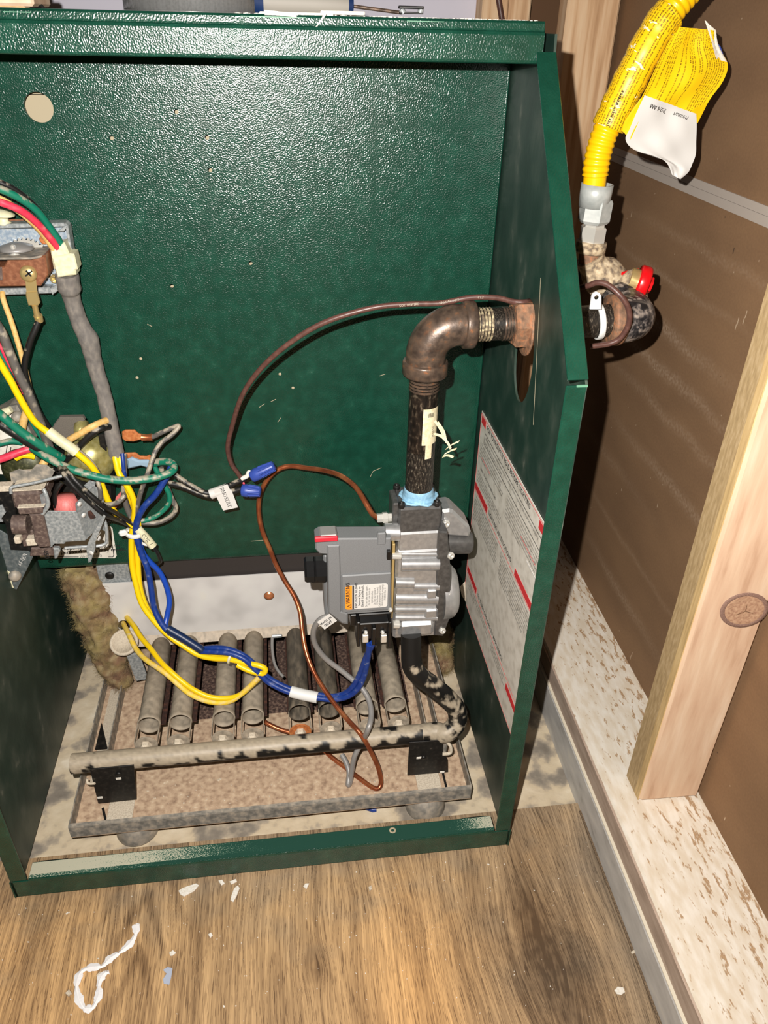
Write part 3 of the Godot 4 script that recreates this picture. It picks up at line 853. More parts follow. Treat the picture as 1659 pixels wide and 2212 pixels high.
	for q in [[Vector3(0.3074, 0.4507, -0.2978), Vector3(0.3135, 0.4539, -0.2978)], [Vector3(0.2936, 0.4441, -0.2978), Vector3(0.3003, 0.4486, -0.2978)], [Vector3(0.3141, 0.4242, -0.2978), Vector3(0.3182, 0.43, -0.2978)], [Vector3(0.4254, 0.3436, -0.2978), Vector3(0.4288, 0.3515, -0.2978)], [Vector3(0.4288, 0.3515, -0.2978), Vector3(0.4393, 0.3563, -0.2978)], [Vector3(0.2708, 0.2559, -0.2978), Vector3(0.2874, 0.2562, -0.2978)], [Vector3(0.1807, 0.5466, -0.2978), Vector3(0.1852, 0.5439, -0.2978)], [Vector3(0.4347, 0.4787, -0.2978), Vector3(0.4412, 0.4808, -0.2978)]]:
		part("scratch", MB.new().tube([q[0], q[1]], 0.00035, 5), M.hole_beige, cab)
	# plates below the back panel
	part("backing_strip", MB.new().box(Vector3(0.3, 0.213, -0.3095), Vector3(0.42, 0.044, 0.002)), M.dark_strip, cab)
	part("strip_end", MB.new().box(Vector3(0.09, 0.213, -0.3085), Vector3(0.04, 0.042, 0.003), 0.0006), M.galv, cab)
	var sc := MB.new().lathe(axis(Vector3(0.0846, 0.2078, -0.307), Vector3.BACK), [Vector2(0.0058, -0.001), Vector2(0.0058, 0.001), Vector2(0.0045, 0.0022), Vector2(0, 0.0026)], 16)
	part("screw", sc, M.black_metal, cab)
	var sh := CSGCombiner3D.new()
	sh.name = "heat_shield"
	sh.position = -cab.position
	cab.add_child(sh)
	var sb := CSGBox3D.new()
	sb.name = "sheet"
	sb.size = Vector3(0.44, 0.0945, 0.0016)
	sb.position = Vector3(0.294, 0.1505, -0.3035)
	sb.material = M.shield
	sh.add_child(sb)
	cut(sh, Vector3(0.2884, 0.1602, -0.303), Vector3.BACK, 0.0072, 24)
	cut(sh, Vector3(0.0908, 0.1259, -0.303), Vector3.BACK, 0.0085, 20)
	part("shield_lip", MB.new().sheet([Vector2(-0.3035, 0.1045), Vector2(-0.3022, 0.1015), Vector2(-0.2955, 0.0915)], 0.0016, along_x(0.08), 0.434), M.shield_dust, cab)
	part("copper_disc", MB.new().lathe(axis(Vector3(0.2882, 0.1554, -0.309), Vector3(0, 0.25, 1)), [Vector2(0.0105, 0.0), Vector2(0.0105, 0.0012), Vector2(0, 0.0016)], 20), M.copper_bright, cab)
	part("firebox_wall", MB.new().box(Vector3(0.28, 0.12, -0.40), Vector3(0.54, 0.22, 0.004)), M.soot, cab)
	# printed sheet on the right side
	var X1 := 0.5574
	var lab := MB.new().prism([Vector2(-0.2815, 0.4372), Vector2(-0.0215, 0.4372), Vector2(-0.0215, 0.151), Vector2(-0.266, 0.151), Vector2(-0.2815, 0.168)], along_x(X1 - 0.0006), 0.0006)
	var lo := part("safety_label", lab, M.cream_label, cab, "white printed safety sheet with red bars")
	part("curled_corner", MB.new().grid([[Vector3(X1 - 0.0008, 0.18, -0.2815), Vector3(X1 - 0.0008, 0.155, -0.268)], [Vector3(X1 - 0.007, 0.1705, -0.283), Vector3(X1 - 0.005, 0.160, -0.277)]], 0.0005), M.dust_top, lo)
	var xr := X1 - 0.0007
	var P := func(z: float, y: float) -> Transform3D: return face(Vector3(xr, y, z), Vector3(0, 0, 1), Vector3.UP)
	for q in [[-0.2775, 0.4285, 0.019, 0.006], [-0.0475, 0.4285, 0.026, 0.006], [-0.2785, 0.3365, 0.062, 0.0058], [-0.0955, 0.3365, 0.074, 0.0058], [-0.277, 0.2075, 0.052, 0.0058], [-0.073, 0.1905, 0.05, 0.0058]]:
		part("red_bar", MB.new().box(Vector3(xr, q[1], q[0] + q[2] * 0.5), Vector3(0.0003, q[3] + 0.003, q[2])), M.red_ink, lo)
	for q in [[-0.28, 0.4345, 0.2585], [-0.28, 0.3305, 0.2585], [-0.278, 0.2005, 0.2565], [-0.265, 0.1525, 0.2435], [-0.262, 0.384, 0.04], [-0.092, 0.384, 0.05]]:
		part("red_line", MB.new().box(Vector3(xr, q[1], q[0] + q[2] * 0.5), Vector3(0.0003, 0.0007, q[2])), M.red_ink_dull, lo)
	part("red_line", MB.new().box(Vector3(xr, 0.30, -0.2805), Vector3(0.0003, 0.268, 0.0006)), M.red_ink_dull, lo)
	var tx := MB.new()
	tx.text("FOR YOUR SAFETY READ BEFORE LIGHTING", 0.0062, P.call(-0.252, 0.4235), true)
	tx.text("WARNING: If you do not follow these instructions exactly, a fire or explosion may result causing property damage, personal injury or loss of life.", 0.0032, P.call(-0.254, 0.4165), false, "Droid Sans", 0.214, 1.0)
	for q in [[-0.258, 0.4185, 0.222, 0.0006], [-0.258, 0.4045, 0.222, 0.0006]]:
		tx.box(Vector3(xr, q[1], q[0] + q[2] * 0.5), Vector3(0.0003, q[3], q[2]))
	for z in [-0.258, -0.036]:
		tx.box(Vector3(xr, 0.4115, z), Vector3(0.0003, 0.014, 0.0006))
	var t1 := "A. This appliance has a pilot which must be lighted by hand. When lighting the pilot, follow these instructions exactly. B. BEFORE LIGHTING smell all around the appliance area for gas. Be sure to smell next to the floor because some gas is heavier than air and will settle on the floor."
	var t2 := "C. Use only your hand to push in or turn the gas control knob. Never use tools. If the knob will not push in or turn by hand, do not try to repair it, call a qualified service technician. Force or attempted repair may result in a fire or explosion. D. Do not use this appliance if any part has been under water. Immediately call a qualified service technician to inspect the appliance and to replace any part of the control system and any gas control which has been under water."
	var t3 := "Do not try to light any appliance. Do not touch any electric switch; do not use any phone in your building. Immediately call your gas supplier from a neighbor's phone. Follow the gas supplier's instructions. If you cannot reach your gas supplier, call the fire department."
	tx.text(t1, 0.0026, P.call(-0.272, 0.4015), false, "Droid Sans", 0.108, 0.4)
	tx.text("WHAT TO DO IF YOU SMELL GAS", 0.0034, P.call(-0.262, 0.3665), true)
	tx.text(t3, 0.0024, P.call(-0.272, 0.3625), false, "Droid Sans", 0.112, 0.2)
	tx.text(t2, 0.0026, P.call(-0.150, 0.4015), false, "Droid Sans", 0.122, 0.4)
	tx.text("LIGHTING INSTRUCTIONS", 0.0058, P.call(-0.210, 0.3345), true)
	var t4 := "1. STOP! Read the safety information above on this label. 2. Set the thermostat to lowest setting. 3. Turn off all electric power to the appliance. 4. Remove control access panel. 5. Push in gas control knob slightly and turn clockwise to OFF. Do not force. 6. Wait five (5) minutes to clear out any gas. If you then smell gas, STOP! Follow B in the safety information above on this label. If you do not smell gas, go to the next step. 7. Find pilot: follow metal tube from gas control."
	var t5 := "8. Turn knob on gas control counterclockwise to PILOT. 9. Push in control knob all the way and hold in. Immediately light the pilot with a match. Continue to hold the control knob in for about one (1) minute after the pilot is lit. Release knob and it will pop back up. Pilot should remain lit. If it goes out, repeat steps 5 through 9. If knob does not pop up when released, stop and immediately call your service technician or gas supplier. 10. Replace control access panel. 11. Turn on all electric power. 12. Set thermostat to desired setting."
	tx.text(t4, 0.0027, P.call(-0.274, 0.3265), false, "Droid Sans", 0.116, 0.6)
	tx.text(t5, 0.0027, P.call(-0.148, 0.3265), false, "Droid Sans", 0.120, 0.8)
	tx.text("TO TURN OFF GAS TO APPLIANCE", 0.0056, P.call(-0.218, 0.2035), true)
	tx.text("1. Set the thermostat to lowest setting. 2. Turn off all electric power to the appliance if service is to be performed. 3. Remove control access panel.", 0.0027, P.call(-0.262, 0.1965), false, "Droid Sans", 0.11, 1.2)
	tx.text("4. Push in gas control knob slightly and turn clockwise to OFF. Do not force. 5. Replace control access panel.", 0.0027, P.call(-0.142, 0.1965), false, "Droid Sans", 0.066, 1.2)
	part("print", tx, M.ink, lo)
	for q in [[0.372, -0.05, 0.03]]:
		part("scuff", MB.new().box(Vector3(xr, q[0], q[1]), Vector3(0.0003, 0.0016, q[2])), M.white_label, lo)

# ---------- burner tray, burner tubes and their supply pipe
func burners() -> void:
	var tr := thing("burner_tray", "dusty shallow metal tray under the burner tubes", "tray", Vector3(0.289, 0.0, -0.2))
	var fl := MB.new().box(Vector3(0.289, 0.0195, -0.225), Vector3(0.474, 0.0016, 0.34))
	part("tray_floor", fl, M.tray, tr)
	part("soot_patch", MB.new().box(Vector3(0.29, 0.0206, -0.305), Vector3(0.37, 0.0008, 0.17)), M.soot, tr)
	part("front_lip", MB.new().sheet([Vector2(-0.0585, 0.0395), Vector2(-0.0552, 0.0392), Vector2(-0.0548, 0.038), Vector2(-0.0548, 0.0215), Vector2(-0.0575, 0.0195)], 0.0015, along_x(0.0515), 0.474), M.galv_dusty, tr)
	part("side_lip", MB.new().box(Vector3(0.0522, 0.0295, -0.225), Vector3(0.0015, 0.021, 0.338)), M.galv_dusty, tr)
	part("side_lip", MB.new().box(Vector3(0.5255, 0.0295, -0.225), Vector3(0.0015, 0.021, 0.338)), M.galv_dusty, tr)
	part("channel_wall", MB.new().box(Vector3(0.0785, 0.031, -0.21), Vector3(0.0015, 0.023, 0.16)), M.galv_dusty, tr)
	part("channel_floor", MB.new().box(Vector3(0.066, 0.0215, -0.21), Vector3(0.024, 0.0015, 0.16), 0.0, Basis(Vector3.FORWARD, -0.25)), M.dust_top, tr)
	part("channel_wall", MB.new().box(Vector3(0.502, 0.031, -0.21), Vector3(0.0015, 0.023, 0.16)), M.galv_dusty, tr)
	part("channel_wall", MB.new().box(Vector3(0.486, 0.0335, -0.21), Vector3(0.0015, 0.026, 0.16)), M.galv_dusty, tr)
	part("notch", MB.new().prism([Vector2(0.0600, -0.1707), Vector2(0.0604, -0.2157), Vector2(0.0755, -0.1704)].map(func(p): return Vector2(p.x, -p.y)), face(Vector3(0, 0.0345, 0), Vector3.RIGHT, Vector3.FORWARD), 0.001), M.black_metal, tr)
	for x in [0.103, 0.478]:
		part("mounting_strap", MB.new().box(Vector3(x, 0.0212, -0.083), Vector3(0.030, 0.002, 0.05), 0.0004), M.dust_top, tr)
	part("slot", MB.new().box(Vector3(0.0865, 0.0206, -0.075), Vector3(0.0028, 0.0006, 0.034), 0.0, Basis(Vector3.UP, 0.35)), M.black_metal, tr)
	part("slot", MB.new().box(Vector3(0.499, 0.0206, -0.078), Vector3(0.0028, 0.0006, 0.036)), M.black_metal, tr)
	for c in [Vector3(0.119, 0, -0.081), Vector3(0.4735, 0, -0.0745)]:
		part("foot", MB.new().lathe(Transform3D(Basis.IDENTITY, c), [Vector2(0.0, -0.012), Vector2(0.025, -0.012), Vector2(0.0255, -0.01), Vector2(0.02, 0.018), Vector2(0, 0.018)], 28), M.galv_dusty, tr)
	var crumbs := MB.new()
	for i in 170:
		var p := Vector3(rng.randf_range(0.13, 0.45), 0.0206, rng.randf_range(-0.12, -0.06))
		var s := rng.randf_range(0.0005, 0.0014) * (1.8 if rng.randf() < 0.06 else 1.0)
		crumbs.box(p, Vector3(s, s, s * rng.randf_range(0.6, 1.6)), s * 0.2, Basis(Vector3(1, 1, 0.3).normalized(), rng.randf() * 6.0))
	solo("grit", crumbs, M.dust_top, "pale grit scattered over the floor of the burner tray", "grit", "", "stuff")
	# eight tubes
	var spots := [0.1365, 0.1745, 0.2275, 0.2632, 0.3215, 0.3590, 0.4075, 0.4440]
	var said := ["outermost burner tube beside the yellow insulation", "burner tube second from the yellow insulation, stained near the shield", "third burner tube, palest dust, under the lower yellow wire loop", "fourth burner tube, under the folded yellow wire loop", "dark burner tube with a copper coloured end plate", "dark burner tube beside the one with the copper plate, crossed by the copper tube", "seventh burner tube, under the blue valve wires", "last burner tube beside the curved black supply pipe"]
	var proto: Node3D
	for i in 8:
		var b: Node3D
		if i == 0:
			b = thing("burner_tube", "", "burner", Vector3(spots[0], 0.06, -0.24), "burner tubes in the tray")
			proto = b
			var c := Vector3(spots[0], 0.088, 0)
			var r := 0.0138
			var back := axis(c + Vector3(0, 0, -0.36), Vector3.BACK)
			part("tube", MB.new().lathe(back, [Vector2(r - 0.001, 0.03), Vector2(r - 0.001, 0.0), Vector2(r - 0.0004, 0.0), Vector2(r - 0.0004, 0.195), Vector2(r, 0.2), Vector2(r + 0.0006, 0.2045), Vector2(r + 0.0002, 0.2062), Vector2(r - 0.0012, 0.2055), Vector2(r - 0.0016, 0.2), Vector2(r - 0.0016, 0.03)], 28), M.dust_metal, b)
			part("flange", MB.new().box(c + Vector3(0.001, -0.0146, -0.262), Vector3(0.0325, 0.0016, 0.19)), M.rust_red, b)
			for s in [-1, 1]:
				part("strap", MB.new().box(c + Vector3(s * (r - 0.0006), 0.0, -0.141), Vector3(0.0012, 0.006, 0.032), 0.0003), M.dust_metal, b)
			var half := arc(Vector2(0, 0), r - 0.0002, -0.25, PI + 0.25, 16)
			var up := half.map(func(p): return p + Vector2(c.x, c.y - 0.003))
			part("end_plate", MB.new().prism(up, Transform3D(Basis.IDENTITY, Vector3(0, 0, -0.1245)), 0.0018, 0.0004), M.dust_metal, b)
			var hx := MB.new().lathe(axis(c + Vector3(0, -0.002, -0.1265), Vector3.BACK, 0.52), [Vector2(0.0, 0.0), Vector2(0.0064, 0.0), Vector2(0.0068, 0.001), Vector2(0.0068, 0.0075), Vector2(0.005, 0.009), Vector2(0.005, 0.016)], 6, false)
			part("orifice", hx, M.dust_top, b)
		else:
			b = proto.duplicate()
			b.name = numbered("burner_tube")
			b.position.x = spots[i]
			if i == 4 or i == 5:
				(b.get_child(0) as MeshInstance3D).material_override = M.dust_dark
			if i == 4:
				(b.get_node("end_plate") as MeshInstance3D).material_override = M.copper_plate
				b.get_node("end_plate").set_meta("label", "copper coloured end plate")
			add_child(b)
		b.set_meta("label", said[i])
	# supply pipe across the front of the tubes
	var mf := thing("supply_pipe", "long dusty black gas pipe lying across the burner fronts, bent up to the valve", "pipe", Vector3(0.3, 0.02, -0.105))
	var L := [Vector3(0.0545, 0.0868, -0.105), Vector3(0.16, 0.0866, -0.105), Vector3(0.27, 0.0864, -0.105), Vector3(0.40, 0.0862, -0.105), Vector3(0.47, 0.086, -0.105)]
	part("straight_run", dust_tube(smooth(L, 40), 0.0118, 44, 81, func(p): return 0.42 - 1.0 * clampf((p.x - 0.20) * 3.0, 0.0, 0.42)), M.dusted, mf)
	var cv := [Vector3(0.465, 0.086, -0.105), Vector3(0.488, 0.0866, -0.1055), Vector3(0.4987, 0.0885, -0.1), Vector3(0.5115, 0.098, -0.1034), Vector3(0.514, 0.114, -0.1094), Vector3(0.5026, 0.134, -0.1114), Vector3(0.4829, 0.158, -0.1113), Vector3(0.464, 0.178, -0.1115), Vector3(0.455, 0.193, -0.1139), Vector3(0.454, 0.212, -0.1193), Vector3(0.454, 0.232, -0.1248)]
	part("bend", dust_tube(smooth(cv, 16), 0.0118, 44, 82, func(p): return clampf(0.06 - (p.y - 0.15) * 8.0, -1.6, 0.16)), M.dusted, mf)
	var pl := MB.new().prism([Vector2(0.0779, 0.0902), Vector2(0.1273, 0.0907), Vector2(0.1215, 0.0296), Vector2(0.0766, 0.0286)], Transform3D(Basis.IDENTITY, Vector3(0, 0, -0.0915)), 0.0016, 0.0003)
	part("bracket", pl, M.black_metal, mf)
	var pr := MB.new().prism([Vector2(0.4523, 0.0875), Vector2(0.4942, 0.0863), Vector2(0.4957, 0.0635), Vector2(0.5018, 0.0507), Vector2(0.5047, 0.0258), Vector2(0.4523, 0.0269)], Transform3D(Basis.IDENTITY, Vector3(0, 0, -0.0915)), 0.0016, 0.0003)
	part("bracket", pr, M.black_metal, mf)
	for q in [Vector3(0.1068, 0.07, -0.0914), Vector3(0.0806, 0.0393, -0.0914), Vector3(0.4656, 0.0582, -0.0914), Vector3(0.4968, 0.027, -0.0914)]:
		part("bracket_slot", MB.new().box(q, Vector3(0.0062, 0.0034, 0.0006), 0.0002), M.white_scrap, mf)
	for q in [Vector3(0.1082, 0.0783, -0.0912), Vector3(0.4714, 0.0577, -0.0912)]:
		part("bolt", MB.new().lathe(axis(q, Vector3.BACK), [Vector2(0.0034, 0), Vector2(0.0034, 0.001), Vector2(0, 0.0016)], 10), M.black_metal, mf)
	part("hook", MB.new().tube(smooth([Vector3(0.0702, 0.0694, -0.096), Vector3(0.071, 0.0648, -0.093), Vector3(0.0797, 0.0667, -0.0905)], 4), 0.0016, 8), M.dust_top, mf)
	part("hook", MB.new().tube(smooth([Vector3(0.5005, 0.0785, -0.094), Vector3(0.5045, 0.0736, -0.092), Vector3(0.505, 0.0628, -0.091), Vector3(0.495, 0.0622, -0.0905)], 4), 0.0022, 8), M.dust_top, mf)
	part("leg", MB.new().tube([Vector3(0.501, 0.082, -0.103), Vector3(0.497, 0.0205, -0.100)], 0.0035, 10), M.galv_dusty, mf)
	part("leg", MB.new().tube([Vector3(0.091, 0.08, -0.104), Vector3(0.094, 0.0205, -0.101)], 0.0035, 10), M.galv_dusty, mf)
	# glass wool packed round the firebox
	wool("fiberglass_batt", "ragged yellow brown glass wool beside the left end of the white shield", [Vector3(0.0427, 0.2164, -0.315), Vector3(0.0532, 0.1717, -0.31), Vector3(0.0584, 0.1271, -0.305), Vector3(0.0669, 0.0763, -0.295), Vector3(0.0752, 0.0321, -0.285)], [0.024, 0.026, 0.026, 0.024, 0.015], 71)
	wool("fiberglass_batt", "dull glass wool behind the curved black supply pipe", [Vector3(0.5401, 0.0662, -0.325), Vector3(0.5405, 0.0289, -0.315), Vector3(0.5418, -0.0046, -0.3)], [0.014, 0.015, 0.012], 72)
	# rollout switch under the corner of the shield
	var rs := thing("rollout_switch", "small pale round heat switch on a grey bracket below the shield corner", "switch", Vector3(0.1004, 0.0488, -0.27))
	var rc := Vector3(0.093, 0.1163, -0.278)
	part("cup", MB.new().lathe(axis(rc, Vector3(0, 0.9, 0.5)), [Vector2(0.0, -0.004), Vector2(0.017, -0.004), Vector2(0.0185, -0.002), Vector2(0.0185, 0.0025), Vector2(0.0165, 0.0035), Vector2(0.0145, 0.002), Vector2(0.0135, -0.001), Vector2(0, -0.001)], 28), M.dust_top, rs)
	part("bracket", MB.new().box(Vector3(0.1044, 0.0731, -0.276), Vector3(0.017, 0.05, 0.0025), 0.0004, Basis(Vector3.BACK, 0.12)), M.galv, rs)

func dust_tube(pts: Array, r: float, n: int, sd: int, amount: Callable, black := Color(0.007, 0.007, 0.007), dust := Color(0.46, 0.39, 0.29), grain := 42.0) -> MB:
	# a black tube with settled dust on its upper side; amount(p) says how thickly
	var m := MB.new().tube(pts, r, n)
	var f := FastNoiseLite.new()
	f.seed = sd
	f.frequency = grain
	f.fractal_octaves = 5
	var near := 0
	for i in m.v.size():
		var p := m.v[i]
		var best := 1e9
		for k in range(maxi(0, near - 3), pts.size()):
			var d: float = p.distance_squared_to(pts[k])
			if d < best:
				best = d; near = k
			elif k > near + 3: break
		if best > r * r * 2.0:
			for k in pts.size():
				var d: float = p.distance_squared_to(pts[k])
				if d < best:
					best = d; near = k
		var nn: Vector3 = (p - pts[near]) / r
		var t: float = nn.y * 0.75 + nn.z * 0.15 + float(amount.call(p)) + 1.15 * f.get_noise_3dv(p)
		m.cs[i] = black.lerp(dust, smoothstep(0.30, 0.55, t) * (0.85 + 0.3 * f.get_noise_3dv(p * 4.0)))
	return m

func wool(called: String, label: String, path: Array, radii: Array, sd: int) -> void:
	var n := FastNoiseLite.new()
	n.seed = sd
	n.frequency = 34.0
	n.fractal_octaves = 4
	n.fractal_gain = 0.42
	var pts := smooth(path, 16)
	var m := MB.new()
	var k := 56
	var rings := []
	var tone := func(p: Vector3) -> Color:
		var s := n.get_noise_3dv(p * 0.8 + Vector3(3, 0, 0))
		var u := n.get_noise_3dv(p * 2.6 + Vector3(0, 7, 0))
		var side := clampf((p.x - pts[0].x) * 9.0 + s * 1.2, -0.5, 1.0)
		var c := Color(0.42, 0.33, 0.13).lerp(Color(0.30, 0.17, 0.10), clampf(side + 0.25, 0.0, 1.0))
		c = c.lerp(Color(0.52, 0.42, 0.24), clampf(u * 1.4, 0.0, 0.7))
		return c.lerp(Color(0.12, 0.08, 0.05), clampf(-u * 1.1, 0.0, 0.6)) * 0.7
	for i in pts.size():
		var f := float(i) / (pts.size() - 1) * (radii.size() - 1)
		var j := mini(int(f), radii.size() - 2)
		var r: float = lerpf(radii[j], radii[j + 1], f - j)
		if i < 3 or i > pts.size() - 4: r *= 0.55 + 0.15 * mini(i, pts.size() - 1 - i)
		var ring := []
		for a in k:
			var d := Vector3(cos(TAU * a / k), 0, sin(TAU * a / k) * 0.75)
			var p: Vector3 = pts[i] + d * r
			ring.push_back(p + d * r * 0.42 * n.get_noise_3dv(p) + Vector3(0, 0.2 * r * n.get_noise_3dv(p * 1.7), 0))
		rings.push_back(ring)
	m.sm = 0
	for i in pts.size() - 1:
		for a in k:
			var b := (a + 1) % k
			m.q4(rings[i][a], rings[i][b], rings[i + 1][b], rings[i + 1][a], (pts[i] + pts[i + 1]) * 0.5)
	for i in m.v.size(): m.cs[i] = tone.call(m.v[i])
	var r2 := RandomNumberGenerator.new()
	r2.seed = sd
	m.sm = -1
	for i in 5200:
		var u := r2.randi_range(0, pts.size() - 1)
		var p: Vector3 = rings[u][r2.randi_range(0, k - 1)]
		var out: Vector3 = (p - pts[u]).normalized()
		var d := (out * r2.randf_range(0.05, 0.7) + Vector3(r2.randf_range(-1, 1), r2.randf_range(-1.2, 1.0), r2.randf_range(-1, 1)).slide(out)).normalized()
		var w := d.cross(out).normalized() * 0.00016
		var l := r2.randf_range(0.003, 0.010)
		var q := p + d * l * 0.5 + out * 0.0012
		var e := q + (d + Vector3(r2.randf_range(-0.6, 0.6), r2.randf_range(-0.6, 0.6), 0.2)).normalized() * l * 0.5
		m.col = (tone.call(p) as Color) * r2.randf_range(0.9, 1.3)
		p += out * 0.0005
		m.t3(p - w, p + w, q, q - out)
		m.t3(q - w, q + w, e, e - out)
	solo(called, m, M.wool, label, "insulation")

# ---------- the gas train: iron pipe, shut-off, control valve and the yellow hose
func many(called: String, list: Array, m: Material, parent: Node3D, label := "") -> void:
	for q in list: part(called, q, m, parent, label)

func ring(at: Vector3, dir: Vector3, r0: float, r1: float, h: float, n := 28) -> MB:
	return MB.new().lathe(axis(at - dir.normalized() * h * 0.5, dir), [Vector2(r0, 0), Vector2(r1 * 0.97, 0), Vector2(r1, h * 0.15), Vector2(r1, h * 0.85), Vector2(r1 * 0.97, h), Vector2(r0, h)], n)

func threads(at: Vector3, dir: Vector3, r: float, h: float, count: int) -> MB:
	var pr := []
	for i in count:
		pr.push_back(Vector2(r - 0.0003, h * i / count))
		pr.push_back(Vector2(r + 0.0007, h * (i + 0.5) / count))
	pr.push_back(Vector2(r - 0.0003, h))
	return MB.new().lathe(axis(at, dir), pr, 28)

func bolt(at: Vector3, dir: Vector3, r: float, h := 0.003) -> MB:
	return MB.new().lathe(axis(at, dir), [Vector2(0, -0.002), Vector2(r, -0.002), Vector2(r, h * 0.6), Vector2(r * 0.8, h), Vector2(r * 0.4, h), Vector2(r * 0.36, h * 0.5), Vector2(0, h * 0.5)], 14)

func gas_train() -> void:
	var R := 0.0147
	var top := Vector3(0.4605, 0.523, -0.158)
	var xr := top.x
	var ya := 0.5862
	var pipe := thing("iron_gas_pipe", "black iron gas pipe with rusty elbow, entering through the cabinet side above the valve", "pipe", Vector3(xr, 0.395, -0.158))
	part("riser", MB.new().tube([Vector3(xr, 0.455, -0.158), Vector3(xr, 0.50, -0.158), Vector3(xr, 0.548, -0.158)], R, 28), M.iron, pipe)
	part("scraped_length", MB.new().tube([Vector3(xr, 0.397, -0.158), Vector3(xr, 0.43, -0.158), Vector3(xr, 0.456, -0.158)], R, 28), M.iron_scraped, pipe)
	part("thread", threads(Vector3(xr, 0.521, -0.158), Vector3.UP, R, 0.016, 5), M.rust, pipe)
	var el := []
	for i in 11:
		var a := PI - PI * 0.5 * i / 10.0
		el.push_back(Vector3(xr + 0.030 + cos(a) * 0.030, ya - 0.030 + sin(a) * 0.030, -0.158))
	el.push_front(Vector3(xr, ya - 0.038, -0.158))
	el.push_back(Vector3(xr + 0.036, ya, -0.158))
	part("elbow", MB.new().tube(el, 0.0196, 28), M.rust, pipe)
	part("elbow_band", ring(Vector3(xr, 0.5445, -0.158), Vector3.UP, R, 0.0223, 0.014), M.rust, pipe)
	part("elbow_band", ring(Vector3(xr + 0.0395, ya, -0.158), Vector3.RIGHT, R, 0.0226, 0.011), M.rust, pipe)
	part("nipple", MB.new().tube([Vector3(xr + 0.036, ya, -0.158), Vector3(0.53, ya, -0.158), Vector3(0.60, ya, -0.158), Vector3(0.65, ya + 0.001, -0.158)], 0.0155, 28), M.iron_scraped, pipe)
	part("thread", threads(Vector3(xr + 0.0455, ya, -0.158), Vector3.RIGHT, 0.0155, 0.016, 5), M.paste, pipe)
	part("thread", threads(Vector3(0.532, ya, -0.158), Vector3.RIGHT, 0.0155, 0.011, 4), M.rust, pipe)
	part("hex_bushing", MB.new().lathe(axis(Vector3(0.5425, ya, -0.158), Vector3.RIGHT, 0.4), [Vector2(0.0155, 0), Vector2(0.0205, 0), Vector2(0.0232, 0.002), Vector2(0.0232, 0.018), Vector2(0.021, 0.021), Vector2(0.0155, 0.021)], 6, false), M.rust_hex, pipe)
	part("locknut", ring(Vector3(0.5568, ya - 0.006, -0.158), Vector3.RIGHT, 0.0155, 0.025, 0.0024), M.rust_hex, pipe)
	var oe := smooth([Vector3(0.642, 0.5872, -0.158), Vector3(0.655, 0.5872, -0.159), Vector3(0.6655, 0.5872, -0.165), Vector3(0.6685, 0.5872, -0.177), Vector3(0.666, 0.5882, -0.192)], 6)
	part("outer_elbow", MB.new().tube(oe, 0.0222, 28), M.crust_black, pipe)
	part("outer_band", ring(Vector3(0.6445, 0.5875, -0.158), Vector3.RIGHT, 0.0155, 0.0245, 0.013), M.rust_hex, pipe)
	part("outer_band", ring(Vector3(0.6645, 0.589, -0.196), Vector3(-0.25, 0.15, -0.95), 0.014, 0.0236, 0.012), M.crust_black, pipe)
	# torn paper sticker on the riser
	var stk := Transform3D(Basis(Vector3.UP, -0.3), Vector3(xr, 0, -0.158))
	var y1: float = (Vector3(0.4629, 0.5063, -0.143)).y
	var y0: float = (Vector3(0.4656, 0.4546, -0.143)).y
	var so := part("paper_sticker", MB.new().lathe(stk, [Vector2(R + 0.0003, y0 + 0.012), Vector2(R + 0.0003, y1)], 10, true, 1.42).lathe(Transform3D(Basis(Vector3.UP, -0.95), Vector3(xr, 0, -0.158)), [Vector2(R + 0.0003, y0 - 0.004), Vector2(R + 0.0003, y0 + 0.012)], 6, true, 0.5), M.sticker_cream, pipe, "torn cream paper sticker")
	var bars := MB.new()
	for i in 7:
		bars.lathe(Transform3D(Basis(Vector3.UP, -0.98 - 0.055 * i), Vector3(xr, 0, -0.158)), [Vector2(R + 0.0005, y1 - 0.009), Vector2(R + 0.0005, y1 - 0.0045)], 1, true, 0.028 if i % 2 else 0.04)
	bars.text("761610", 0.0028, face(Vector3(xr + 0.0108, y1 - 0.032, -0.158 + 0.0108), Vector3.UP, Vector3(-1, 0, 1)))
	part("print", bars, M.ink, so)
	var strips := [[Vector3(0.4688, 0.4945, -0.139), Vector3(0.4748, 0.4855, -0.138), Vector3(0.479, 0.4756, -0.137)], [Vector3(0.4719, 0.4923, -0.14), Vector3(0.4785, 0.4823, -0.139), Vector3(0.4811, 0.4718, -0.137)], [Vector3(0.4689, 0.4797, -0.14), Vector3(0.4762, 0.4778, -0.138), Vector3(0.4826, 0.4712, -0.135), Vector3(0.4854, 0.4659, -0.133)], [Vector3(0.4809, 0.4655, -0.134), Vector3(0.4867, 0.4715, -0.132), Vector3(0.4926, 0.4754, -0.13)], [Vector3(0.4794, 0.4593, -0.134), Vector3(0.4853, 0.4643, -0.132), Vector3(0.4906, 0.4667, -0.131)], [Vector3(0.4781, 0.4567, -0.134), Vector3(0.4826, 0.4586, -0.133), Vector3(0.4884, 0.4573, -0.131)]]
	for s in strips:
		var pts := smooth(s, 4)
		var rows := []
		for p in pts: rows.push_back([p, p + Vector3(0.0012, 0.0026, 0.0006)])
		part("torn_strip", MB.new().grid(rows, 0.0003), M.sticker_cream, so)
	# shut-off valve outside the cabinet
	var sv := thing("shutoff_valve", "crusted gas shut-off valve with red handle outside the cabinet", "valve", Vector3(0.65, 0.60, -0.205))
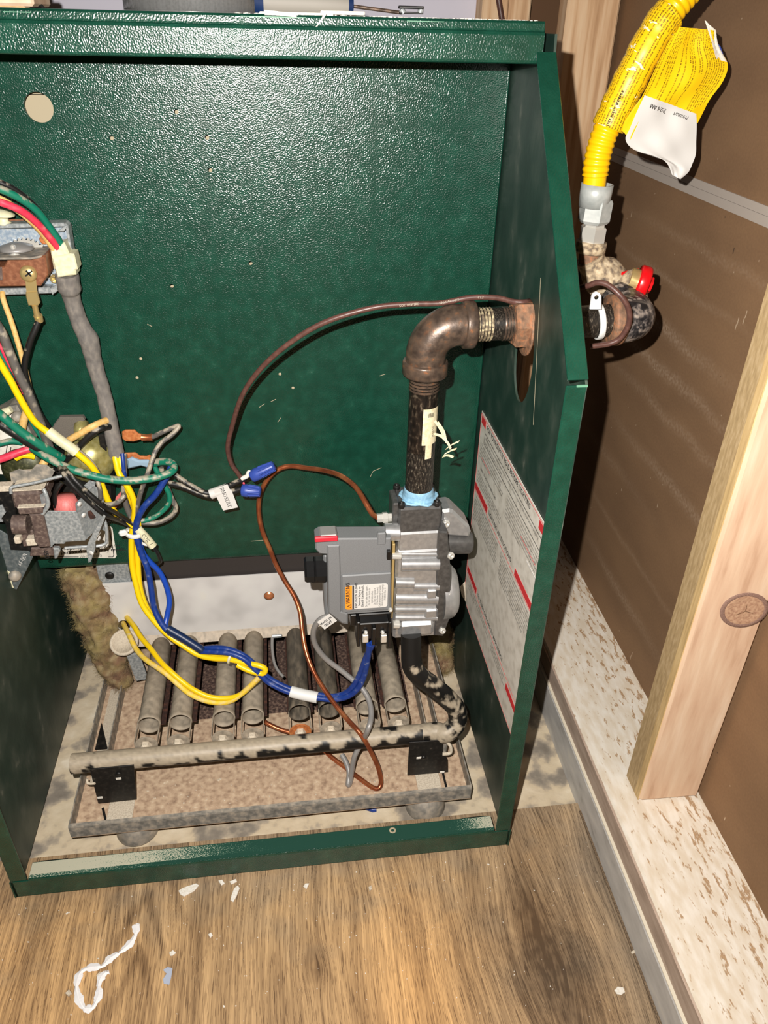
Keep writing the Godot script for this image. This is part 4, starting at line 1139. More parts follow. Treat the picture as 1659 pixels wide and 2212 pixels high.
	var vb := smooth([Vector3(0.6635, 0.590, -0.2), Vector3(0.6784, 0.5925, -0.213), Vector3(0.6574, 0.6086, -0.218), Vector3(0.6432, 0.6204, -0.22), Vector3(0.6354, 0.6315, -0.22)], 6)
	var rr := []
	for i in vb.size(): rr.push_back(lerpf(0.0225, 0.0140, pow(float(i) / (vb.size() - 1), 1.6)) + 0.002 * sin(i * 0.55))
	part("body", MB.new().tube(vb, rr, 28), M.crust, sv)
	var hc := Vector3(0.6841, 0.6121, -0.196)
	var hd := Vector3(1.0, -0.22, 0.35).normalized()
	part("stem", MB.new().tube([Vector3(0.6672, 0.6045, -0.212), hc - hd * 0.006], 0.0125, 20), M.crust, sv)
	part("collar", MB.new().tube([hc - hd * 0.013, hc - hd * 0.004], 0.0118, 20), M.brass, sv)
	var hn := part("handle", MB.new().lathe(axis(hc - hd * 0.005, hd), [Vector2(0.0, 0), Vector2(0.0160, 0), Vector2(0.0168, 0.0015), Vector2(0.0168, 0.0085), Vector2(0.0155, 0.0105), Vector2(0, 0.0105)], 28), M.red_handle, sv, "red plastic handle")
	part("screw", MB.new().lathe(axis(hc + hd * 0.0055, hd), [Vector2(0.0085, 0), Vector2(0.008, 0.0045), Vector2(0, 0.0048)], 6, false), M.red_handle, hn)
	part("lever", MB.new().box(Vector3(0.669, 0.6161, -0.204), Vector3(0.030, 0.011, 0.004), 0.0012, Basis(Vector3.BACK, 0.22)), M.red_handle, sv)
	part("pipe_nipple", MB.new().tube([Vector3(0.6366, 0.6242, -0.22), Vector3(0.6343, 0.6433, -0.22)], 0.0112, 20), M.rust_hex, sv)
	part("sealed_ring", ring(Vector3(0.6346, 0.642, -0.22), Vector3(0.05, 1, 0), 0.009, 0.0152, 0.011), M.crust, sv)
	part("adapter_hex", MB.new().lathe(axis(Vector3(0.6343, 0.6465, -0.22), Vector3(0.02, 1, 0), 0.3), [Vector2(0.0, 0), Vector2(0.0122, 0), Vector2(0.0132, 0.001), Vector2(0.0132, 0.014), Vector2(0.0122, 0.0152), Vector2(0.0105, 0.0155), Vector2(0.0105, 0.021), Vector2(0, 0.021)], 6, false), M.bright_steel, sv)
	# white cable tie round the outer nipple
	var zt := thing("cable_tie", "white cable tie with round eyelet strapped round the outside pipe", "cable tie", Vector3(0.6351, 0.5632, -0.15))
	part("strap", ring(Vector3(0.6285, ya + 0.0005, -0.1575), Vector3(1, 0.12, 0.05), 0.0158, 0.0176, 0.0058), M.white_plastic, zt)
	var ey := CSGCombiner3D.new()
	ey.name = "eyelet_tab"
	ey.position = -base_of(zt)
	zt.add_child(ey)
	var ep := CSGPolygon3D.new()
	ep.name = "tab"
	ep.polygon = PackedVector2Array([Vector2(0.6100, 0.6052), Vector2(0.6097, 0.6173), Vector2(0.6106, 0.6199), Vector2(0.6134, 0.6216), Vector2(0.6168, 0.6202), Vector2(0.6191, 0.6172), Vector2(0.6213, 0.6049)])
	ep.depth = 0.0016
	ep.position = Vector3(0, 0, -0.1385)
	ep.material = M.white_plastic
	ey.add_child(ep)
	cut(ey, Vector3(0.6145, 0.6162, -0.139), Vector3.BACK, 0.0021, 14)
	valve()

func valve() -> void:
	var gv := thing("gas_valve", "grey and silver gas control valve with black knob and orange warning sticker", "valve", Vector3(0.43, 0.22, -0.158))
	# inlet and sealant
	part("inlet_block", MB.new().box(Vector3(0.4593, 0.381, -0.159), Vector3(0.0461, 0.0318, 0.046), 0.0022), M.cast_dark, gv)
	var it := Vector3(0.4585, 0.3969, -0.136)
	var pts := []
	for i in 30:
		var a := TAU * i / 30.0
		pts.push_back(Vector2(cos(a), sin(a)) * (0.0204 + 0.0018 * sin(a * 5.0 + 1.0) + 0.0008 * sin(a * 9.0)))
	var xr: float = (Vector3(0.4605, 0.523, -0.158)).x
	part("sealant", MB.new().prism(pts, Transform3D(Basis(Vector3.RIGHT, -PI / 2), Vector3(xr, it.y + 0.0022, -0.158)), 0.003, 0.0012).lathe(Transform3D(Basis.IDENTITY, Vector3(xr, it.y, -0.158)), [Vector2(0.0182, 0.0015), Vector2(0.0172, 0.004), Vector2(0.0166, 0.0062), Vector2(0.0170, 0.0072), Vector2(0.0158, 0.0092), Vector2(0.0161, 0.0102), Vector2(0.0149, 0.0125)], 28), M.sealant, gv)
	for q in [Vector2(-0.0188, 0.0175), Vector2(0.0188, 0.0175), Vector2(-0.0188, -0.0195), Vector2(0.0188, -0.0195)]:
		part("cap_screw", MB.new().lathe(Transform3D(Basis.IDENTITY, Vector3(it.x + q.x, it.y, -0.158 + q.y)), [Vector2(0.0036, -0.001), Vector2(0.0038, 0.0008), Vector2(0.0038, 0.0042), Vector2(0.0034, 0.0048), Vector2(0.0018, 0.0048), Vector2(0.0018, 0.0028), Vector2(0, 0.0028)], 16), M.black_metal, gv)
	part("upper_casting", MB.new().box(Vector3(0.4595, 0.3537, -0.159), Vector3(0.0463, 0.0268, 0.05), 0.002), M.cast, gv)
	part("casting", MB.new().box(Vector3(0.4607, 0.2823, -0.16), Vector3(0.0531, 0.1265, 0.056), 0.003), M.cast, gv)
	# ribs and bosses across the casting
	part("rib", MB.new().tube([Vector3(0.4399, 0.3399, -0.134), Vector3(0.481, 0.3376, -0.134)], 0.0036, 14), M.cast, gv)
	part("rib", MB.new().tube([Vector3(0.4556, 0.2948, -0.134), Vector3(0.4847, 0.2932, -0.134)], 0.0058, 16), M.cast, gv)
	part("rib", MB.new().tube([Vector3(0.4354, 0.2784, -0.136), Vector3(0.484, 0.275, -0.136)], 0.0085, 18), M.cast, gv)
	part("rib", MB.new().tube([Vector3(0.4354, 0.264, -0.133), Vector3(0.4843, 0.2604, -0.133)], 0.0042, 14), M.cast, gv)
	part("rib", MB.new().box(Vector3(0.477, 0.2571, -0.1335), Vector3(0.0151, 0.0131, 0.012), 0.002), M.cast, gv)
	part("rib", MB.new().tube([Vector3(0.4358, 0.2517, -0.133), Vector3(0.4851, 0.248, -0.133)], 0.0046, 14), M.cast, gv)
	part("rib", MB.new().box(Vector3(0.4603, 0.2367, -0.1325), Vector3(0.0418, 0.0218, 0.014), 0.0042), M.cast, gv)
	part("boss", MB.new().tube([Vector3(0.44, 0.3276, -0.132), Vector3(0.4823, 0.3258, -0.132)], 0.0078, 20), M.cast, gv)
	part("boss", MB.new().box(Vector3(0.4756, 0.287, -0.132), Vector3(0.0106, 0.0119, 0.012), 0.0012), M.cast, gv)
	part("boss", MB.new().tube([Vector3(0.4343, 0.3025, -0.133), Vector3(0.4552, 0.3009, -0.133)], 0.0065, 18), M.cast, gv)
	part("boss_stud", MB.new().tube([Vector3(0.4294, 0.3425, -0.128), Vector3(0.439, 0.3418, -0.128)], 0.0038, 14), M.bright_steel, gv)
	part("boss_stud", MB.new().tube([Vector3(0.433, 0.2462, -0.1275), Vector3(0.44, 0.2456, -0.1275)], 0.0048, 14), M.bright_steel, gv)
	# cover plate and round diaphragm housing on the right
	part("cover_plate", MB.new().prism([Vector2(0.4788, 0.3702), Vector2(0.4890, 0.3683), Vector2(0.4932, 0.3357), Vector2(0.4973, 0.3069), Vector2(0.4993, 0.2465), Vector2(0.4934, 0.2202), Vector2(0.4822, 0.2227), Vector2(0.4825, 0.2549), Vector2(0.4789, 0.3337)], Transform3D(Basis.IDENTITY, Vector3(0, 0, -0.1295)), 0.056, 0.0016), M.cast_dark, gv)
	var dc := Vector3(0.4998, 0.2707, -0.157)
	part("diaphragm_cover", MB.new().lathe(axis(Vector3(dc.x, dc.y - 0.004, -0.157), Vector3.RIGHT), [Vector2(0.034, -0.008), Vector2(0.0335, 0.0), Vector2(0.031, 0.006), Vector2(0.026, 0.010), Vector2(0, 0.0115)], 36), M.cast, gv)
	part("side_port", MB.new().tube([Vector3(0.4954, 0.3313, -0.163), Vector3(0.5229, 0.3301, -0.163), Vector3(0.525, 0.3299, -0.163)], [0.0132, 0.0132, 0.0118], 24), M.cast_dark, gv)
	part("vent_housing", MB.new().prism([Vector2(0.4854, 0.3811), Vector2(0.4950, 0.3823), Vector2(0.4993, 0.3803), Vector2(0.5185, 0.3591), Vector2(0.5213, 0.3509), Vector2(0.5198, 0.3435), Vector2(0.4885, 0.3481)], Transform3D(Basis.IDENTITY, Vector3(0, 0, -0.152)), 0.03, 0.003), M.cast, gv)
	for q in [[Vector3(0.4944, 0.3363, -0.131), 0.0042], [Vector3(0.4914, 0.2305, -0.129), 0.004], [Vector3(0.4911, 0.3658, -0.15), 0.0044], [Vector3(0.4965, 0.282, -0.131), 0.003]]:
		part("bolt", bolt(q[0], Vector3(0.5, 0.2, 1), q[1]), M.bright_steel, gv)
	part("gasket", MB.new().box(Vector3(0.4309, 0.3062, -0.153), Vector3(0.0031, 0.1028, 0.05), 0.0004), M.brass, gv)
	# inlet fittings on the left
	part("pressure_tap", MB.new().tube([Vector3(0.4221, 0.3669, -0.138), Vector3(0.4376, 0.3665, -0.138)], 0.0100, 20), M.cast, gv)
	part("tap_screw", MB.new().tube([Vector3(0.4122, 0.3661, -0.134), Vector3(0.4231, 0.3653, -0.134)], 0.0048, 6), M.bright_steel, gv)
	part("tube_fitting", MB.new().lathe(axis(Vector3(0.4152, 0.3766, -0.152), Vector3(1, 0.02, 0), 0.2), [Vector2(0.0, 0), Vector2(0.0048, 0), Vector2(0.0052, 0.001), Vector2(0.0052, 0.006), Vector2(0.0062, 0.0062), Vector2(0.0062, 0.0115), Vector2(0.005, 0.012), Vector2(0.005, 0.02)], 6, false), M.bright_steel, gv)
	part("fitting_flange", MB.new().box(Vector3(0.4344, 0.3857, -0.159), Vector3(0.007, 0.0258, 0.03), 0.0012), M.cast_dark, gv)
	# grey operator head
	var z0 := -0.121
	var head := part("operator_head", MB.new().prism([Vector2(0.3472, 0.3717), Vector2(0.3516, 0.3749), Vector2(0.4266, 0.3704), Vector2(0.4298, 0.2710), Vector2(0.3810, 0.2706), Vector2(0.3809, 0.2558), Vector2(0.3737, 0.2579), Vector2(0.3590, 0.2746), Vector2(0.3594, 0.3543), Vector2(0.3512, 0.3555), Vector2(0.3470, 0.3618)], Transform3D(Basis.IDENTITY, Vector3(0, 0, z0)), 0.024, 0.0014), M.grey_plastic, gv)
	part("head_rear", MB.new().box(Vector3(0.3941, 0.2928, -0.164), Vector3(0.0757, 0.0878, 0.04), 0.002), M.grey_plastic, head)
	part("corner_post", MB.new().prism([Vector2(0.3594, 0.3673), Vector2(0.3724, 0.3670), Vector2(0.3731, 0.3297), Vector2(0.3731, 0.2774), Vector2(0.3803, 0.2741), Vector2(0.3802, 0.2594), Vector2(0.3735, 0.2614), Vector2(0.3593, 0.2773)], Transform3D(Basis.IDENTITY, Vector3(0, 0, -0.1185)), 0.006, 0.0012), M.grey_plastic, head)
	part("front_step", MB.new().box(Vector3(0.4008, 0.3013, -0.1215), Vector3(0.0538, 0.0513, 0.006), 0.0012), M.grey_plastic, head)
	part("lug", MB.new().box(Vector3(0.4164, 0.3709, -0.1225), Vector3(0.0093, 0.0153, 0.006), 0.0012), M.grey_plastic, head)
	part("latch", MB.new().box(Vector3(0.3609, 0.3786, -0.128), Vector3(0.0186, 0.0029, 0.019), 0.0015), M.lead, head)
	part("red_lever", MB.new().box(Vector3(0.3585, 0.3763, -0.1185), Vector3(0.0238, 0.0058, 0.004), 0.0008), M.red_plastic, gv, "red lever")
	var kc := Vector3(0.3601, 0.3147, -0.15)
	var kn := part("knob", MB.new().lathe(axis(kc, Vector3.LEFT, 0.35), [Vector2(0.0095, -0.001), Vector2(0.0135, 0.0), Vector2(0.0148, 0.001), Vector2(0.0148, 0.012), Vector2(0.0142, 0.0135), Vector2(0.0150, 0.0145), Vector2(0.0150, 0.0225), Vector2(0.0135, 0.025), Vector2(0, 0.025)], 10, false), M.black_plastic, gv)
	part("knob_flat", MB.new().box(Vector3(0.3507, 0.3102, -0.148), Vector3(0.0172, 0.0165, 0.018), 0.002), M.black_plastic, kn)
	# warning sticker: the words run up the valve
	var zl := -0.1178
	var a := Vector3(0.3777, 0.2807, -0.118)
	var b := Vector3(0.4242, 0.3136, -0.118)
	var lab := part("warning_sticker", MB.new().prism(rrect(a.x, a.y, b.x, b.y, 0.003), Transform3D(Basis.IDENTITY, Vector3(0, 0, zl)), 0.0006), M.white_label, gv, "white sticker with an orange warning band")
	var w1 := a.x + (b.x - a.x) * 0.16
	part("orange_band", MB.new().prism([Vector2(w1, b.y)] + arc(Vector2(a.x + 0.003, b.y - 0.003), 0.003, PI / 2, PI, 4) + arc(Vector2(a.x + 0.003, a.y + 0.003), 0.003, PI, PI * 1.5, 4) + [Vector2(w1, a.y)], Transform3D(Basis.IDENTITY, Vector3(0, 0, zl + 0.0002)), 0.0003), M.orange, lab)
	var tx := MB.new()
	var zt := zl + 0.0003
	tx.box(Vector3(w1 + 0.0012, (a.y + b.y) * 0.5, zl + 0.0001), Vector3(0.0018, b.y - a.y, 0.0003))
	var hgt := b.y - a.y
	var T := func(k: float, off: float) -> Transform3D: return face(Vector3(a.x + (b.x - a.x) * k, a.y + hgt * off, zt), Vector3.UP, Vector3.LEFT)
	tx.text("WARNING", 0.0042, T.call(0.135, 0.26), true)
	tx.prism([Vector2(a.x + 0.0018, a.y + 0.0048), Vector2(a.x + 0.0066, a.y + 0.002), Vector2(a.x + 0.0066, a.y + 0.0076)], Transform3D(Basis.IDENTITY, Vector3(0, 0, zl + 0.0004)), 0.0002)
	var rows := [["EXPLOSION HAZARD", 0.30, 0.0026, 0.06], ["Severe Injury or", 0.375, 0.0025, 0.14], ["Death Can Result.", 0.45, 0.0025, 0.10], ["Do not take valve apart.", 0.535, 0.0020, 0.08], ["Do not use tools to", 0.60, 0.0020, 0.14], ["operate valve.", 0.665, 0.0020, 0.22], ["Do not use valve if", 0.73, 0.0020, 0.14], ["it has been flooded.", 0.79, 0.0020, 0.14], ["Call serviceman if valve", 0.85, 0.0020, 0.06], ["does not work properly.", 0.91, 0.0020, 0.08], ["394806 Rev. U", 0.97, 0.0020, 0.30]]
	for r in rows:
		tx.text(r[0], r[2], T.call(r[1], r[3]), r[1] < 0.5)
	part("print", tx, M.ink, lab)
	part("warning_triangle", MB.new().prism([Vector2(a.x + 0.0031, a.y + 0.0048), Vector2(a.x + 0.0060, a.y + 0.0032), Vector2(a.x + 0.0060, a.y + 0.0064)], Transform3D(Basis.IDENTITY, Vector3(0, 0, zl + 0.0005)), 0.0002), M.orange, lab)
	# black terminal block under the head
	var tb := part("terminal_block", MB.new().box(Vector3(0.4076, 0.2564, -0.147), Vector3(0.047, 0.0164, 0.04), 0.001), M.black_plastic, gv)
	part("terminal_body", MB.new().box(Vector3(0.4108, 0.245, -0.128), Vector3(0.0349, 0.0235, 0.016), 0.001), M.black_plastic, tb)
	part("terminal_ear", MB.new().box(Vector3(0.3918, 0.2478, -0.123), Vector3(0.0036, 0.0362, 0.022), 0.0008), M.black_plastic, tb)
	part("terminal_ear", MB.new().box(Vector3(0.4274, 0.2445, -0.123), Vector3(0.0037, 0.0366, 0.022), 0.0008), M.black_plastic, tb)
	part("divider", MB.new().box(Vector3(0.4094, 0.2424, -0.1225), Vector3(0.0042, 0.0255, 0.02), 0.0008), M.black_plastic, tb)
	part("spade_terminal", MB.new().box(Vector3(0.4, 0.2385, -0.1165), Vector3(0.0068, 0.0111, 0.004), 0.0008), M.bright_steel, tb)
	part("spade_terminal", MB.new().box(Vector3(0.4211, 0.2365, -0.1165), Vector3(0.0069, 0.0111, 0.004), 0.0008), M.bright_steel, tb)
	part("terminal_screw", bolt(Vector3(0.4006, 0.246, -0.1185), Vector3(0, 0.4, 1), 0.0024), M.bright_steel, tb)
	part("terminal_screw", bolt(Vector3(0.4196, 0.2442, -0.1185), Vector3(0, 0.4, 1), 0.0024), M.bright_steel, tb)
	part("head_clip", MB.new().box(Vector3(0.4241, 0.3511, -0.1195), Vector3(0.004, 0.0109, 0.006), 0.0006), M.black_plastic, head)
	part("head_screw", bolt(Vector3(0.4278, 0.2766, -0.1185), Vector3(0, 0.2, 1), 0.0026), M.bright_steel, head)

func hose() -> void:
	var h := thing("gas_hose", "yellow corrugated gas hose with a torn yellow and white tag", "hose", Vector3(0.6338, 0.6655, -0.22))
	part("nut_skirt", MB.new().lathe(axis(Vector3(0.6309, 0.6797, -0.22), Vector3(0.02, 1, 0.0)), [Vector2(0.0112, 0.0), Vector2(0.0146, 0.0), Vector2(0.0152, 0.012), Vector2(0.0154, 0.021), Vector2(0.0140, 0.021), Vector2(0.0136, 0.012)], 28), M.nut_silver, h)
	part("hex_nut", MB.new().lathe(axis(Vector3(0.633, 0.6646, -0.22), Vector3(0.03, 1, 0.0), 0.52), [Vector2(0.0, 0.0), Vector2(0.0132, 0.0), Vector2(0.0156, 0.003), Vector2(0.0156, 0.020), Vector2(0.0142, 0.0225), Vector2(0, 0.0225)], 6, false), M.nut_silver, h)
	var path := [Vector3(0.6293, 0.689, -0.22), Vector3(0.628, 0.7015, -0.22), Vector3(0.6272, 0.7219, -0.22), Vector3(0.6294, 0.7397, -0.22), Vector3(0.6339, 0.7544, -0.22), Vector3(0.6418, 0.7756, -0.22), Vector3(0.6496, 0.7954, -0.22), Vector3(0.6583, 0.8158, -0.22), Vector3(0.6699, 0.835, -0.221), Vector3(0.6845, 0.8528, -0.223), Vector3(0.7028, 0.8699, -0.226), Vector3(0.7258, 0.8862, -0.23)]
	var pts := smooth(path, 6)
	var fine := []
	var rr := []
	var run := 0.0
	for i in pts.size() - 1:
		var l: float = (pts[i + 1] - pts[i]).length()
		var k := maxi(1, int(l / 0.0007))
		for j in k:
			var s := run + l * j / k
			fine.push_back((pts[i] as Vector3).lerp(pts[i + 1], float(j) / k))
			rr.push_back(0.0108 if s < 0.019 else 0.0113 + 0.0013 * pow(0.5 + 0.5 * cos(TAU * (s - 0.019) / 0.0056), 0.7))
		run += l
	part("corrugated_tube", MB.new().tube(fine, rr, 24), M.yellow_hose, h)
	# printed wrap round the hose
	var wp := smooth([Vector3(0.6327, 0.7487, -0.22), Vector3(0.6375, 0.7636, -0.22), Vector3(0.6418, 0.7756, -0.22), Vector3(0.6496, 0.7954, -0.22), Vector3(0.6583, 0.8158, -0.22), Vector3(0.667, 0.8315, -0.2205), Vector3(0.6733, 0.8391, -0.2212)], 6)
	var wr := []
	for i in wp.size(): wr.push_back(0.0152 + 0.0004 * sin(i * 0.9) + 0.0003 * sin(i * 2.1))
	wr[0] = 0.0146; wr[-1] = 0.0132
	var wrap := plain(Color.WHITE, 0.42)
	wrap.albedo_texture = print_lines(c8(250, 200, 16), c8(92, 70, 10), 512, 512, 11, 4, 0.06, 0.5)
	wrap.uv1_scale = Vector3(2.0, 0.62, 1)
	var wm := part("printed_wrap", turned(wp, wr, 28), wrap, h)
	var dr := MB.new()
	var ax: Vector3 = ((wp[8] as Vector3) - wp[0]).normalized()
	dr.text("DO NOT REUSE", 0.0031, face(wp[0] + Vector3(-0.0050, 0.003, 0.0149), ax, Vector3(-0.82, 0.42, 0.35)), true)
	part("print", dr, M.ink, wm)
	# the loose tag
	var yl := plain(Color.WHITE, 0.45)
	yl.albedo_texture = print_lines(c8(252, 204, 14), c8(96, 74, 8), 512, 512, 17, 5, 0.04)
	yl.uv1_scale = Vector3(1, 1, 1)
	var lr := [[Vector3(0.6773, 0.8291, -0.212), Vector3(0.7106, 0.8271, -0.206)], [Vector3(0.6685, 0.8146, -0.206), Vector3(0.7201, 0.8153, -0.214)], [Vector3(0.6612, 0.7978, -0.204), Vector3(0.7341, 0.802, -0.216)], [Vector3(0.6571, 0.7849, -0.204), Vector3(0.7325, 0.7886, -0.2145)], [Vector3(0.6541, 0.7746, -0.206), Vector3(0.7236, 0.774, -0.214)], [Vector3(0.6544, 0.767, -0.209), Vector3(0.7181, 0.7587, -0.215)]]
	var tg := part("tag", soft(lr, 16, 0.0024, true), yl, h, "yellow printed tag hanging from the hose")
	part("tag_edge", soft([[Vector3(0.6526, 0.7747, -0.2045), Vector3(0.6583, 0.7748, -0.2038)], [Vector3(0.6423, 0.7575, -0.205), Vector3(0.6543, 0.7563, -0.2036)], [Vector3(0.6408, 0.7484, -0.2055), Vector3(0.6496, 0.741, -0.204)]], 4, 0.0006, false), M.yellow_hose, tg)
	part("tag_edge", soft([[Vector3(0.7058, 0.7652, -0.209), Vector3(0.7211, 0.7712, -0.212)], [Vector3(0.7103, 0.7562, -0.209), Vector3(0.7144, 0.7546, -0.21)]], 4, 0.0004, false), M.yellow_hose, tg)
	part("torn_edge", soft([[Vector3(0.6983, 0.8343, -0.2055), Vector3(0.7101, 0.8271, -0.205)], [Vector3(0.7111, 0.8181, -0.209), Vector3(0.72, 0.8164, -0.2135)], [Vector3(0.7209, 0.8055, -0.213), Vector3(0.7332, 0.8034, -0.216)]], 6, 0.0012, false), M.white_scrap, tg)
	part("blue_corner", soft([[Vector3(0.719, 0.8181, -0.215), Vector3(0.7231, 0.8154, -0.2155)], [Vector3(0.7226, 0.8111, -0.2158), Vector3(0.7278, 0.8097, -0.2165)]], 4, 0.0002, false), M.nut_blue, tg)
	var wl := [[Vector3(0.6551, 0.7771, -0.2024), Vector3(0.7101, 0.7624, -0.208)], [Vector3(0.6507, 0.7638, -0.203), Vector3(0.7131, 0.7532, -0.2084)], [Vector3(0.6468, 0.7494, -0.2034), Vector3(0.7162, 0.7396, -0.2088)], [Vector3(0.6449, 0.741, -0.2034), Vector3(0.7188, 0.7285, -0.2092)], [Vector3(0.6554, 0.7326, -0.203), Vector3(0.7169, 0.7198, -0.2084)], [Vector3(0.6857, 0.7239, -0.204), Vector3(0.7141, 0.7131, -0.207)], [Vector3(0.6973, 0.711, -0.2046), Vector3(0.707, 0.7072, -0.2056)]]
	var wt := part("white_tag", soft(wl, 14, 0.0022, false), M.white_label, tg, "white blank lower half of the tag")
	var st := MB.new()
	var rt: Vector3 = (Vector3(0.654, 0.7772, -0.2) - Vector3(0.7059, 0.7631, -0.2)).normalized()
	var upd := Vector3(-0.35, -0.92, 0)
	st.text("7191002/1", 0.0024, face(Vector3(0.7017, 0.7611, -0.204), rt, upd))
	st.text("7:24 AM", 0.0032, face(Vector3(0.6771, 0.7676, -0.2002), rt, upd))
	part("print", st, M.ink, wt)

func turned(pts: Array, r: Array, n: int) -> MB:
	# a wrap whose print runs along it
	var m := MB.new().tube(pts, r, n, true)
	var l := 0.0
	for i in m.uv.size(): m.uv[i] = Vector2(m.uv[i].y * 6.0, m.uv[i].x * 1.2)
	return m

func soft(lr: Array, n: int, wave: float, swap: bool) -> MB:
	# a limp sheet between two edges
	var left := smooth(lr.map(func(q): return q[0]), 4)
	var right := smooth(lr.map(func(q): return q[1]), 4)
	var rows := []
	for i in left.size():
		var row := []
		for j in n + 1:
			var t := float(j) / n
			var w := sin(t * PI)
			row.push_back((left[i] as Vector3).lerp(right[i], t) + Vector3(0, 0, wave * (w * 0.8 * sin(t * 7.0 + i * 0.35) + w * 0.3 * sin(t * 13.0 - i * 0.5))))
		rows.push_back(row)
	var m := MB.new().grid(rows, 0.0004)
	if swap:
		for i in m.uv.size(): m.uv[i] = Vector2(m.uv[i].y, m.uv[i].x)
	return m

# ---------- controls on the left of the back panel
func flat(poly: Array, z: float, depth: float, bev := 0.0) -> MB:
	return MB.new().prism(poly, Transform3D(Basis.IDENTITY, Vector3(0, 0, z)), depth, bev)

func electrics() -> void:
	# fan switch at the top left
	var fs := thing("fan_switch", "fan switch with a brown block and brass screw in a zinc tray", "switch", Vector3(0.0686, 0.5827, -0.285))
	part("back_plate", flat([Vector2(0.0338, 0.6537), Vector2(0.1205, 0.6549), Vector2(0.1184, 0.6019), Vector2(0.0966, 0.5872), Vector2(0.0167, 0.5858)], -0.281, 0.0016), M.zinc, fs)
	part("upper_rim", flat([Vector2(0.0383, 0.6565), Vector2(0.1221, 0.6580), Vector2(0.1226, 0.6542), Vector2(0.0373, 0.6523)], -0.268, 0.0145, 0.0006), M.galv, fs)
	part("lower_rim", flat([Vector2(0.0230, 0.5952), Vector2(0.0968, 0.5962), Vector2(0.0978, 0.5901), Vector2(0.0213, 0.5887)], -0.268, 0.0145, 0.0008), M.galv, fs)
	part("side_rim", flat([Vector2(0.1229, 0.6576), Vector2(0.1253, 0.6546), Vector2(0.1236, 0.6064), Vector2(0.1207, 0.6050)], -0.268, 0.0145, 0.0006), M.galv, fs)
	part("rim_tab", flat([Vector2(0.1145, 0.6500), Vector2(0.1234, 0.6559), Vector2(0.1248, 0.6546), Vector2(0.1205, 0.6499)], -0.267, 0.003, 0.0004), M.galv, fs)
	part("rim_tab", flat([Vector2(0.0967, 0.5957), Vector2(0.1065, 0.6002), Vector2(0.1063, 0.5947), Vector2(0.0981, 0.5892)], -0.266, 0.003, 0.0004), M.galv, fs)
	part("rim_back", flat([Vector2(0.0340, 0.6582), Vector2(0.0850, 0.6579), Vector2(0.0896, 0.6553), Vector2(0.0329, 0.6539)], -0.284, 0.003), M.bakelite, fs)
	var block := part("switch_body", flat([Vector2(0.0377, 0.6242), Vector2(0.0659, 0.6238), Vector2(0.0707, 0.6302), Vector2(0.0951, 0.6312), Vector2(0.1058, 0.6341), Vector2(0.1045, 0.6154), Vector2(0.0955, 0.6049), Vector2(0.0329, 0.6050)], -0.243, 0.038, 0.001), M.bakelite, fs)
	part("recess", flat([Vector2(0.0378, 0.6239), Vector2(0.0643, 0.6235), Vector2(0.0622, 0.6109), Vector2(0.0344, 0.6104)], -0.2425, 0.002, 0.0004), M.relay_brown, block)
	var ty: float = (Vector3(0.083, 0.6313, -0.243)).y
	var tx0: float = (Vector3(0.1058, 0.6341, -0.243)).x
	part("cover", MB.new().prism([Vector2(0.014, -0.006), Vector2(tx0 - 0.012, -0.006), Vector2(tx0 - 0.002, 0.002), Vector2(tx0 - 0.002, 0.037), Vector2(0.014, 0.037)], Transform3D(Basis(Vector3.RIGHT, -PI / 2), Vector3(0, ty + 0.0022, -0.243)), 0.002, 0.0005), M.galv_dusty, block)
	part("dial", MB.new().lathe(Transform3D(Basis.IDENTITY, Vector3(0.0752, 0.631, -0.262) + Vector3(0, 0.004, 0)), [Vector2(0, 0), Vector2(0.016, 0), Vector2(0.015, 0.003), Vector2(0.006, 0.006), Vector2(0, 0.006)], 24), M.lead, block)
	part("dial_stud", MB.new().lathe(Transform3D(Basis.IDENTITY, Vector3(0.076, 0.6305, -0.25) + Vector3(0, 0.002, 0)), [Vector2(0.005, 0), Vector2(0.0052, 0.001), Vector2(0.0026, 0.0018), Vector2(0.0024, 0.009), Vector2(0, 0.0102)], 14), M.bright_steel, block)
	var teeth := []
	for i in 64:
		var r := 0.0235 if i % 2 == 0 else 0.0212
		for e in [-0.3, 0.3]:
			var a: float = TAU * (i + e) / 64.0
			teeth.push_back(Vector2(cos(a), sin(a)) * r)
	part("toothed_wheel", MB.new().prism(teeth, Transform3D(Basis.IDENTITY, Vector3(0.0795, 0.6194, -0.276)), 0.0012), M.bright_steel, fs)
	part("terminal_screw", MB.new().lathe(axis(Vector3(0.087, 0.617, -0.243), Vector3(0.1, 0.1, 1)), [Vector2(0, -0.002), Vector2(0.0076, 0.0), Vector2(0.0080, 0.001), Vector2(0.0074, 0.0032), Vector2(0.005, 0.0046), Vector2(0, 0.005)], 22), M.brass, fs)
	part("screw_slot", MB.new().box(Vector3(0.0886, 0.6184, -0.2378), Vector3(0.0085, 0.0014, 0.0008), 0.0, Basis(Vector3.BACK, 0.6)), M.black_metal, fs)
	part("screw_slot", MB.new().box(Vector3(0.0886, 0.6184, -0.2378), Vector3(0.0014, 0.0065, 0.0008), 0.0, Basis(Vector3.BACK, 0.6)), M.black_metal, fs)
	part("rivet", bolt(Vector3(0.0981, 0.6402, -0.279), Vector3.BACK, 0.0045), M.copper_plate, fs)
	part("rivet", bolt(Vector3(0.1, 0.6018, -0.279), Vector3.BACK, 0.0045), M.brass, fs)
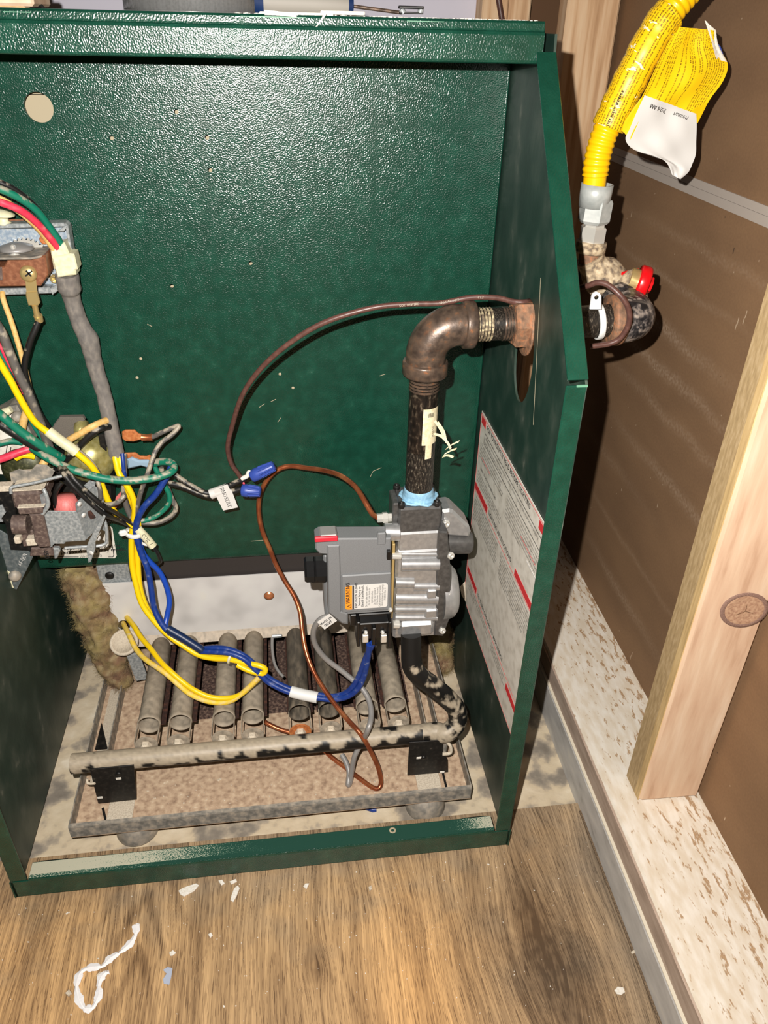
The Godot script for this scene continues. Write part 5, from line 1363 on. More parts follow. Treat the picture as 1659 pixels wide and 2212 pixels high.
	part("mounting_screw", MB.new().lathe(Transform3D(Basis(Vector3.BACK, -0.1), Vector3(0.0652, 0.655, -0.274)), [Vector2(0.0045, 0), Vector2(0.0068, 0.001), Vector2(0.0068, 0.003), Vector2(0.0046, 0.004), Vector2(0.0046, 0.008), Vector2(0.0108, 0.0088), Vector2(0.0108, 0.0102), Vector2(0.007, 0.0135), Vector2(0, 0.0145)], 20), M.cream_plastic, fs)
	var bt := thing("brass_terminal", "brass spade terminal hanging from the fan switch screw", "terminal", Vector3(0.0851, 0.5689, -0.25))
	part("tongue", flat([Vector2(0.0830, 0.6114), Vector2(0.0929, 0.6122), Vector2(0.0912, 0.5997), Vector2(0.0812, 0.5990)], -0.2422, 0.001), M.brass, bt)
	part("clip", flat([Vector2(0.0809, 0.5995), Vector2(0.0913, 0.6002), Vector2(0.0921, 0.5893), Vector2(0.0898, 0.5866), Vector2(0.0807, 0.5867), Vector2(0.0803, 0.5949)], -0.2405, 0.004, 0.0008), M.brass, bt)
	part("neck", MB.new().tube([Vector3(0.0859, 0.5874, -0.243), Vector3(0.0855, 0.5799, -0.245), Vector3(0.0853, 0.5727, -0.247)], [0.0030, 0.0028, 0.0034], 12), M.brass, bt)
	part("crimp", MB.new().tube([Vector3(0.0857, 0.5746, -0.247), Vector3(0.0853, 0.5687, -0.249)], [0.0043, 0.0041], 14), M.brass, bt)
	# white plug and the grey sleeve below it
	var pg := thing("wire_plug", "cream plastic wire plug beside the fan switch", "connector", Vector3(0.1123, 0.6051, -0.27))
	part("upper_shell", flat([Vector2(0.1075, 0.6399), Vector2(0.1220, 0.6423), Vector2(0.1246, 0.6315), Vector2(0.1236, 0.6196), Vector2(0.1072, 0.6171)], -0.256, 0.018, 0.0012), M.cream_plastic, pg)
	part("lower_shell", flat([Vector2(0.1079, 0.6291), Vector2(0.1256, 0.6324), Vector2(0.1294, 0.6319), Vector2(0.1301, 0.6173), Vector2(0.1278, 0.6165), Vector2(0.1278, 0.6120), Vector2(0.1096, 0.6096)], -0.254, 0.02, 0.0012), M.cream_plastic, pg)
	var sp := smooth([Vector3(0.1158, 0.6098, -0.266), Vector3(0.1153, 0.5954, -0.268), Vector3(0.1149, 0.5883, -0.27), Vector3(0.1156, 0.5725, -0.272), Vector3(0.1185, 0.554, -0.273), Vector3(0.1235, 0.5393, -0.272), Vector3(0.1238, 0.5237, -0.273), Vector3(0.1247, 0.505, -0.274), Vector3(0.1283, 0.4789, -0.272), Vector3(0.13, 0.4586, -0.268), Vector3(0.1312, 0.4379, -0.264), Vector3(0.1328, 0.4156, -0.26), Vector3(0.1329, 0.4091, -0.259)], 4)
	var rad := [0.0112, 0.0114, 0.0088, 0.0084, 0.0088, 0.0104, 0.0088, 0.0084, 0.0080, 0.0082, 0.0084, 0.0086, 0.0084]
	var rr := []
	for i in sp.size():
		var k := i / 4
		rr.push_back(lerpf(rad[k], rad[mini(k + 1, 12)], float(i % 4) / 4.0) * (1.0 + 0.03 * sin(i * 1.7)))
	solo("cloth_sleeve", MB.new().tube(sp, rr, 20), M.sleeve, "long grey dusty sleeve over wires running down from the cream plug", "sleeve")

	# transformer
	var tf := thing("transformer", "transformer with yellowish metal end bells and a grey wrapped coil, behind the wires", "transformer", Vector3(0.0623, 0.3287, -0.28))
	part("coil_wrap", flat([Vector2(0.0746, 0.4520), Vector2(0.0821, 0.4605), Vector2(0.1060, 0.4601), Vector2(0.1077, 0.4562), Vector2(0.0938, 0.4361), Vector2(0.0775, 0.4271), Vector2(0.0674, 0.4401)], -0.254, 0.008, 0.0012), M.cloth_wrap, tf)
	part("coil_end", MB.new().lathe(axis(Vector3(0.0986, 0.4433, -0.256), Vector3(1, 0.1, 0.2)), [Vector2(0, 0), Vector2(0.011, 0), Vector2(0.0125, 0.006), Vector2(0.010, 0.010), Vector2(0, 0.011)], 22), M.bell, tf)
	part("end_bell", MB.new().lathe(axis(Vector3(0.1013, 0.403, -0.272), Vector3(0.25, 0.1, 1)), [Vector2(0.0, 0.0), Vector2(0.0285, 0.0), Vector2(0.0280, 0.008), Vector2(0.0245, 0.019), Vector2(0.015, 0.0265), Vector2(0, 0.0285)], 32), M.bell, tf)
	part("end_bell", MB.new().lathe(axis(Vector3(0.0316, 0.3959, -0.275), Vector3(0, 0.1, 1)), [Vector2(0.0, 0.0), Vector2(0.0285, 0.0), Vector2(0.0280, 0.008), Vector2(0.0245, 0.017), Vector2(0.015, 0.0225), Vector2(0, 0.0245)], 32), M.bell_dark, tf)
	for i in 5:
		part("core_plate", flat([Vector2(0.1180, 0.4366), Vector2(0.1241, 0.4381), Vector2(0.1236, 0.3924), Vector2(0.1146, 0.3239), Vector2(0.1053, 0.3192), Vector2(0.1156, 0.3868)], -0.256 - 0.0062 * i, 0.0052, 0.0008), M.black_metal, tf)
	part("core", flat([Vector2(0.0350, 0.4084), Vector2(0.1175, 0.4044), Vector2(0.1083, 0.3171), Vector2(0.0182, 0.3064)], -0.268, 0.024, 0.001), M.black_metal, tf)
	part("winding", flat([Vector2(0.0688, 0.3974), Vector2(0.0957, 0.4020), Vector2(0.1050, 0.3835), Vector2(0.0875, 0.3568), Vector2(0.0616, 0.3552)], -0.258, 0.012, 0.004), M.black_metal, tf)
	part("lug", flat([Vector2(0.0941, 0.3796), Vector2(0.1035, 0.3875), Vector2(0.1087, 0.3860), Vector2(0.1032, 0.3656), Vector2(0.0936, 0.3600)], -0.245, 0.0014, 0.0003), M.galv, tf)
	part("red_tape", flat([Vector2(0.1253, 0.3595), Vector2(0.1327, 0.3671), Vector2(0.1279, 0.3499), Vector2(0.1206, 0.3427)], -0.25, 0.003), M.coil_red, tf)
	# paper sticker on a part at the far left
	var cp := thing("capacitor_box", "grey box with a cream printed sticker at the left edge of the bay", "box", Vector3(0.0101, 0.3878, -0.27))
	part("shell", flat([Vector2(-0.0176, 0.4454), Vector2(0.0301, 0.4708), Vector2(0.0390, 0.4726), Vector2(0.0480, 0.4301), Vector2(0.0321, 0.3971), Vector2(-0.0290, 0.4002)], -0.262, 0.03, 0.002), M.galv_dusty, cp)
	var ck := part("sticker", flat([Vector2(-0.0214, 0.4284), Vector2(0.0351, 0.4659), Vector2(0.0435, 0.4345), Vector2(0.0381, 0.4233), Vector2(0.0149, 0.3893), Vector2(-0.0298, 0.3952)], -0.2608, 0.0008), M.cream_label, cp)
	var lines := MB.new()
	for i in 5:
		lines.box(Vector3(0.0172, 0.4208, -0.2605) + Vector3(0.003 * i, -0.0035 * i, 0), Vector3(0.0008, 0.014, 0.0003), 0.0, Basis(Vector3.BACK, -0.35))
	part("bar_code", lines, M.ink, ck)
	part("stud", MB.new().lathe(axis(Vector3(0.0385, 0.4615, -0.258), Vector3(0.3, 0.3, 1)), [Vector2(0, 0), Vector2(0.006, 0), Vector2(0.0062, 0.004), Vector2(0.004, 0.007), Vector2(0, 0.008)], 16), M.galv_dusty, cp)
	part("spring", MB.new().tube([Vector3(0.0249, 0.4669, -0.25), Vector3(0.0305, 0.471, -0.25), Vector3(0.0368, 0.4739, -0.25)], 0.0042, 12, true, 0.3), M.cream_plastic, cp)

	# relay
	var rl := thing("relay", "brown plastic relay on a bent silver bracket at lower left", "relay", Vector3(0.0386, 0.3095, -0.228))
	var body := part("housing", MB.new().box(Vector3(0.0495, 0.3939, -0.219), Vector3(0.0303, 0.0203, 0.05), 0.0025), M.relay_brown, rl)
	part("dust_layer", MB.new().box((Vector3(0.0513, 0.4046, -0.194)) + Vector3(0, 0.0006, -0.025), Vector3(0.0325, 0.0012, 0.046), 0.0004), M.dust_top, body)
	part("front_ledge", MB.new().box(Vector3(0.0523, 0.3849, -0.207), Vector3(0.0252, 0.008, 0.04), 0.0015), M.relay_brown, rl)
	part("ledge_dust", MB.new().box((Vector3(0.0534, 0.3889, -0.187)) + Vector3(0, 0.0005, -0.004), Vector3(0.027, 0.001, 0.007), 0.0003), M.dust_top, rl)
	part("coil_cup", MB.new().tube([Vector3(0.0256, 0.3591, -0.204), Vector3(0.0409, 0.3588, -0.204)], 0.0108, 20), M.relay_brown, rl)
	part("front_post", flat([Vector2(0.0491, 0.3798), Vector2(0.0632, 0.3801), Vector2(0.0620, 0.3371), Vector2(0.0503, 0.3367), Vector2(0.0474, 0.3454), Vector2(0.0493, 0.3633)], -0.1890, 0.03, 0.0014), M.relay_brown, rl)
	part("lower_block", flat([Vector2(0.0293, 0.3498), Vector2(0.0438, 0.3501), Vector2(0.0433, 0.3291), Vector2(0.0286, 0.3289)], -0.2040, 0.02, 0.0012), M.relay_brown, rl)
	part("foot_block", flat([Vector2(0.0345, 0.3245), Vector2(0.0601, 0.3239), Vector2(0.0592, 0.3119), Vector2(0.0311, 0.3133)], -0.2080, 0.022, 0.001), M.relay_brown, rl)
	part("terminal", MB.new().box(Vector3(0.0423, 0.3405, -0.2), Vector3(0.0114, 0.0085, 0.012), 0.001), M.dust_top, rl)
	part("terminal", MB.new().box(Vector3(0.0273, 0.3426, -0.202), Vector3(0.0066, 0.0084, 0.012), 0.001), M.dust_top, rl)
	part("side_frame", flat([Vector2(0.0043, 0.4032), Vector2(0.0336, 0.4026), Vector2(0.0306, 0.3809), Vector2(0.0242, 0.3394), Vector2(0.0374, 0.3336), Vector2(0.0345, 0.3200), Vector2(0.0127, 0.3229), Vector2(0.0150, 0.3583), Vector2(-0.0007, 0.3828)], -0.2080, 0.012, 0.001), M.black_metal, rl)
	part("side_dust", MB.new().box(Vector3(0.0172, 0.4022, -0.212), Vector3(0.0293, 0.0067, 0.012), 0.001), M.dust_top, rl)
	part("contact", flat([Vector2(0.0056, 0.3850), Vector2(0.0222, 0.3886), Vector2(0.0238, 0.3792), Vector2(0.0173, 0.3714), Vector2(0.0183, 0.3678), Vector2(0.0011, 0.3666)], -0.1960, 0.003, 0.0006), M.galv, rl)
	part("print", MB.new().text("450", 0.0052, face(Vector3(0.0451, 0.3207, -0.2078), Vector3.DOWN, Vector3.RIGHT), true), M.ink, rl)
	# silver bracket: spring arm, front plate and side plate
	var br := thing("relay_bracket", "bent silver metal bracket holding the brown relay and red coil", "bracket", Vector3(0.0677, 0.3177, -0.218))
	part("front_plate", flat([Vector2(0.0635, 0.3757), Vector2(0.0677, 0.3801), Vector2(0.0962, 0.3778), Vector2(0.0968, 0.3736), Vector2(0.0997, 0.3415), Vector2(0.0984, 0.3397), Vector2(0.0778, 0.3393), Vector2(0.0759, 0.3369), Vector2(0.0658, 0.3376), Vector2(0.0624, 0.3348), Vector2(0.0607, 0.3386)], -0.1940, 0.0016, 0.0005), M.galv, br)
	part("edge_plate", MB.new().grid([[Vector3(0.065, 0.4011, -0.192), Vector3(0.0676, 0.3989, -0.203)], [Vector3(0.0649, 0.3911, -0.1915), Vector3(0.0693, 0.3902, -0.2)], [Vector3(0.0614, 0.3809, -0.1915), Vector3(0.0649, 0.3755, -0.196)], [Vector3(0.061, 0.3609, -0.1915), Vector3(0.0632, 0.3588, -0.1945)], [Vector3(0.0616, 0.3354, -0.1915), Vector3(0.0631, 0.3344, -0.1945)]], 0.0012), M.galv, br)
	part("spring_arm", MB.new().tube(smooth([Vector3(0.0686, 0.4076, -0.194), Vector3(0.0705, 0.4008, -0.192), Vector3(0.0704, 0.39, -0.191), Vector3(0.0654, 0.3828, -0.19), Vector3(0.0628, 0.3795, -0.19)], 5), 0.0022, 8), M.galv, br)
	part("side_plate", MB.new().grid([[Vector3(0.098, 0.3876, -0.194), Vector3(0.1117, 0.3898, -0.226), Vector3(0.118, 0.3811, -0.23)], [Vector3(0.0968, 0.3736, -0.194), Vector3(0.1098, 0.3696, -0.22), Vector3(0.1159, 0.3551, -0.228)], [Vector3(0.0996, 0.3409, -0.194), Vector3(0.1081, 0.3403, -0.218), Vector3(0.1148, 0.3282, -0.226)]], 0.0014), M.galv, br)
	part("upper_plate", flat([Vector2(0.0299, 0.4150), Vector2(0.0401, 0.4189), Vector2(0.0517, 0.4161), Vector2(0.0589, 0.4236), Vector2(0.0690, 0.4225), Vector2(0.0760, 0.4148), Vector2(0.0662, 0.3993), Vector2(0.0582, 0.3881), Vector2(0.0297, 0.3932), Vector2(0.0294, 0.4048)], -0.2180, 0.0016, 0.0004), M.galv_dusty, br)
	part("tongue", flat([Vector2(0.1035, 0.3421), Vector2(0.1207, 0.3688), Vector2(0.1245, 0.3745), Vector2(0.1261, 0.3720), Vector2(0.1100, 0.3404), Vector2(0.1083, 0.3306), Vector2(0.1004, 0.3136), Vector2(0.0977, 0.3125), Vector2(0.0989, 0.3326)], -0.1900, 0.0014, 0.0003), M.galv, br)
	part("tongue_hole", MB.new().lathe(axis(Vector3(0.103, 0.3255, -0.1898), Vector3(-0.3, 0, 1)), [Vector2(0.0028, -0.0002), Vector2(0.0026, 0.0004), Vector2(0, 0.0004)], 12), M.white_label, br)
	part("stop_tab", flat([Vector2(0.0615, 0.3289), Vector2(0.0674, 0.3285), Vector2(0.0682, 0.3246), Vector2(0.0628, 0.3148), Vector2(0.0602, 0.3144)], -0.1980, 0.006, 0.001), M.galv, br)
	part("rust_spot", MB.new().box(Vector3(0.1059, 0.3638, -0.2085), Vector3(0.006, 0.010, 0.002), 0.0005, Basis(Vector3.BACK, 0.4)), M.rust_red, br)
	for q in [Vector3(0.0997, 0.3859, -0.1985), Vector3(0.1005, 0.3698, -0.2015), Vector3(0.1073, 0.3298, -0.215)]:
		part("plate_hole", MB.new().lathe(axis(q + Vector3(0.001, 0, 0.003), Vector3(0.75, 0, 0.65)), [Vector2(0.0028, -0.0002), Vector2(0.0026, 0.0005), Vector2(0, 0.0005)], 12), M.white_label, br)
	var cl := thing("magnet_coil", "red wound magnet coil above the silver bracket", "coil", Vector3(0.0803, 0.3649, -0.213))
	var cy := MB.new()
	cy.lathe(axis(Vector3(0.0808, 0.3649, -0.213), Vector3(0.06, 1, 0)), [Vector2(0, 0), Vector2(0.0135, 0), Vector2(0.0132, 0.012), Vector2(0.010, 0.021), Vector2(0, 0.022)], 26)
	part("winding", cy, M.coil_red, cl)
	part("armature", MB.new().tube(smooth([Vector3(0.073, 0.377, -0.206), Vector3(0.0736, 0.3898, -0.206), Vector3(0.0785, 0.3999, -0.206), Vector3(0.0841, 0.4065, -0.208)], 5), 0.0026, 10), M.black_metal, cl)
	# wire bail round the relay
	solo("wire_bail", MB.new().tube(smooth([Vector3(0.0367, 0.4056, -0.191), Vector3(0.0375, 0.4111, -0.191), Vector3(0.0409, 0.4131, -0.192), Vector3(0.0591, 0.4149, -0.194), Vector3(0.0778, 0.4183, -0.196), Vector3(0.0888, 0.4199, -0.198)], 5), 0.0017, 10), M.galv, "thin silver spring wire lying across the top of the brown relay", "spring")
	solo("wire_bail", MB.new().tube(smooth([Vector3(0.0733, 0.3273, -0.2), Vector3(0.0926, 0.3265, -0.202), Vector3(0.1089, 0.3238, -0.206), Vector3(0.1153, 0.3252, -0.208), Vector3(0.1174, 0.33, -0.209), Vector3(0.1189, 0.3442, -0.211), Vector3(0.1174, 0.3559, -0.214)], 5), 0.0019, 10), M.galv, "silver spring wire bent round the lower right corner of the relay bracket", "spring")
	# mounting plate and the printed card on the back panel
	var mp := thing("mounting_plate", "dark zinc mounting plate with one round screw at lower left of the bay", "plate", Vector3(0.0073, 0.2686, -0.208))
	part("plate", flat([Vector2(-0.0163, 0.3710), Vector2(0.0100, 0.3452), Vector2(0.0301, 0.3214), Vector2(0.0331, 0.3097), Vector2(0.0059, 0.2657), Vector2(-0.0031, 0.2711), Vector2(-0.0009, 0.2849), Vector2(-0.0005, 0.3210), Vector2(-0.0192, 0.3592)], -0.2110, 0.0016, 0.0003), M.plate_grey, mp)
	part("tab", flat([Vector2(-0.0005, 0.2970), Vector2(0.0054, 0.2901), Vector2(0.0029, 0.2744), Vector2(0.0037, 0.2689), Vector2(-0.0020, 0.2707), Vector2(-0.0018, 0.2827)], -0.2102, 0.002, 0.0004), M.cream_plastic, mp)
	part("screw", MB.new().lathe(axis(Vector3(0.0086, 0.2865, -0.2105), Vector3(0.35, 0.1, 1)), [Vector2(0, 0), Vector2(0.0066, 0), Vector2(0.007, 0.0016), Vector2(0.0056, 0.0044), Vector2(0.003, 0.0058), Vector2(0, 0.006)], 20), M.galv_dusty, mp)
	part("print", MB.new().text("AF-GEN", 0.0040, face(Vector3(0.0192, 0.2981, -0.2106), Vector3(0.55, 0.83, 0), Vector3(-0.83, 0.55, 0))), M.white_label, mp)
	solo("white_card", flat([Vector2(-0.0443, 0.2731), Vector2(-0.0116, 0.2720), Vector2(-0.0175, 0.2371), Vector2(-0.0534, 0.2365)], -0.2400, 0.0015), M.lavender, "pale lavender card edge showing at the far left below the relay", "card")
	var cs := thing("caution_card", "cream caution sticker with rounded corners below the relay bracket", "sticker", Vector3(0.054, 0.2442, -0.298))
	var pl := part("card", flat([Vector2(0.0079, 0.2493), Vector2(0.0979, 0.2413), Vector2(0.1008, 0.2448), Vector2(0.1024, 0.2866), Vector2(0.1003, 0.2908), Vector2(0.0161, 0.2936)], -0.2974, 0.0005, 0.0001), M.cream_label, cs)
	var tx := MB.new()
	tx.text("property damage and/or", 0.0044, face(Vector3(0.0357, 0.2568, -0.2972), Vector3.RIGHT, Vector3.UP), true)
	tx.text("personal injury may result.", 0.0044, face(Vector3(0.0346, 0.2512, -0.2972), Vector3.RIGHT, Vector3.UP), true)
	tx.text("350-210 (0300)", 0.0030, face(Vector3(0.0553, 0.2443, -0.2972), Vector3.RIGHT, Vector3.UP))
	var e := [Vector3(0.0159, 0.2497, -0.2971), Vector3(0.0546, 0.2469, -0.2971), Vector3(0.0905, 0.2443, -0.2971), Vector3(0.0961, 0.2439, -0.2971), Vector3(0.0977, 0.2467, -0.2971), Vector3(0.0987, 0.2843, -0.2971)]
	for q in [[0, 1], [2, 3], [3, 4], [4, 5]]: tx.tube([e[q[0]], e[q[1]]], 0.0005, 4)
	part("print", tx, M.ink, pl)
	# spade connectors to the right of the sleeve
	var s1 := thing("spade_connector", "copper spade connector pointing right, topmost beside the grey sleeve", "connector", Vector3(0.1418, 0.4251, -0.26), "")
	part("blade", flat([Vector2(0.1431, 0.4381), Vector2(0.1469, 0.4402), Vector2(0.1568, 0.4398), Vector2(0.1605, 0.4351), Vector2(0.1649, 0.4337), Vector2(0.1640, 0.4280), Vector2(0.1589, 0.4271), Vector2(0.1537, 0.4256), Vector2(0.1448, 0.4266), Vector2(0.1424, 0.4301)], -0.258, 0.004, 0.0012), M.copper_plate, s1)
	part("barrel", MB.new().tube([Vector3(0.1631, 0.4302, -0.2595), Vector3(0.1691, 0.4299, -0.2595), Vector3(0.1747, 0.4302, -0.2595)], [0.0042, 0.0036, 0.0044], 14), M.copper, s1)
	var s2 := thing("spade_connector", "copper spade connector under the topmost one, partly covered by the blue one", "connector", Vector3(0.1417, 0.4035, -0.262), "")
	part("blade", flat([Vector2(0.1411, 0.4084), Vector2(0.1523, 0.4084), Vector2(0.1568, 0.4040), Vector2(0.1638, 0.4031), Vector2(0.1671, 0.4047), Vector2(0.1726, 0.3997), Vector2(0.1701, 0.3962), Vector2(0.1549, 0.3981), Vector2(0.1456, 0.3974), Vector2(0.1407, 0.3988)], -0.264, 0.004, 0.0012), M.copper_plate, s2)
	var s3 := thing("spade_connector", "pale blue insulated spade connector at the end of the green wire loop", "connector", Vector3(0.1423, 0.3918, -0.256), "")
	part("sleeve", flat([Vector2(0.1437, 0.4043), Vector2(0.1491, 0.4064), Vector2(0.1566, 0.4024), Vector2(0.1657, 0.4020), Vector2(0.1715, 0.3999), Vector2(0.1708, 0.3945), Vector2(0.1644, 0.3924), Vector2(0.1576, 0.3952), Vector2(0.1481, 0.3933), Vector2(0.1429, 0.3923)], -0.256, 0.006, 0.002), M.zinc_blue, s3)

# ---------- loose wires, tubes and their fittings
const DUSTY := {"black_wire": [Color(0.010, 0.010, 0.010), -0.26], "green_wire": [Color(0.006, 0.17, 0.105), -0.20], "grey_wire": [Color(0.11, 0.105, 0.095), 0.05]}

func wire(called: String, pts: Array, r, m: Material, label: String, sub := 6, n := 10) -> MeshInstance3D:
	for k in DUSTY:
		if m == M[k]:
			# dust settled along the upper side of the wire
			var d: Array = DUSTY[k]
			return solo(called, dust_tube(smooth(pts, 14), r, 16, label.length() * 7, func(_p): return d[1], d[0], Color(0.40, 0.35, 0.27), 90.0), M.dusted, label, "wire")
	return solo(called, MB.new().tube(smooth(pts, sub), r, n), m, label, "tube" if called.ends_with("tube") else "wire")

func wiring() -> void:
	# into the cream plug
	wire("black_wire", [Vector3(0.01, 0.7035, -0.29), Vector3(0.0645, 0.7095, -0.225), Vector3(0.0846, 0.7008, -0.228), Vector3(0.0963, 0.6915, -0.235), Vector3(0.1049, 0.6777, -0.245), Vector3(0.1095, 0.6613, -0.255), Vector3(0.1125, 0.6462, -0.262)], 0.0026, M.black_wire, "black wire arching into the top of the cream plug behind the green one")
	wire("green_wire", [Vector3(0.01, 0.6983, -0.29), Vector3(0.0647, 0.7043, -0.22), Vector3(0.0852, 0.6964, -0.222), Vector3(0.0985, 0.6865, -0.23), Vector3(0.1074, 0.6742, -0.24), Vector3(0.1123, 0.659, -0.25), Vector3(0.117, 0.6428, -0.258), Vector3(0.1178, 0.634, -0.262)], 0.0034, M.green_wire, "dusty green wire arching into the top of the cream plug")
	wire("red_wire", [Vector3(0.01, 0.687, -0.29), Vector3(0.063, 0.693, -0.216), Vector3(0.0839, 0.6861, -0.218), Vector3(0.0975, 0.6775, -0.226), Vector3(0.1058, 0.6641, -0.238), Vector3(0.1104, 0.6498, -0.25), Vector3(0.1136, 0.6396, -0.257), Vector3(0.1131, 0.6318, -0.262)], 0.0034, M.red_wire, "red wire arching into the cream plug between green and orange")
	wire("orange_wire", [Vector3(0.01, 0.6882, -0.29), Vector3(0.0616, 0.6942, -0.222), Vector3(0.0832, 0.688, -0.222), Vector3(0.0946, 0.6769, -0.229), Vector3(0.1029, 0.6625, -0.24), Vector3(0.1067, 0.6485, -0.252), Vector3(0.1099, 0.6372, -0.258), Vector3(0.1098, 0.6306, -0.262)], 0.0032, M.tan_wire, "orange tan wire arching into the cream plug beneath the red one")
	# down from the fan switch to the transformer
	wire("yellow_wire", [Vector3(0.0505, 0.5919, -0.268), Vector3(0.0519, 0.5854, -0.262), Vector3(0.0567, 0.5655, -0.255), Vector3(0.0591, 0.5434, -0.252), Vector3(0.0597, 0.5235, -0.252), Vector3(0.0586, 0.5082, -0.256), Vector3(0.0561, 0.4859, -0.262)], 0.0027, M.tan_wire, "pale yellow wire hanging from the fan switch")
	wire("black_wire", [Vector3(0.0855, 0.5705, -0.248), Vector3(0.0804, 0.5609, -0.246), Vector3(0.074, 0.5504, -0.245), Vector3(0.0657, 0.5326, -0.245), Vector3(0.061, 0.5184, -0.246), Vector3(0.0598, 0.5049, -0.248), Vector3(0.0608, 0.49, -0.25), Vector3(0.0633, 0.4687, -0.252), Vector3(0.0678, 0.4491, -0.256), Vector3(0.0735, 0.4255, -0.262)], 0.0032, M.black_wire, "black wire with a pale stripe from the brass terminal")
	wire("grey_wire", [Vector3(0.01, 0.5835, -0.29), Vector3(0.0398, 0.5895, -0.235), Vector3(0.0511, 0.5654, -0.235), Vector3(0.0541, 0.5422, -0.236), Vector3(0.057, 0.5177, -0.238), Vector3(0.0611, 0.4954, -0.24), Vector3(0.0642, 0.4644, -0.244), Vector3(0.0657, 0.437, -0.248), Vector3(0.0665, 0.4133, -0.256)], 0.0046, M.grey_wire, "thick dusty grey wire from the upper left to the transformer")
	wire("red_wire", [Vector3(0.01, 0.5542, -0.29), Vector3(0.0398, 0.5602, -0.24), Vector3(0.0455, 0.5472, -0.24), Vector3(0.0489, 0.5287, -0.241), Vector3(0.0526, 0.5118, -0.243), Vector3(0.0547, 0.4925, -0.247)], 0.0018, M.red_wire, "thin red wire tucked along the thick grey wire")
	wire("green_wire", [Vector3(0.01, 0.5464, -0.29), Vector3(0.0374, 0.5524, -0.242), Vector3(0.0431, 0.5393, -0.242), Vector3(0.0459, 0.522, -0.243), Vector3(0.0482, 0.5035, -0.246), Vector3(0.0522, 0.461, -0.252), Vector3(0.0589, 0.4338, -0.256)], 0.002, M.green_wire, "thin green wire tucked along the thick grey wire")
	wire("yellow_wire", [Vector3(0.01, 0.5538, -0.29), Vector3(0.0388, 0.5598, -0.228), Vector3(0.0456, 0.5339, -0.228), Vector3(0.0511, 0.5123, -0.23), Vector3(0.0537, 0.4991, -0.231), Vector3(0.0614, 0.4687, -0.234), Vector3(0.0718, 0.4533, -0.236), Vector3(0.0864, 0.442, -0.232), Vector3(0.0991, 0.4291, -0.23), Vector3(0.1102, 0.4138, -0.231), Vector3(0.1155, 0.3967, -0.234), Vector3(0.1173, 0.38, -0.236), Vector3(0.1223, 0.3515, -0.238), Vector3(0.1314, 0.3357, -0.24), Vector3(0.1415, 0.3228, -0.243)], 0.0036, M.yellow_wire, "bright yellow wire from the upper left through a cream sleeve to the cable tie")
	solo("wire_sleeve", MB.new().tube(smooth([Vector3(0.0734, 0.454, -0.2355), Vector3(0.0799, 0.4474, -0.234), Vector3(0.0864, 0.442, -0.232), Vector3(0.0935, 0.4356, -0.231), Vector3(0.0992, 0.4297, -0.23)], 4), 0.0058, 16), M.cream_plastic, "cream plastic sleeve slid over the bright yellow wire", "sleeve")
	wire("green_wire", [Vector3(0.01, 0.4993, -0.29), Vector3(0.0206, 0.5053, -0.215), Vector3(0.0372, 0.484, -0.216), Vector3(0.0504, 0.4633, -0.22), Vector3(0.0648, 0.445, -0.224), Vector3(0.0745, 0.4298, -0.232), Vector3(0.0797, 0.4184, -0.24)], 0.0046, M.green_wire, "green wire from the left edge ending above the relay, beside a black one")
	wire("black_wire", [Vector3(0.01, 0.4837, -0.29), Vector3(0.0153, 0.4897, -0.22), Vector3(0.0332, 0.4714, -0.22), Vector3(0.0451, 0.4582, -0.222), Vector3(0.0558, 0.4443, -0.226), Vector3(0.0671, 0.4285, -0.234), Vector3(0.0724, 0.4155, -0.244)], 0.0040, M.black_wire, "black wire running just below the green wire from the left edge")
	wire("green_wire", [Vector3(0.0532, 0.4343, -0.236), Vector3(0.0629, 0.4314, -0.228), Vector3(0.0754, 0.4256, -0.222), Vector3(0.0895, 0.4186, -0.218), Vector3(0.1041, 0.4128, -0.216), Vector3(0.1271, 0.4041, -0.216), Vector3(0.1508, 0.3993, -0.218), Vector3(0.1748, 0.3987, -0.222), Vector3(0.1924, 0.4008, -0.228), Vector3(0.1974, 0.4031, -0.236), Vector3(0.1929, 0.4054, -0.244), Vector3(0.1819, 0.4038, -0.25), Vector3(0.1696, 0.3993, -0.254)], 0.0043, M.green_wire, "long dusty green wire curving across all the others to the blue connector")
	wire("red_wire", [Vector3(0.01, 0.4094, -0.29), Vector3(-0.0085, 0.4154, -0.238), Vector3(0.0159, 0.4204, -0.24), Vector3(0.033, 0.4248, -0.244), Vector3(0.0483, 0.4272, -0.25)], 0.0042, M.red_wire, "short red wire at the left edge above the relay")
	wire("yellow_wire", [Vector3(0.0295, 0.4171, -0.247), Vector3(0.0376, 0.4202, -0.248), Vector3(0.0473, 0.4158, -0.252)], 0.0036, M.yellow_wire, "short yellow green wire end beneath the red wire")
	wire("green_wire", [Vector3(0.01, 0.4236, -0.29), Vector3(-0.0037, 0.4296, -0.25), Vector3(0.0164, 0.4343, -0.25), Vector3(0.0276, 0.4356, -0.252), Vector3(0.0371, 0.4314, -0.256)], 0.0034, M.green_wire, "short green wire arch over the cream sticker")
	wire("tan_wire", [Vector3(0.043, 0.4514, -0.25), Vector3(0.0473, 0.4622, -0.25), Vector3(0.0514, 0.4703, -0.252), Vector3(0.0537, 0.4769, -0.256)], 0.0042, M.tan_wire, "short tan wire rising behind the yellow wire")
	wire("tan_wire", [Vector3(0.0548, 0.4066, -0.245), Vector3(0.0586, 0.4116, -0.246), Vector3(0.062, 0.4139, -0.25)], 0.0044, M.tan_wire, "stubby tan wire end above the silver upper plate")
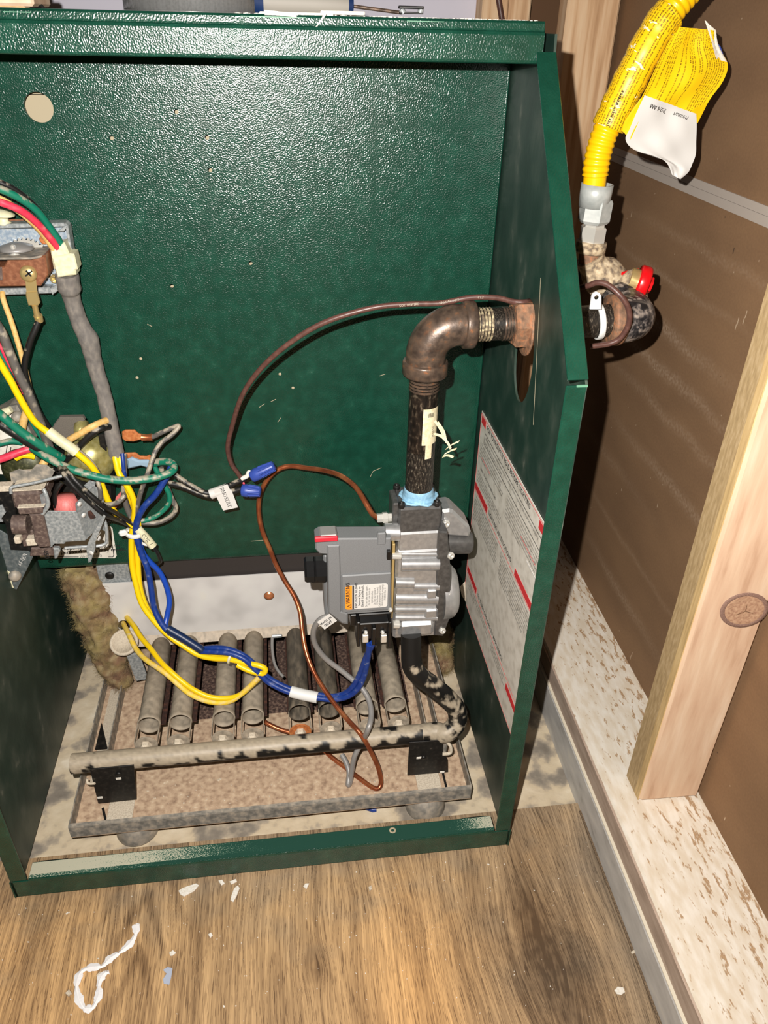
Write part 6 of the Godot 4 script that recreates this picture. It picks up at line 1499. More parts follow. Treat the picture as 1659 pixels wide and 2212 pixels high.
	wire("tan_wire", [Vector3(0.0832, 0.4324, -0.25), Vector3(0.0892, 0.4365, -0.248), Vector3(0.1047, 0.4463, -0.245), Vector3(0.1188, 0.4535, -0.246), Vector3(0.1293, 0.4533, -0.258)], 0.0038, M.tan_wire, "tan wire crossing from the cream sleeve to the grey sleeve")
	wire("black_wire", [Vector3(0.0666, 0.3997, -0.252), Vector3(0.0788, 0.4101, -0.248), Vector3(0.091, 0.4221, -0.245), Vector3(0.0996, 0.4307, -0.244), Vector3(0.1135, 0.4436, -0.244), Vector3(0.1247, 0.4494, -0.247), Vector3(0.1309, 0.4454, -0.258)], 0.0036, M.black_wire, "black printed wire curving under the tan wire to the grey sleeve")
	wire("grey_wire", [Vector3(0.0943, 0.4291, -0.24), Vector3(0.1028, 0.424, -0.236), Vector3(0.1107, 0.4144, -0.234), Vector3(0.1155, 0.3991, -0.236), Vector3(0.1174, 0.38, -0.238), Vector3(0.1208, 0.3534, -0.24), Vector3(0.1284, 0.3327, -0.243)], 0.0030, M.grey_wire, "grey wire following the bright yellow wire to the cable tie")
	wire("black_wire", [Vector3(0.0765, 0.4127, -0.236), Vector3(0.0892, 0.4243, -0.2), Vector3(0.0991, 0.4116, -0.192), Vector3(0.1112, 0.3897, -0.194), Vector3(0.1238, 0.3681, -0.2), Vector3(0.1302, 0.3365, -0.235), Vector3(0.1432, 0.3201, -0.243)], 0.0027, M.black_wire, "lower of two dusty black wires crossing the silver bracket")
	wire("black_wire", [Vector3(0.0801, 0.4114, -0.236), Vector3(0.0951, 0.424, -0.198), Vector3(0.1121, 0.4041, -0.19), Vector3(0.1256, 0.3812, -0.196), Vector3(0.1317, 0.3447, -0.233), Vector3(0.1446, 0.3226, -0.243)], 0.0028, M.black_wire, "upper of two dusty black wires crossing the silver bracket")
	wire("grey_wire", [Vector3(0.1155, 0.4019, -0.225), Vector3(0.1177, 0.393, -0.22), Vector3(0.1172, 0.3812, -0.22), Vector3(0.1137, 0.3723, -0.223), Vector3(0.1078, 0.366, -0.228)], 0.0024, M.grey_wire, "short grey wire hooked over the silver bracket")
	wire("grey_wire", [Vector3(0.1138, 0.365, -0.227), Vector3(0.1237, 0.3669, -0.223), Vector3(0.1344, 0.3705, -0.222), Vector3(0.1417, 0.3761, -0.226)], 0.0028, M.grey_wire, "short lilac grey wire bridging to the yellow wires")
	# out of the grey sleeve down to the tie
	wire("yellow_wire", [Vector3(0.1317, 0.4143, -0.256), Vector3(0.1333, 0.4033, -0.25), Vector3(0.136, 0.394, -0.243), Vector3(0.1429, 0.3822, -0.238), Vector3(0.147, 0.3655, -0.238), Vector3(0.1463, 0.3487, -0.24), Vector3(0.1412, 0.328, -0.243), Vector3(0.1358, 0.3055, -0.243), Vector3(0.132, 0.2742, -0.24), Vector3(0.1327, 0.2528, -0.236), Vector3(0.1373, 0.2209, -0.228), Vector3(0.1505, 0.1977, -0.22), Vector3(0.1664, 0.1799, -0.212), Vector3(0.1842, 0.1679, -0.204), Vector3(0.2018, 0.1589, -0.196), Vector3(0.22, 0.1572, -0.19), Vector3(0.2391, 0.1594, -0.184), Vector3(0.2588, 0.1578, -0.177), Vector3(0.2757, 0.1561, -0.172), Vector3(0.2827, 0.1511, -0.17), Vector3(0.2783, 0.1446, -0.17), Vector3(0.2638, 0.1479, -0.173), Vector3(0.2484, 0.1548, -0.178)], 0.0036, M.yellow_wire, "bright yellow wire from the grey sleeve folding back beside the blue wires", 6)
	wire("yellow_wire", [Vector3(0.1369, 0.4135, -0.257), Vector3(0.1376, 0.3984, -0.25), Vector3(0.1405, 0.3794, -0.245), Vector3(0.1431, 0.3621, -0.244), Vector3(0.1442, 0.3445, -0.247), Vector3(0.1465, 0.327, -0.246), Vector3(0.1424, 0.3063, -0.246), Vector3(0.1385, 0.2722, -0.242), Vector3(0.1371, 0.2383, -0.236), Vector3(0.1434, 0.2094, -0.228), Vector3(0.1582, 0.1874, -0.219), Vector3(0.1826, 0.1675, -0.208), Vector3(0.2071, 0.1572, -0.198), Vector3(0.2326, 0.1584, -0.189), Vector3(0.2532, 0.1586, -0.18)], 0.0034, M.yellow_wire, "second yellow wire hidden along the first below the cable tie", 6)
	wire("grey_wire", [Vector3(0.1419, 0.4126, -0.256), Vector3(0.141, 0.4012, -0.25), Vector3(0.1388, 0.3826, -0.246), Vector3(0.136, 0.3644, -0.246), Vector3(0.1366, 0.3462, -0.247), Vector3(0.1407, 0.328, -0.247)], 0.0034, M.grey_wire, "lilac grey wire from the grey sleeve to the cable tie")
	wire("blue_wire", [Vector3(0.1406, 0.4143, -0.253), Vector3(0.141, 0.4052, -0.248), Vector3(0.1406, 0.3945, -0.246), Vector3(0.141, 0.3703, -0.246), Vector3(0.1428, 0.3369, -0.249)], 0.0024, M.blue_wire, "short blue wire at the mouth of the grey sleeve")
	wire("blue_wire", [Vector3(0.1941, 0.4025, -0.248), Vector3(0.1904, 0.3942, -0.244), Vector3(0.1834, 0.3836, -0.24), Vector3(0.1726, 0.3689, -0.237), Vector3(0.1584, 0.3543, -0.236), Vector3(0.1478, 0.336, -0.238), Vector3(0.143, 0.3156, -0.24), Vector3(0.1449, 0.2903, -0.238), Vector3(0.1498, 0.2683, -0.234), Vector3(0.1511, 0.2433, -0.23), Vector3(0.1517, 0.2178, -0.224), Vector3(0.1574, 0.2011, -0.217), Vector3(0.1669, 0.1876, -0.211), Vector3(0.1852, 0.1769, -0.204), Vector3(0.2057, 0.1639, -0.196)], 0.0038, M.blue_wire, "thick dusty blue wire from the connectors to the striped bundle")
	wire("blue_wire", [Vector3(0.143, 0.3089, -0.244), Vector3(0.1458, 0.2867, -0.243), Vector3(0.1514, 0.2726, -0.243), Vector3(0.1618, 0.2558, -0.242), Vector3(0.1677, 0.2349, -0.239), Vector3(0.1692, 0.2155, -0.234), Vector3(0.1651, 0.1994, -0.227), Vector3(0.163, 0.19, -0.219), Vector3(0.1683, 0.1814, -0.211)], 0.0034, M.blue_clean, "clean blue wire bowing out in front of the white shield")
	wire("navy_sleeve", [Vector3(0.1666, 0.1934, -0.2095), Vector3(0.1849, 0.1828, -0.2025), Vector3(0.2031, 0.1707, -0.1955), Vector3(0.2062, 0.1672, -0.194)], 0.0052, M.navy, "dark navy sleeve over the blue wires before the bend")
	wire("blue_wire", [Vector3(0.205, 0.1665, -0.194), Vector3(0.2235, 0.1695, -0.188), Vector3(0.2406, 0.1701, -0.183), Vector3(0.2582, 0.164, -0.177), Vector3(0.2707, 0.1497, -0.172), Vector3(0.2828, 0.1343, -0.168), Vector3(0.2965, 0.1258, -0.163), Vector3(0.3133, 0.1194, -0.158), Vector3(0.3302, 0.1178, -0.153), Vector3(0.3472, 0.117, -0.148), Vector3(0.3641, 0.1178, -0.143), Vector3(0.382, 0.1265, -0.138), Vector3(0.3941, 0.1434, -0.134), Vector3(0.4009, 0.1682, -0.13), Vector3(0.4038, 0.1989, -0.124), Vector3(0.4048, 0.2281, -0.117)], 0.0036, M.blue_wire, "blue wire sweeping to the valve terminals, front of the pair")
	wire("blue_wire", [Vector3(0.2047, 0.1667, -0.198), Vector3(0.2234, 0.171, -0.193), Vector3(0.2394, 0.1717, -0.188), Vector3(0.257, 0.1656, -0.182), Vector3(0.2719, 0.151, -0.177), Vector3(0.2856, 0.1338, -0.173), Vector3(0.3, 0.1252, -0.168), Vector3(0.3157, 0.1189, -0.163), Vector3(0.3327, 0.1172, -0.158), Vector3(0.3498, 0.1164, -0.153), Vector3(0.3656, 0.1181, -0.148), Vector3(0.3802, 0.128, -0.143), Vector3(0.39, 0.1461, -0.138), Vector3(0.3967, 0.1703, -0.133), Vector3(0.4018, 0.1987, -0.126), Vector3(0.409, 0.2305, -0.117)], 0.0036, M.blue_wire, "blue wire sweeping to the valve terminals, rear of the pair")
	solo("print_sleeve", MB.new().tube(smooth([Vector3(0.3122, 0.1194, -0.1605), Vector3(0.328, 0.1171, -0.1555), Vector3(0.345, 0.116, -0.15)], 4), 0.0072, 16), M.white_plastic, "white sleeve around the blue wires over the dark burner tube", "sleeve")
	# lower yellow pair up to the shield hole
	wire("yellow_wire", [Vector3(0.2746, 0.1395, -0.17), Vector3(0.2587, 0.1226, -0.168), Vector3(0.2411, 0.108, -0.166), Vector3(0.2252, 0.1031, -0.167), Vector3(0.2065, 0.1054, -0.17), Vector3(0.1883, 0.1136, -0.175), Vector3(0.1761, 0.1244, -0.18), Vector3(0.1613, 0.1351, -0.19), Vector3(0.1484, 0.1395, -0.2), Vector3(0.1321, 0.1411, -0.215), Vector3(0.1181, 0.1414, -0.235), Vector3(0.1069, 0.1457, -0.258), Vector3(0.0944, 0.1367, -0.29), Vector3(0.0877, 0.1226, -0.312)], 0.0034, M.yellow_dusty, "lower yellow wire sagging over the burner tubes from the shield hole")
	wire("yellow_wire", [Vector3(0.2781, 0.1413, -0.171), Vector3(0.2671, 0.1292, -0.17), Vector3(0.2501, 0.1149, -0.167), Vector3(0.2337, 0.1092, -0.168), Vector3(0.2126, 0.1102, -0.171), Vector3(0.1944, 0.1184, -0.176), Vector3(0.1805, 0.1293, -0.181), Vector3(0.164, 0.1408, -0.192), Vector3(0.1518, 0.1444, -0.206), Vector3(0.1385, 0.1477, -0.226), Vector3(0.1234, 0.1498, -0.248), Vector3(0.1118, 0.1507, -0.27), Vector3(0.0995, 0.1434, -0.295), Vector3(0.0933, 0.1312, -0.312)], 0.0034, M.yellow_wire, "upper yellow wire of the sagging pair from the shield hole")
	# dark wires on the right of the sleeve
	wire("black_wire", [Vector3(0.1747, 0.4302, -0.2595), Vector3(0.1785, 0.432, -0.259), Vector3(0.1864, 0.4367, -0.257), Vector3(0.1961, 0.4414, -0.256), Vector3(0.2047, 0.4449, -0.255), Vector3(0.2046, 0.443, -0.253), Vector3(0.1971, 0.4363, -0.25), Vector3(0.1866, 0.4297, -0.247), Vector3(0.1788, 0.4207, -0.243), Vector3(0.1743, 0.4119, -0.238), Vector3(0.1681, 0.398, -0.232), Vector3(0.1589, 0.3776, -0.234), Vector3(0.1505, 0.3548, -0.238), Vector3(0.1425, 0.3292, -0.243)], 0.0027, M.grey_wire, "dusty dark wire doubling back from the copper spade connector", 5)
	wire("green_wire", [Vector3(0.1725, 0.3956, -0.256), Vector3(0.1751, 0.3876, -0.255), Vector3(0.1797, 0.3745, -0.254), Vector3(0.185, 0.3573, -0.253), Vector3(0.1813, 0.3442, -0.252), Vector3(0.1673, 0.3322, -0.25), Vector3(0.1542, 0.3278, -0.248), Vector3(0.1471, 0.3289, -0.247)], 0.0030, M.green_wire, "dusty green wire loop right of the cable tie")
	wire("black_wire", [Vector3(0.1796, 0.3923, -0.257), Vector3(0.1823, 0.3726, -0.257), Vector3(0.1862, 0.3529, -0.256), Vector3(0.1898, 0.338, -0.255), Vector3(0.1824, 0.328, -0.253), Vector3(0.1668, 0.3218, -0.251), Vector3(0.1524, 0.3234, -0.249), Vector3(0.1468, 0.3263, -0.247)], 0.0029, M.grey_wire, "outer dusty black wire loop right of the cable tie")
	wire("black_wire", [Vector3(0.1833, 0.4009, -0.252), Vector3(0.189, 0.3924, -0.256), Vector3(0.1939, 0.3863, -0.2513), Vector3(0.2031, 0.3788, -0.2485), Vector3(0.2192, 0.3673, -0.2457), Vector3(0.233, 0.3629, -0.2443), Vector3(0.2527, 0.371, -0.2436), Vector3(0.2686, 0.3789, -0.2433), Vector3(0.2775, 0.3854, -0.2429)], 0.0034, M.black_wire, "upper dusty black wire running to the upper wire nut")
	wire("black_wire", [Vector3(0.1741, 0.381, -0.256), Vector3(0.1853, 0.3757, -0.2513), Vector3(0.2023, 0.3713, -0.2478), Vector3(0.2188, 0.3633, -0.245), Vector3(0.2327, 0.3596, -0.2436), Vector3(0.2553, 0.3635, -0.2433), Vector3(0.2699, 0.3679, -0.2429), Vector3(0.2752, 0.3676, -0.2429)], 0.0034, M.black_wire, "lower dusty black wire running to the lower wire nut")
	wire("white_wire", [Vector3(0.2699, 0.3814, -0.242), Vector3(0.2765, 0.3853, -0.241), Vector3(0.2789, 0.3901, -0.241), Vector3(0.284, 0.3874, -0.241)], 0.0026, M.white_scrap, "pale stripped wire end entering the upper wire nut")
	wire("red_wire", [Vector3(0.2699, 0.3768, -0.248), Vector3(0.2717, 0.3716, -0.246), Vector3(0.2724, 0.3659, -0.245)], 0.0013, M.red_wire, "thin red strand going into the lower wire nut")
	for q in [[Vector3(0.2817, 0.3844, -0.241), Vector3(0.3077, 0.3993, -0.237), "blue wire nut pointing right, the upper of the two"], [Vector3(0.2692, 0.366, -0.242), Vector3(0.2905, 0.3665, -0.236), "blue wire nut, the lower of the two"]]:
		var nt := thing("wire_nut", q[2], "wire nut", q[0], "wire nuts on the thermostat wires")
		var d: Vector3 = q[1] - q[0]
		var l := d.length()
		part("shell", MB.new().lathe(axis(q[0], d), [Vector2(0.0058, 0.002), Vector2(0.0066, 0.0), Vector2(0.0074, 0.001), Vector2(0.0076, l * 0.3), Vector2(0.0064, l * 0.42), Vector2(0.0050, l * 0.96), Vector2(0.004, l), Vector2(0, l)], 20), M.nut_blue, nt)
		var xf := axis(q[0], d)
		for k in 9:
			var an := TAU * k / 9.0
			var dr := Vector3(cos(an), 0, sin(an))
			part("grip_rib", MB.new().tube([xf * (dr * 0.0067 + Vector3(0, l * 0.38, 0)), xf * (dr * 0.0053 + Vector3(0, l * 0.97, 0))], [0.0011, 0.0009], 5), M.nut_blue, nt)
	var tg := thing("wire_tag", "white paper flag with bold letters folded round the black wires", "tag", Vector3(0.247, 0.3411, -0.2425))
	var tp := part("flag", flat([Vector2(0.2366, 0.3700), Vector2(0.2534, 0.3764), Vector2(0.2559, 0.3689), Vector2(0.2570, 0.3701), Vector2(0.2629, 0.3445), Vector2(0.2455, 0.3411)], -0.2395, 0.0006), M.white_label, tg)
	part("print", MB.new().text("RMOSTAT", 0.0042, face(Vector3(0.243, 0.3716, -0.2392), Vector3(0.251, 0.3429, -0.2392) - Vector3(0.243, 0.3716, -0.2392), Vector3(0.9, 0.36, 0)), false, "Droid Serif"), M.ink, tp)
	part("fold", MB.new().tube([Vector3(0.2328, 0.3607, -0.245), Vector3(0.2523, 0.3674, -0.2455)], 0.0062, 12), M.white_label, tg)
	# cable tie and printed sleeve
	var ct := thing("cable_tie", "white cable tie bunching the yellow and blue wires below the grey sleeve", "cable tie", Vector3(0.1338, 0.311, -0.24))
	part("strap", ring(Vector3(0.141, 0.3154, -0.2425), Vector3(0.1, 1, 0), 0.0085, 0.0112, 0.0045), M.white_plastic, ct)
	part("head", MB.new().box(Vector3(0.1295, 0.3198, -0.236), Vector3(0.0095, 0.0075, 0.006), 0.0018, Basis(Vector3.BACK, 0.2)), M.white_plastic, ct)
	solo("cable_tie", ring(Vector3(0.2408, 0.1612, -0.186), Vector3(1, -0.25, 0.3), 0.0072, 0.0090, 0.003), M.cream_plastic, "clear thin cable tie holding the yellow and blue wires over the burner tubes", "cable tie")
	var ps := thing("print_sleeve", "cream printed sleeve slanting down right from the cable tie", "sleeve", Vector3(0.1591, 0.2946, -0.24))
	part("sleeve", MB.new().tube([Vector3(0.1455, 0.322, -0.24), Vector3(0.1531, 0.311, -0.238), Vector3(0.1602, 0.2973, -0.238)], 0.0050, 14), M.cream_plastic, ps)
	part("print", MB.new().text("COIL 1", 0.0042, face(Vector3(0.1488, 0.3164, -0.2325), Vector3(0.1584, 0.2986, -0.2325) - Vector3(0.1488, 0.3164, -0.2325), Vector3(0.7, 0.7, 0))), M.ink, ps)
	wire("black_wire", [Vector3(0.159, 0.298, -0.24), Vector3(0.1614, 0.2848, -0.246), Vector3(0.1621, 0.268, -0.254), Vector3(0.1607, 0.2582, -0.26), Vector3(0.1535, 0.2508, -0.266), Vector3(0.1451, 0.2506, -0.27)], 0.0022, M.black_wire, "thin black wire hooking out of the cream printed sleeve")
	wire("white_wire", [Vector3(0.1437, 0.3023, -0.244), Vector3(0.1493, 0.2965, -0.244), Vector3(0.1565, 0.2947, -0.244)], 0.0016, M.white_scrap, "thin white wire just under the cream printed sleeve")
	# copper pilot tube, valve end to tray and under the supply pipe
	wire("copper_tube", [Vector3(0.4162, 0.3771, -0.152), Vector3(0.4119, 0.3771, -0.158), Vector3(0.4081, 0.3806, -0.165), Vector3(0.4031, 0.3872, -0.175), Vector3(0.3954, 0.3923, -0.195), Vector3(0.3815, 0.3923, -0.22), Vector3(0.3641, 0.3858, -0.245), Vector3(0.3454, 0.3804, -0.262), Vector3(0.3277, 0.3794, -0.27), Vector3(0.3139, 0.3758, -0.272), Vector3(0.3013, 0.3663, -0.271), Vector3(0.291, 0.3501, -0.27), Vector3(0.2861, 0.3332, -0.268), Vector3(0.2853, 0.3125, -0.266), Vector3(0.2884, 0.2911, -0.263), Vector3(0.2952, 0.2704, -0.259), Vector3(0.3014, 0.25, -0.254), Vector3(0.3112, 0.229, -0.246), Vector3(0.3224, 0.2107, -0.236), Vector3(0.3289, 0.1936, -0.224), Vector3(0.3305, 0.1758, -0.208), Vector3(0.3338, 0.1567, -0.19), Vector3(0.3426, 0.1386, -0.17), Vector3(0.3569, 0.1252, -0.146), Vector3(0.3762, 0.1131, -0.118), Vector3(0.3935, 0.106, -0.094), Vector3(0.4074, 0.07, -0.0937), Vector3(0.4153, 0.046, -0.0894), Vector3(0.4176, 0.03, -0.0825), Vector3(0.4137, 0.0245, -0.0782), Vector3(0.406, 0.0235, -0.082), Vector3(0.3919, 0.0235, -0.0969), Vector3(0.3754, 0.0245, -0.1152), Vector3(0.36, 0.028, -0.1294), Vector3(0.345, 0.032, -0.1458), Vector3(0.3219, 0.036, -0.1618), Vector3(0.2958, 0.04, -0.1722), Vector3(0.2805, 0.046, -0.178), Vector3(0.2748, 0.05, -0.1797)], 0.0030, M.copper, "long bent copper pilot tube from the valve down to the burner tray")
	# grey thermocouple lead
	wire("grey_lead", [Vector3(0.3636, 0.2549, -0.14), Vector3(0.3551, 0.2538, -0.139), Vector3(0.3482, 0.2465, -0.141), Vector3(0.3427, 0.228, -0.146), Vector3(0.3445, 0.2024, -0.152), Vector3(0.3562, 0.1771, -0.154), Vector3(0.3759, 0.1576, -0.15), Vector3(0.3916, 0.1441, -0.143), Vector3(0.401, 0.138, -0.134), Vector3(0.4064, 0.1318, -0.121), Vector3(0.4067, 0.1269, -0.104), Vector3(0.4011, 0.1206, -0.088), Vector3(0.3944, 0.082, -0.1014), Vector3(0.3861, 0.064, -0.0976), Vector3(0.3824, 0.042, -0.095), Vector3(0.3797, 0.0245, -0.0911), Vector3(0.3772, 0.0245, -0.0886), Vector3(0.3793, 0.034, -0.099), Vector3(0.3763, 0.04, -0.1102), Vector3(0.3718, 0.044, -0.119)], 0.0034, M.lead, "grey thermocouple lead hanging from the valve and looping over the supply pipe")
	var mt := thing("lead_tag", "white paper tag with printed date around the grey lead under the valve", "tag", Vector3(0.3573, 0.2425, -0.135))
	var mp := part("flag", flat([Vector2(0.3469, 0.2515), Vector2(0.3612, 0.2624), Vector2(0.3695, 0.2515), Vector2(0.3551, 0.2397)], -0.1345, 0.0006), M.white_label, mt)
	var md: Vector3 = Vector3(0.3692, 0.2553, -0.13) - Vector3(0.3548, 0.2436, -0.13)
	var tx := MB.new()
	tx.text("MADE IN MEX", 0.0028, face(Vector3(0.352, 0.2458, -0.1342), md, Vector3(-0.6, 0.8, 0)), true)
	tx.text("0627", 0.0034, face(Vector3(0.3572, 0.2432, -0.1342), md, Vector3(-0.6, 0.8, 0)), true)
	part("print", tx, M.ink, mp)
	wire("pilot_lead", [Vector3(0.2893, 0.0997, -0.285), Vector3(0.2888, 0.0928, -0.27), Vector3(0.2908, 0.0872, -0.25), Vector3(0.2955, 0.0857, -0.235), Vector3(0.3026, 0.0827, -0.225)], 0.0021, M.lead, "short silver lead hanging from under the shield between burner tubes")
	solo("pilot_clip", MB.new().box(Vector3(0.2958, 0.1016, -0.286), Vector3(0.0145, 0.0045, 0.004), 0.0008), M.galv, "small silver clip under the shield edge between burner tubes", "clip")
	# brown thermostat cable, from the splice, over the elbow, out by the pipe hole and round the outside valve
	var tc := wire("thermostat_cable", [Vector3(0.2707, 0.379, -0.243), Vector3(0.2653, 0.3897, -0.243), Vector3(0.2598, 0.4036, -0.24), Vector3(0.2586, 0.4284, -0.232), Vector3(0.2673, 0.4621, -0.22), Vector3(0.2804, 0.5003, -0.205), Vector3(0.2999, 0.5327, -0.192), Vector3(0.3284, 0.5627, -0.18), Vector3(0.364, 0.5866, -0.172), Vector3(0.4073, 0.6007, -0.168), Vector3(0.4422, 0.6043, -0.167), Vector3(0.4731, 0.6052, -0.165), Vector3(0.5007, 0.6106, -0.163), Vector3(0.5252, 0.6107, -0.161), Vector3(0.5428, 0.6068, -0.16), Vector3(0.555, 0.6065, -0.16), Vector3(0.575, 0.5992, -0.1912), Vector3(0.6, 0.6069, -0.1885), Vector3(0.6084, 0.6234, -0.15), Vector3(0.6135, 0.6287, -0.142), Vector3(0.6209, 0.629, -0.136), Vector3(0.6299, 0.6231, -0.128), Vector3(0.6381, 0.614, -0.124), Vector3(0.6434, 0.603, -0.124), Vector3(0.6444, 0.5909, -0.126), Vector3(0.6402, 0.5791, -0.129), Vector3(0.6332, 0.5737, -0.132), Vector3(0.6256, 0.5702, -0.137), Vector3(0.6186, 0.5676, -0.142)], 0.0027, M.cable, "brown thermostat cable arching across the back panel and out through the pipe hole")
	var tw := MB.new()
	for q in [["SOUTHWIRE", Vector3(0.4344, 0.6012, -0.1675), Vector3(0.4631, 0.6044, -0.1655)], ["SIGNAL 18/2", Vector3(0.4719, 0.6039, -0.165), Vector3(0.4995, 0.6093, -0.163)], ["CL2", Vector3(0.5074, 0.6093, -0.1625), Vector3(0.5248, 0.6094, -0.161)]]:
		tw.text(q[0], 0.0024, face(q[1] + Vector3(0, 0.0008, 0.0034), q[2] - q[1], Vector3(0, 1, 0.35)))
	part("print", tw, M.dust_top, tc)

# ---------- things on top of the cabinet and bits on the floor
func clutter() -> void:
	var ty := 0.8305
	# flue and oddments on the cabinet top
	var fp := thing("flue_pipe", "shiny galvanized round flue pipe standing on the cabinet top", "pipe", Vector3(0.252, 0.829, -0.42))
	part("pipe", MB.new().lathe(Transform3D(Basis.IDENTITY, Vector3(0.252, 0.829, -0.42)), [Vector2(0.0675, 0), Vector2(0.069, 0.0), Vector2(0.069, 0.5), Vector2(0.0675, 0.5)], 48), M.flue, fp)
	part("collar", MB.new().lathe(Transform3D(Basis.IDENTITY, Vector3(0.252, 0.829, -0.42)), [Vector2(0.069, 0), Vector2(0.074, 0.0), Vector2(0.0735, 0.002), Vector2(0.0695, 0.003)], 48), M.flue, fp)
	var kn := thing("inspection_tool", "grey handled tool with blue ends lying on the cabinet top", "tool", Vector3(0.36, ty, -0.21))
	var h0 := Vector3(0.3218, 0.8388, -0.21)
	var h1 := Vector3(0.3912, 0.8379, -0.21)
	part("handle", MB.new().tube([h0, h0.lerp(h1, 0.1), h0.lerp(h1, 0.6), h0.lerp(h1, 0.85), h1], [0.0115, 0.0112, 0.0105, 0.0095, 0.0078], 24), M.tool_grey, kn)
	part("blue_end", MB.new().tube([h0 - Vector3(0.006, 0, 0), h0 + Vector3(0.001, 0, 0)], [0.010, 0.0123], 24), M.navy, kn)
	part("blue_end", MB.new().tube([h1 - Vector3(0.0015, 0, 0), h1 + Vector3(0.004, -0.0002, 0)], [0.0079, 0.0060], 20), M.navy, kn)
	part("shaft", MB.new().tube([h1, Vector3(0.4355, 0.8339, -0.21)], 0.0014, 10), M.rust, kn)
	var cp := part("end_frame", MB.new().box(Vector3(0.4428, 0.8378, -0.208), Vector3(0.021, 0.0022, 0.006), 0.0006), M.black_metal, kn)
	part("frame_post", MB.new().tube([Vector3(0.4344, 0.8364, -0.208), Vector3(0.4368, 0.8339, -0.208)], 0.0024, 10), M.galv, cp)
	part("frame_post", MB.new().tube([Vector3(0.4509, 0.8368, -0.208), Vector3(0.4507, 0.8342, -0.208)], 0.0024, 10), M.galv, cp)
	part("frame_rail", MB.new().box(Vector3(0.4429, 0.834, -0.208), Vector3(0.020, 0.0016, 0.004), 0.0005), M.black_metal, cp)
	var wb := thing("wood_offcut", "pinkish wood offcuts stacked at the left end of the cabinet top", "wood", Vector3(0.07, ty, -0.24))
	part("upper_piece", MB.new().box(Vector3(0.1116, 0.8398, -0.265), Vector3(0.056, 0.016, 0.06), 0.002), M.wood_pink, wb)
	part("lower_piece", MB.new().box(Vector3(0.1061, 0.8295, -0.262), Vector3(0.0516, 0.005, 0.05), 0.001), M.wood_gold, wb)
	var dk := thing("black_bottle", "black narrow necked object beside the wood offcuts on the cabinet top", "bottle", Vector3(0.105, ty, -0.27))
	part("body", MB.new().lathe(Transform3D(Basis.IDENTITY, Vector3(0.1322, 0.8274, -0.262)), [Vector2(0.0, 0), Vector2(0.0118, 0), Vector2(0.0112, 0.002), Vector2(0.0072, 0.0065), Vector2(0.0058, 0.012), Vector2(0.0068, 0.03), Vector2(0, 0.03)], 24), M.black_plastic, dk)
	var s1 := [[Vector3(0.3229, 0.8331, -0.18), Vector3(0.3235, 0.8298, -0.18)], [Vector3(0.3336, 0.8324, -0.1795), Vector3(0.3356, 0.83, -0.1795)], [Vector3(0.3478, 0.8315, -0.178), Vector3(0.348, 0.8291, -0.1775)]]
	solo("paper_scrap", soft(s1, 5, 0.0006, false), M.white_scrap, "torn white paper scrap hanging over the header below the grey tool handle", "scrap")
	var s2 := [[Vector3(0.3695, 0.8323, -0.1795), Vector3(0.3716, 0.832, -0.1795)], [Vector3(0.3671, 0.8286, -0.1775), Vector3(0.3686, 0.8286, -0.1775)], [Vector3(0.3625, 0.823, -0.1755), Vector3(0.364, 0.8236, -0.1755)]]
	solo("paper_scrap", soft(s2, 3, 0.0003, false), M.white_scrap, "thin white sliver hanging over the header near the tool shaft", "scrap")
	solo("plaster_strip", MB.new().box(Vector3(0.3483, 0.8312, -0.192), Vector3(0.058, 0.0022, 0.012), 0.0006), M.white_scrap, "flat white plaster strip lying under the grey tool handle", "scrap")
	solo("plaster_strip", MB.new().box(Vector3(0.3847, 0.8327, -0.196), Vector3(0.036, 0.0026, 0.012), 0.0006, Basis(Vector3.UP, 0.1)), M.white_scrap, "flat white plaster strip lying where the tool shaft begins", "scrap")
	var cr := MB.new()
	for i in 160:
		var p := Vector3(rng.randf_range(0.30, 0.545), 0.8306, rng.randf_range(-0.2, -0.181))
		var s := rng.randf_range(0.0008, 0.002)
		cr.box(p, Vector3(s * 1.8, s * 0.7, s), s * 0.2, Basis(Vector3.UP, rng.randf() * 6.0))
	solo("plaster_crumbs", cr, M.white_scrap, "white plaster crumbs along the top edge of the cabinet", "crumbs", "", "stuff")
	var w := thing("wall_cable", "dark cable hanging down the corner studs behind the cabinet", "cable", Vector3(0.70, 0.80, -0.69))
	part("cable", MB.new().tube(smooth([Vector3(0.6326, 0.8859, -0.69), Vector3(0.6391, 0.8603, -0.69), Vector3(0.6452, 0.8393, -0.69), Vector3(0.6533, 0.8124, -0.69), Vector3(0.6583, 0.779, -0.69)], 5), 0.0040, 12), M.cable, w)
	# on the floor
	var lp := smooth([Vector3(0.1337, -0.005, 0.0445), Vector3(0.1355, -0.0048, 0.054), Vector3(0.132, -0.0048, 0.0635), Vector3(0.1228, -0.0048, 0.0722), Vector3(0.1125, -0.0048, 0.0786), Vector3(0.1058, -0.0044, 0.0855), Vector3(0.0941, -0.0048, 0.0853), Vector3(0.0855, -0.0048, 0.0885), Vector3(0.0833, -0.0048, 0.0983), Vector3(0.086, -0.0048, 0.1102), Vector3(0.0928, -0.0048, 0.1224), Vector3(0.0978, -0.0048, 0.1255), Vector3(0.1039, -0.0048, 0.1245), Vector3(0.1073, -0.0048, 0.1137), Vector3(0.1056, -0.0048, 0.1037), Vector3(0.1078, -0.0046, 0.0949), Vector3(0.1137, -0.0048, 0.0919)], 5)
	solo("paint_ribbon", ribbon(lp, 0.0036, 0.0012), M.paint_strip, "curled ribbon of white dried paint in a loop on the laminate floor", "paint ribbon")
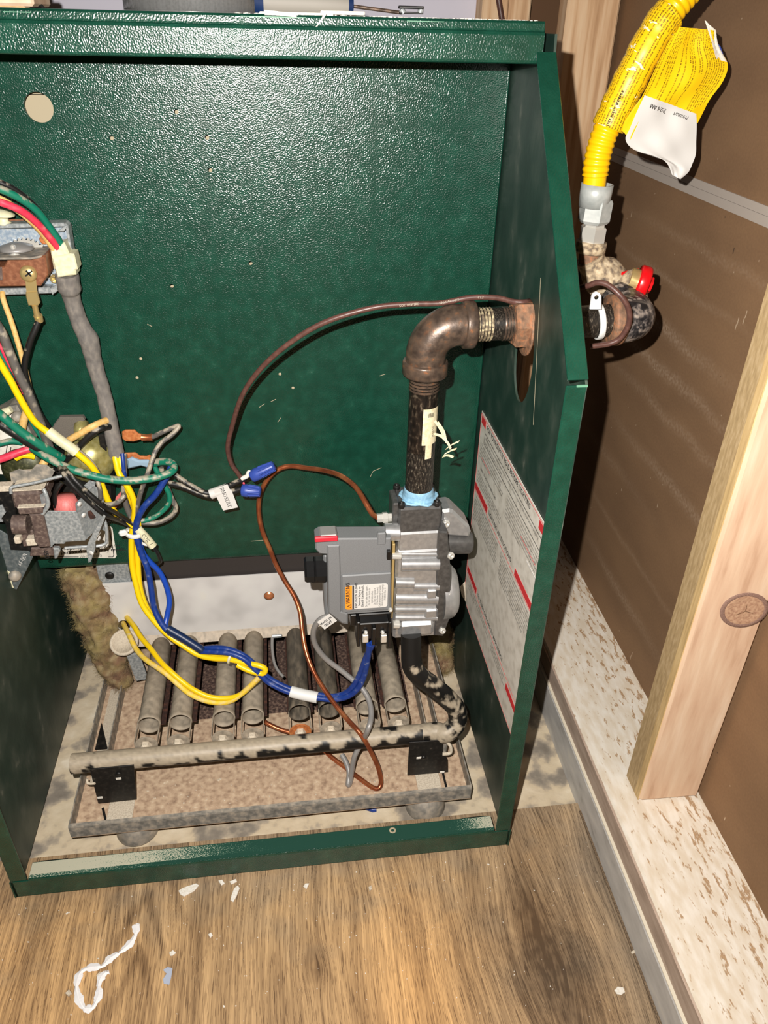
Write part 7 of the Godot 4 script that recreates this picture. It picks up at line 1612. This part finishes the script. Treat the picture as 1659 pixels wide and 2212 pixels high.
	var big := [[[Vector2(0.1761, 0.0107), Vector2(0.1800, 0.0078), Vector2(0.1951, 0.0040), Vector2(0.1984, 0.0066), Vector2(0.1937, 0.0127), Vector2(0.1829, 0.0180), Vector2(0.1786, 0.0154)], "flat white plaster chip on the floor below the cabinet, left of centre", 0.002], [[Vector2(0.2353, 0.0231), Vector2(0.2381, 0.0146), Vector2(0.2421, 0.0117), Vector2(0.2443, 0.0153), Vector2(0.2414, 0.0239), Vector2(0.2376, 0.0310), Vector2(0.2344, 0.0285)], "slender white plaster chip right of the flat one", 0.0018], [[Vector2(0.2200, 0.0035), Vector2(0.2241, 0.0028), Vector2(0.2274, 0.0078), Vector2(0.2234, 0.0095)], "small white chip above the slender plaster chip", 0.002], [[Vector2(0.2326, 0.0061), Vector2(0.2398, 0.0036), Vector2(0.2410, 0.0071), Vector2(0.2348, 0.0097)], "small white chip nearest the cabinet rail", 0.002], [[Vector2(0.2122, 0.0644), Vector2(0.2150, 0.0628), Vector2(0.2171, 0.0660), Vector2(0.2144, 0.0687)], "small white chip alone right of the curled ribbon's tail", 0.002], [[Vector2(0.1728, 0.0794), Vector2(0.1764, 0.0770), Vector2(0.1800, 0.0803), Vector2(0.1760, 0.0827), Vector2(0.1741, 0.0825)], "small white chip above the pale plastic shard", 0.002], [[Vector2(0.0737, 0.1082), Vector2(0.0767, 0.1050), Vector2(0.0802, 0.1089), Vector2(0.0771, 0.1112)], "orange tan crumb left of the paint loop", 0.003], [[Vector2(0.6272, 0.1712), Vector2(0.6319, 0.1682), Vector2(0.6373, 0.1697), Vector2(0.6374, 0.1743), Vector2(0.6326, 0.1764), Vector2(0.6282, 0.1750)], "round white paint flake near the baseboard", 0.0012], [[Vector2(0.6591, 0.1365), Vector2(0.6652, 0.1343), Vector2(0.6650, 0.1373), Vector2(0.6603, 0.1386)], "tan chip touching the baseboard", 0.002], [[Vector2(0.3157, 0.0215), Vector2(0.3185, 0.0184), Vector2(0.3227, 0.0189), Vector2(0.3192, 0.0253)], "white rice shaped chip in front of the cabinet middle", 0.0018], [[Vector2(0.3894, 0.0313), Vector2(0.3928, 0.0294), Vector2(0.3933, 0.0340), Vector2(0.3899, 0.0358)], "cream crumb in front of the cabinet, right of the rice shaped chip", 0.002], [[Vector2(0.1010, 0.0943), Vector2(0.1040, 0.0901), Vector2(0.1082, 0.0934), Vector2(0.1042, 0.0965)], "tan crumb inside the paint loop", 0.002]]
	for q in big:
		var o := (q[0] as Array).map(func(p): return Vector2(p.x, -p.y))
		solo("plaster_chip", MB.new().prism(o, Transform3D(Basis(Vector3.RIGHT, -PI / 2), Vector3(0, -0.0058 + q[2], 0)), q[2], 0.0004), M.dust_top if "tan" in q[1] or "cream" in q[1] else M.white_scrap, q[1], "chip")
	var sh := plain(c8(176, 186, 206), 0.25)
	solo("plastic_shard", MB.new().prism(([Vector2(0.1679, 0.0959), Vector2(0.1724, 0.0936), Vector2(0.1777, 0.0952), Vector2(0.1772, 0.1044), Vector2(0.1760, 0.1115), Vector2(0.1703, 0.1099), Vector2(0.1689, 0.1052), Vector2(0.1721, 0.1001)]).map(func(p): return Vector2(p.x, -p.y)), Transform3D(Basis(Vector3.RIGHT, -PI / 2), Vector3(0, -0.0048, 0)), 0.001, 0.0003), sh, "pale translucent bluish plastic shard right of the paint loop", "shard")
	solo("wire_scrap", MB.new().tube([Vector3(0.3994, -0.009, -0.0773), Vector3(0.4071, -0.009, -0.073), Vector3(0.4107, -0.009, -0.0733)], 0.0035, 10), M.blue_wire, "short blue wire scrap under the front lip of the tray", "wire scrap")
	var dust := MB.new()
	for i in 260:
		var p := Vector3(rng.randf_range(0.0, 0.66), -0.0058, rng.randf_range(0.005, 0.3) * sqrt(rng.randf()))
		var s := rng.randf_range(0.0003, 0.0008) * (2.0 if rng.randf() < 0.05 else 1.0)
		dust.box(p, Vector3(s * rng.randf_range(1, 2), s * 0.6, s), 0.0, Basis(Vector3.UP, rng.randf() * 6.0))
	solo("floor_specks", dust, M.white_scrap, "tiny white specks of plaster scattered over the laminate", "specks", "", "stuff")
	var web := MB.new()
	for q in [[Vector3(0.003, -0.0195, -0.077), Vector3(0.003, -0.0577, -0.0903)], [Vector3(0.003, -0.0445, -0.1124), Vector3(0.003, -0.0641, -0.0945)], [Vector3(0.003, -0.0663, -0.113), Vector3(0.003, -0.0641, -0.0945)], [Vector3(0.003, -0.0371, -0.0942), Vector3(0.003, -0.0593, -0.0913)]]:
		web.tube(smooth([q[0] + Vector3(0.0004, 0, 0), q[1] + Vector3(0.003, 0, 0)], 2), 0.0004, 4)
	web.tube([Vector3(0.004, -0.0581, -0.0904), Vector3(0.004, -0.0661, -0.0932)], [0.002, 0.0012], 8)
	solo("cobweb", web, M.dust_top, "wispy dusty cobweb in the lower left corner of the cabinet", "cobweb", "", "stuff")

func ribbon(pts: Array, half: float, th: float) -> MB:
	var rows := []
	for i in pts.size():
		var d: Vector3 = (pts[mini(i + 1, pts.size() - 1)] - pts[maxi(i - 1, 0)]).normalized()
		var s := d.cross(Vector3.UP).normalized() * half * (0.75 + 0.35 * sin(i * 0.7) + 0.15 * sin(i * 1.9))
		rows.push_back([pts[i] - s, pts[i] + Vector3(0, th * 0.7, 0), pts[i] + s])
	return MB.new().grid(rows, th)
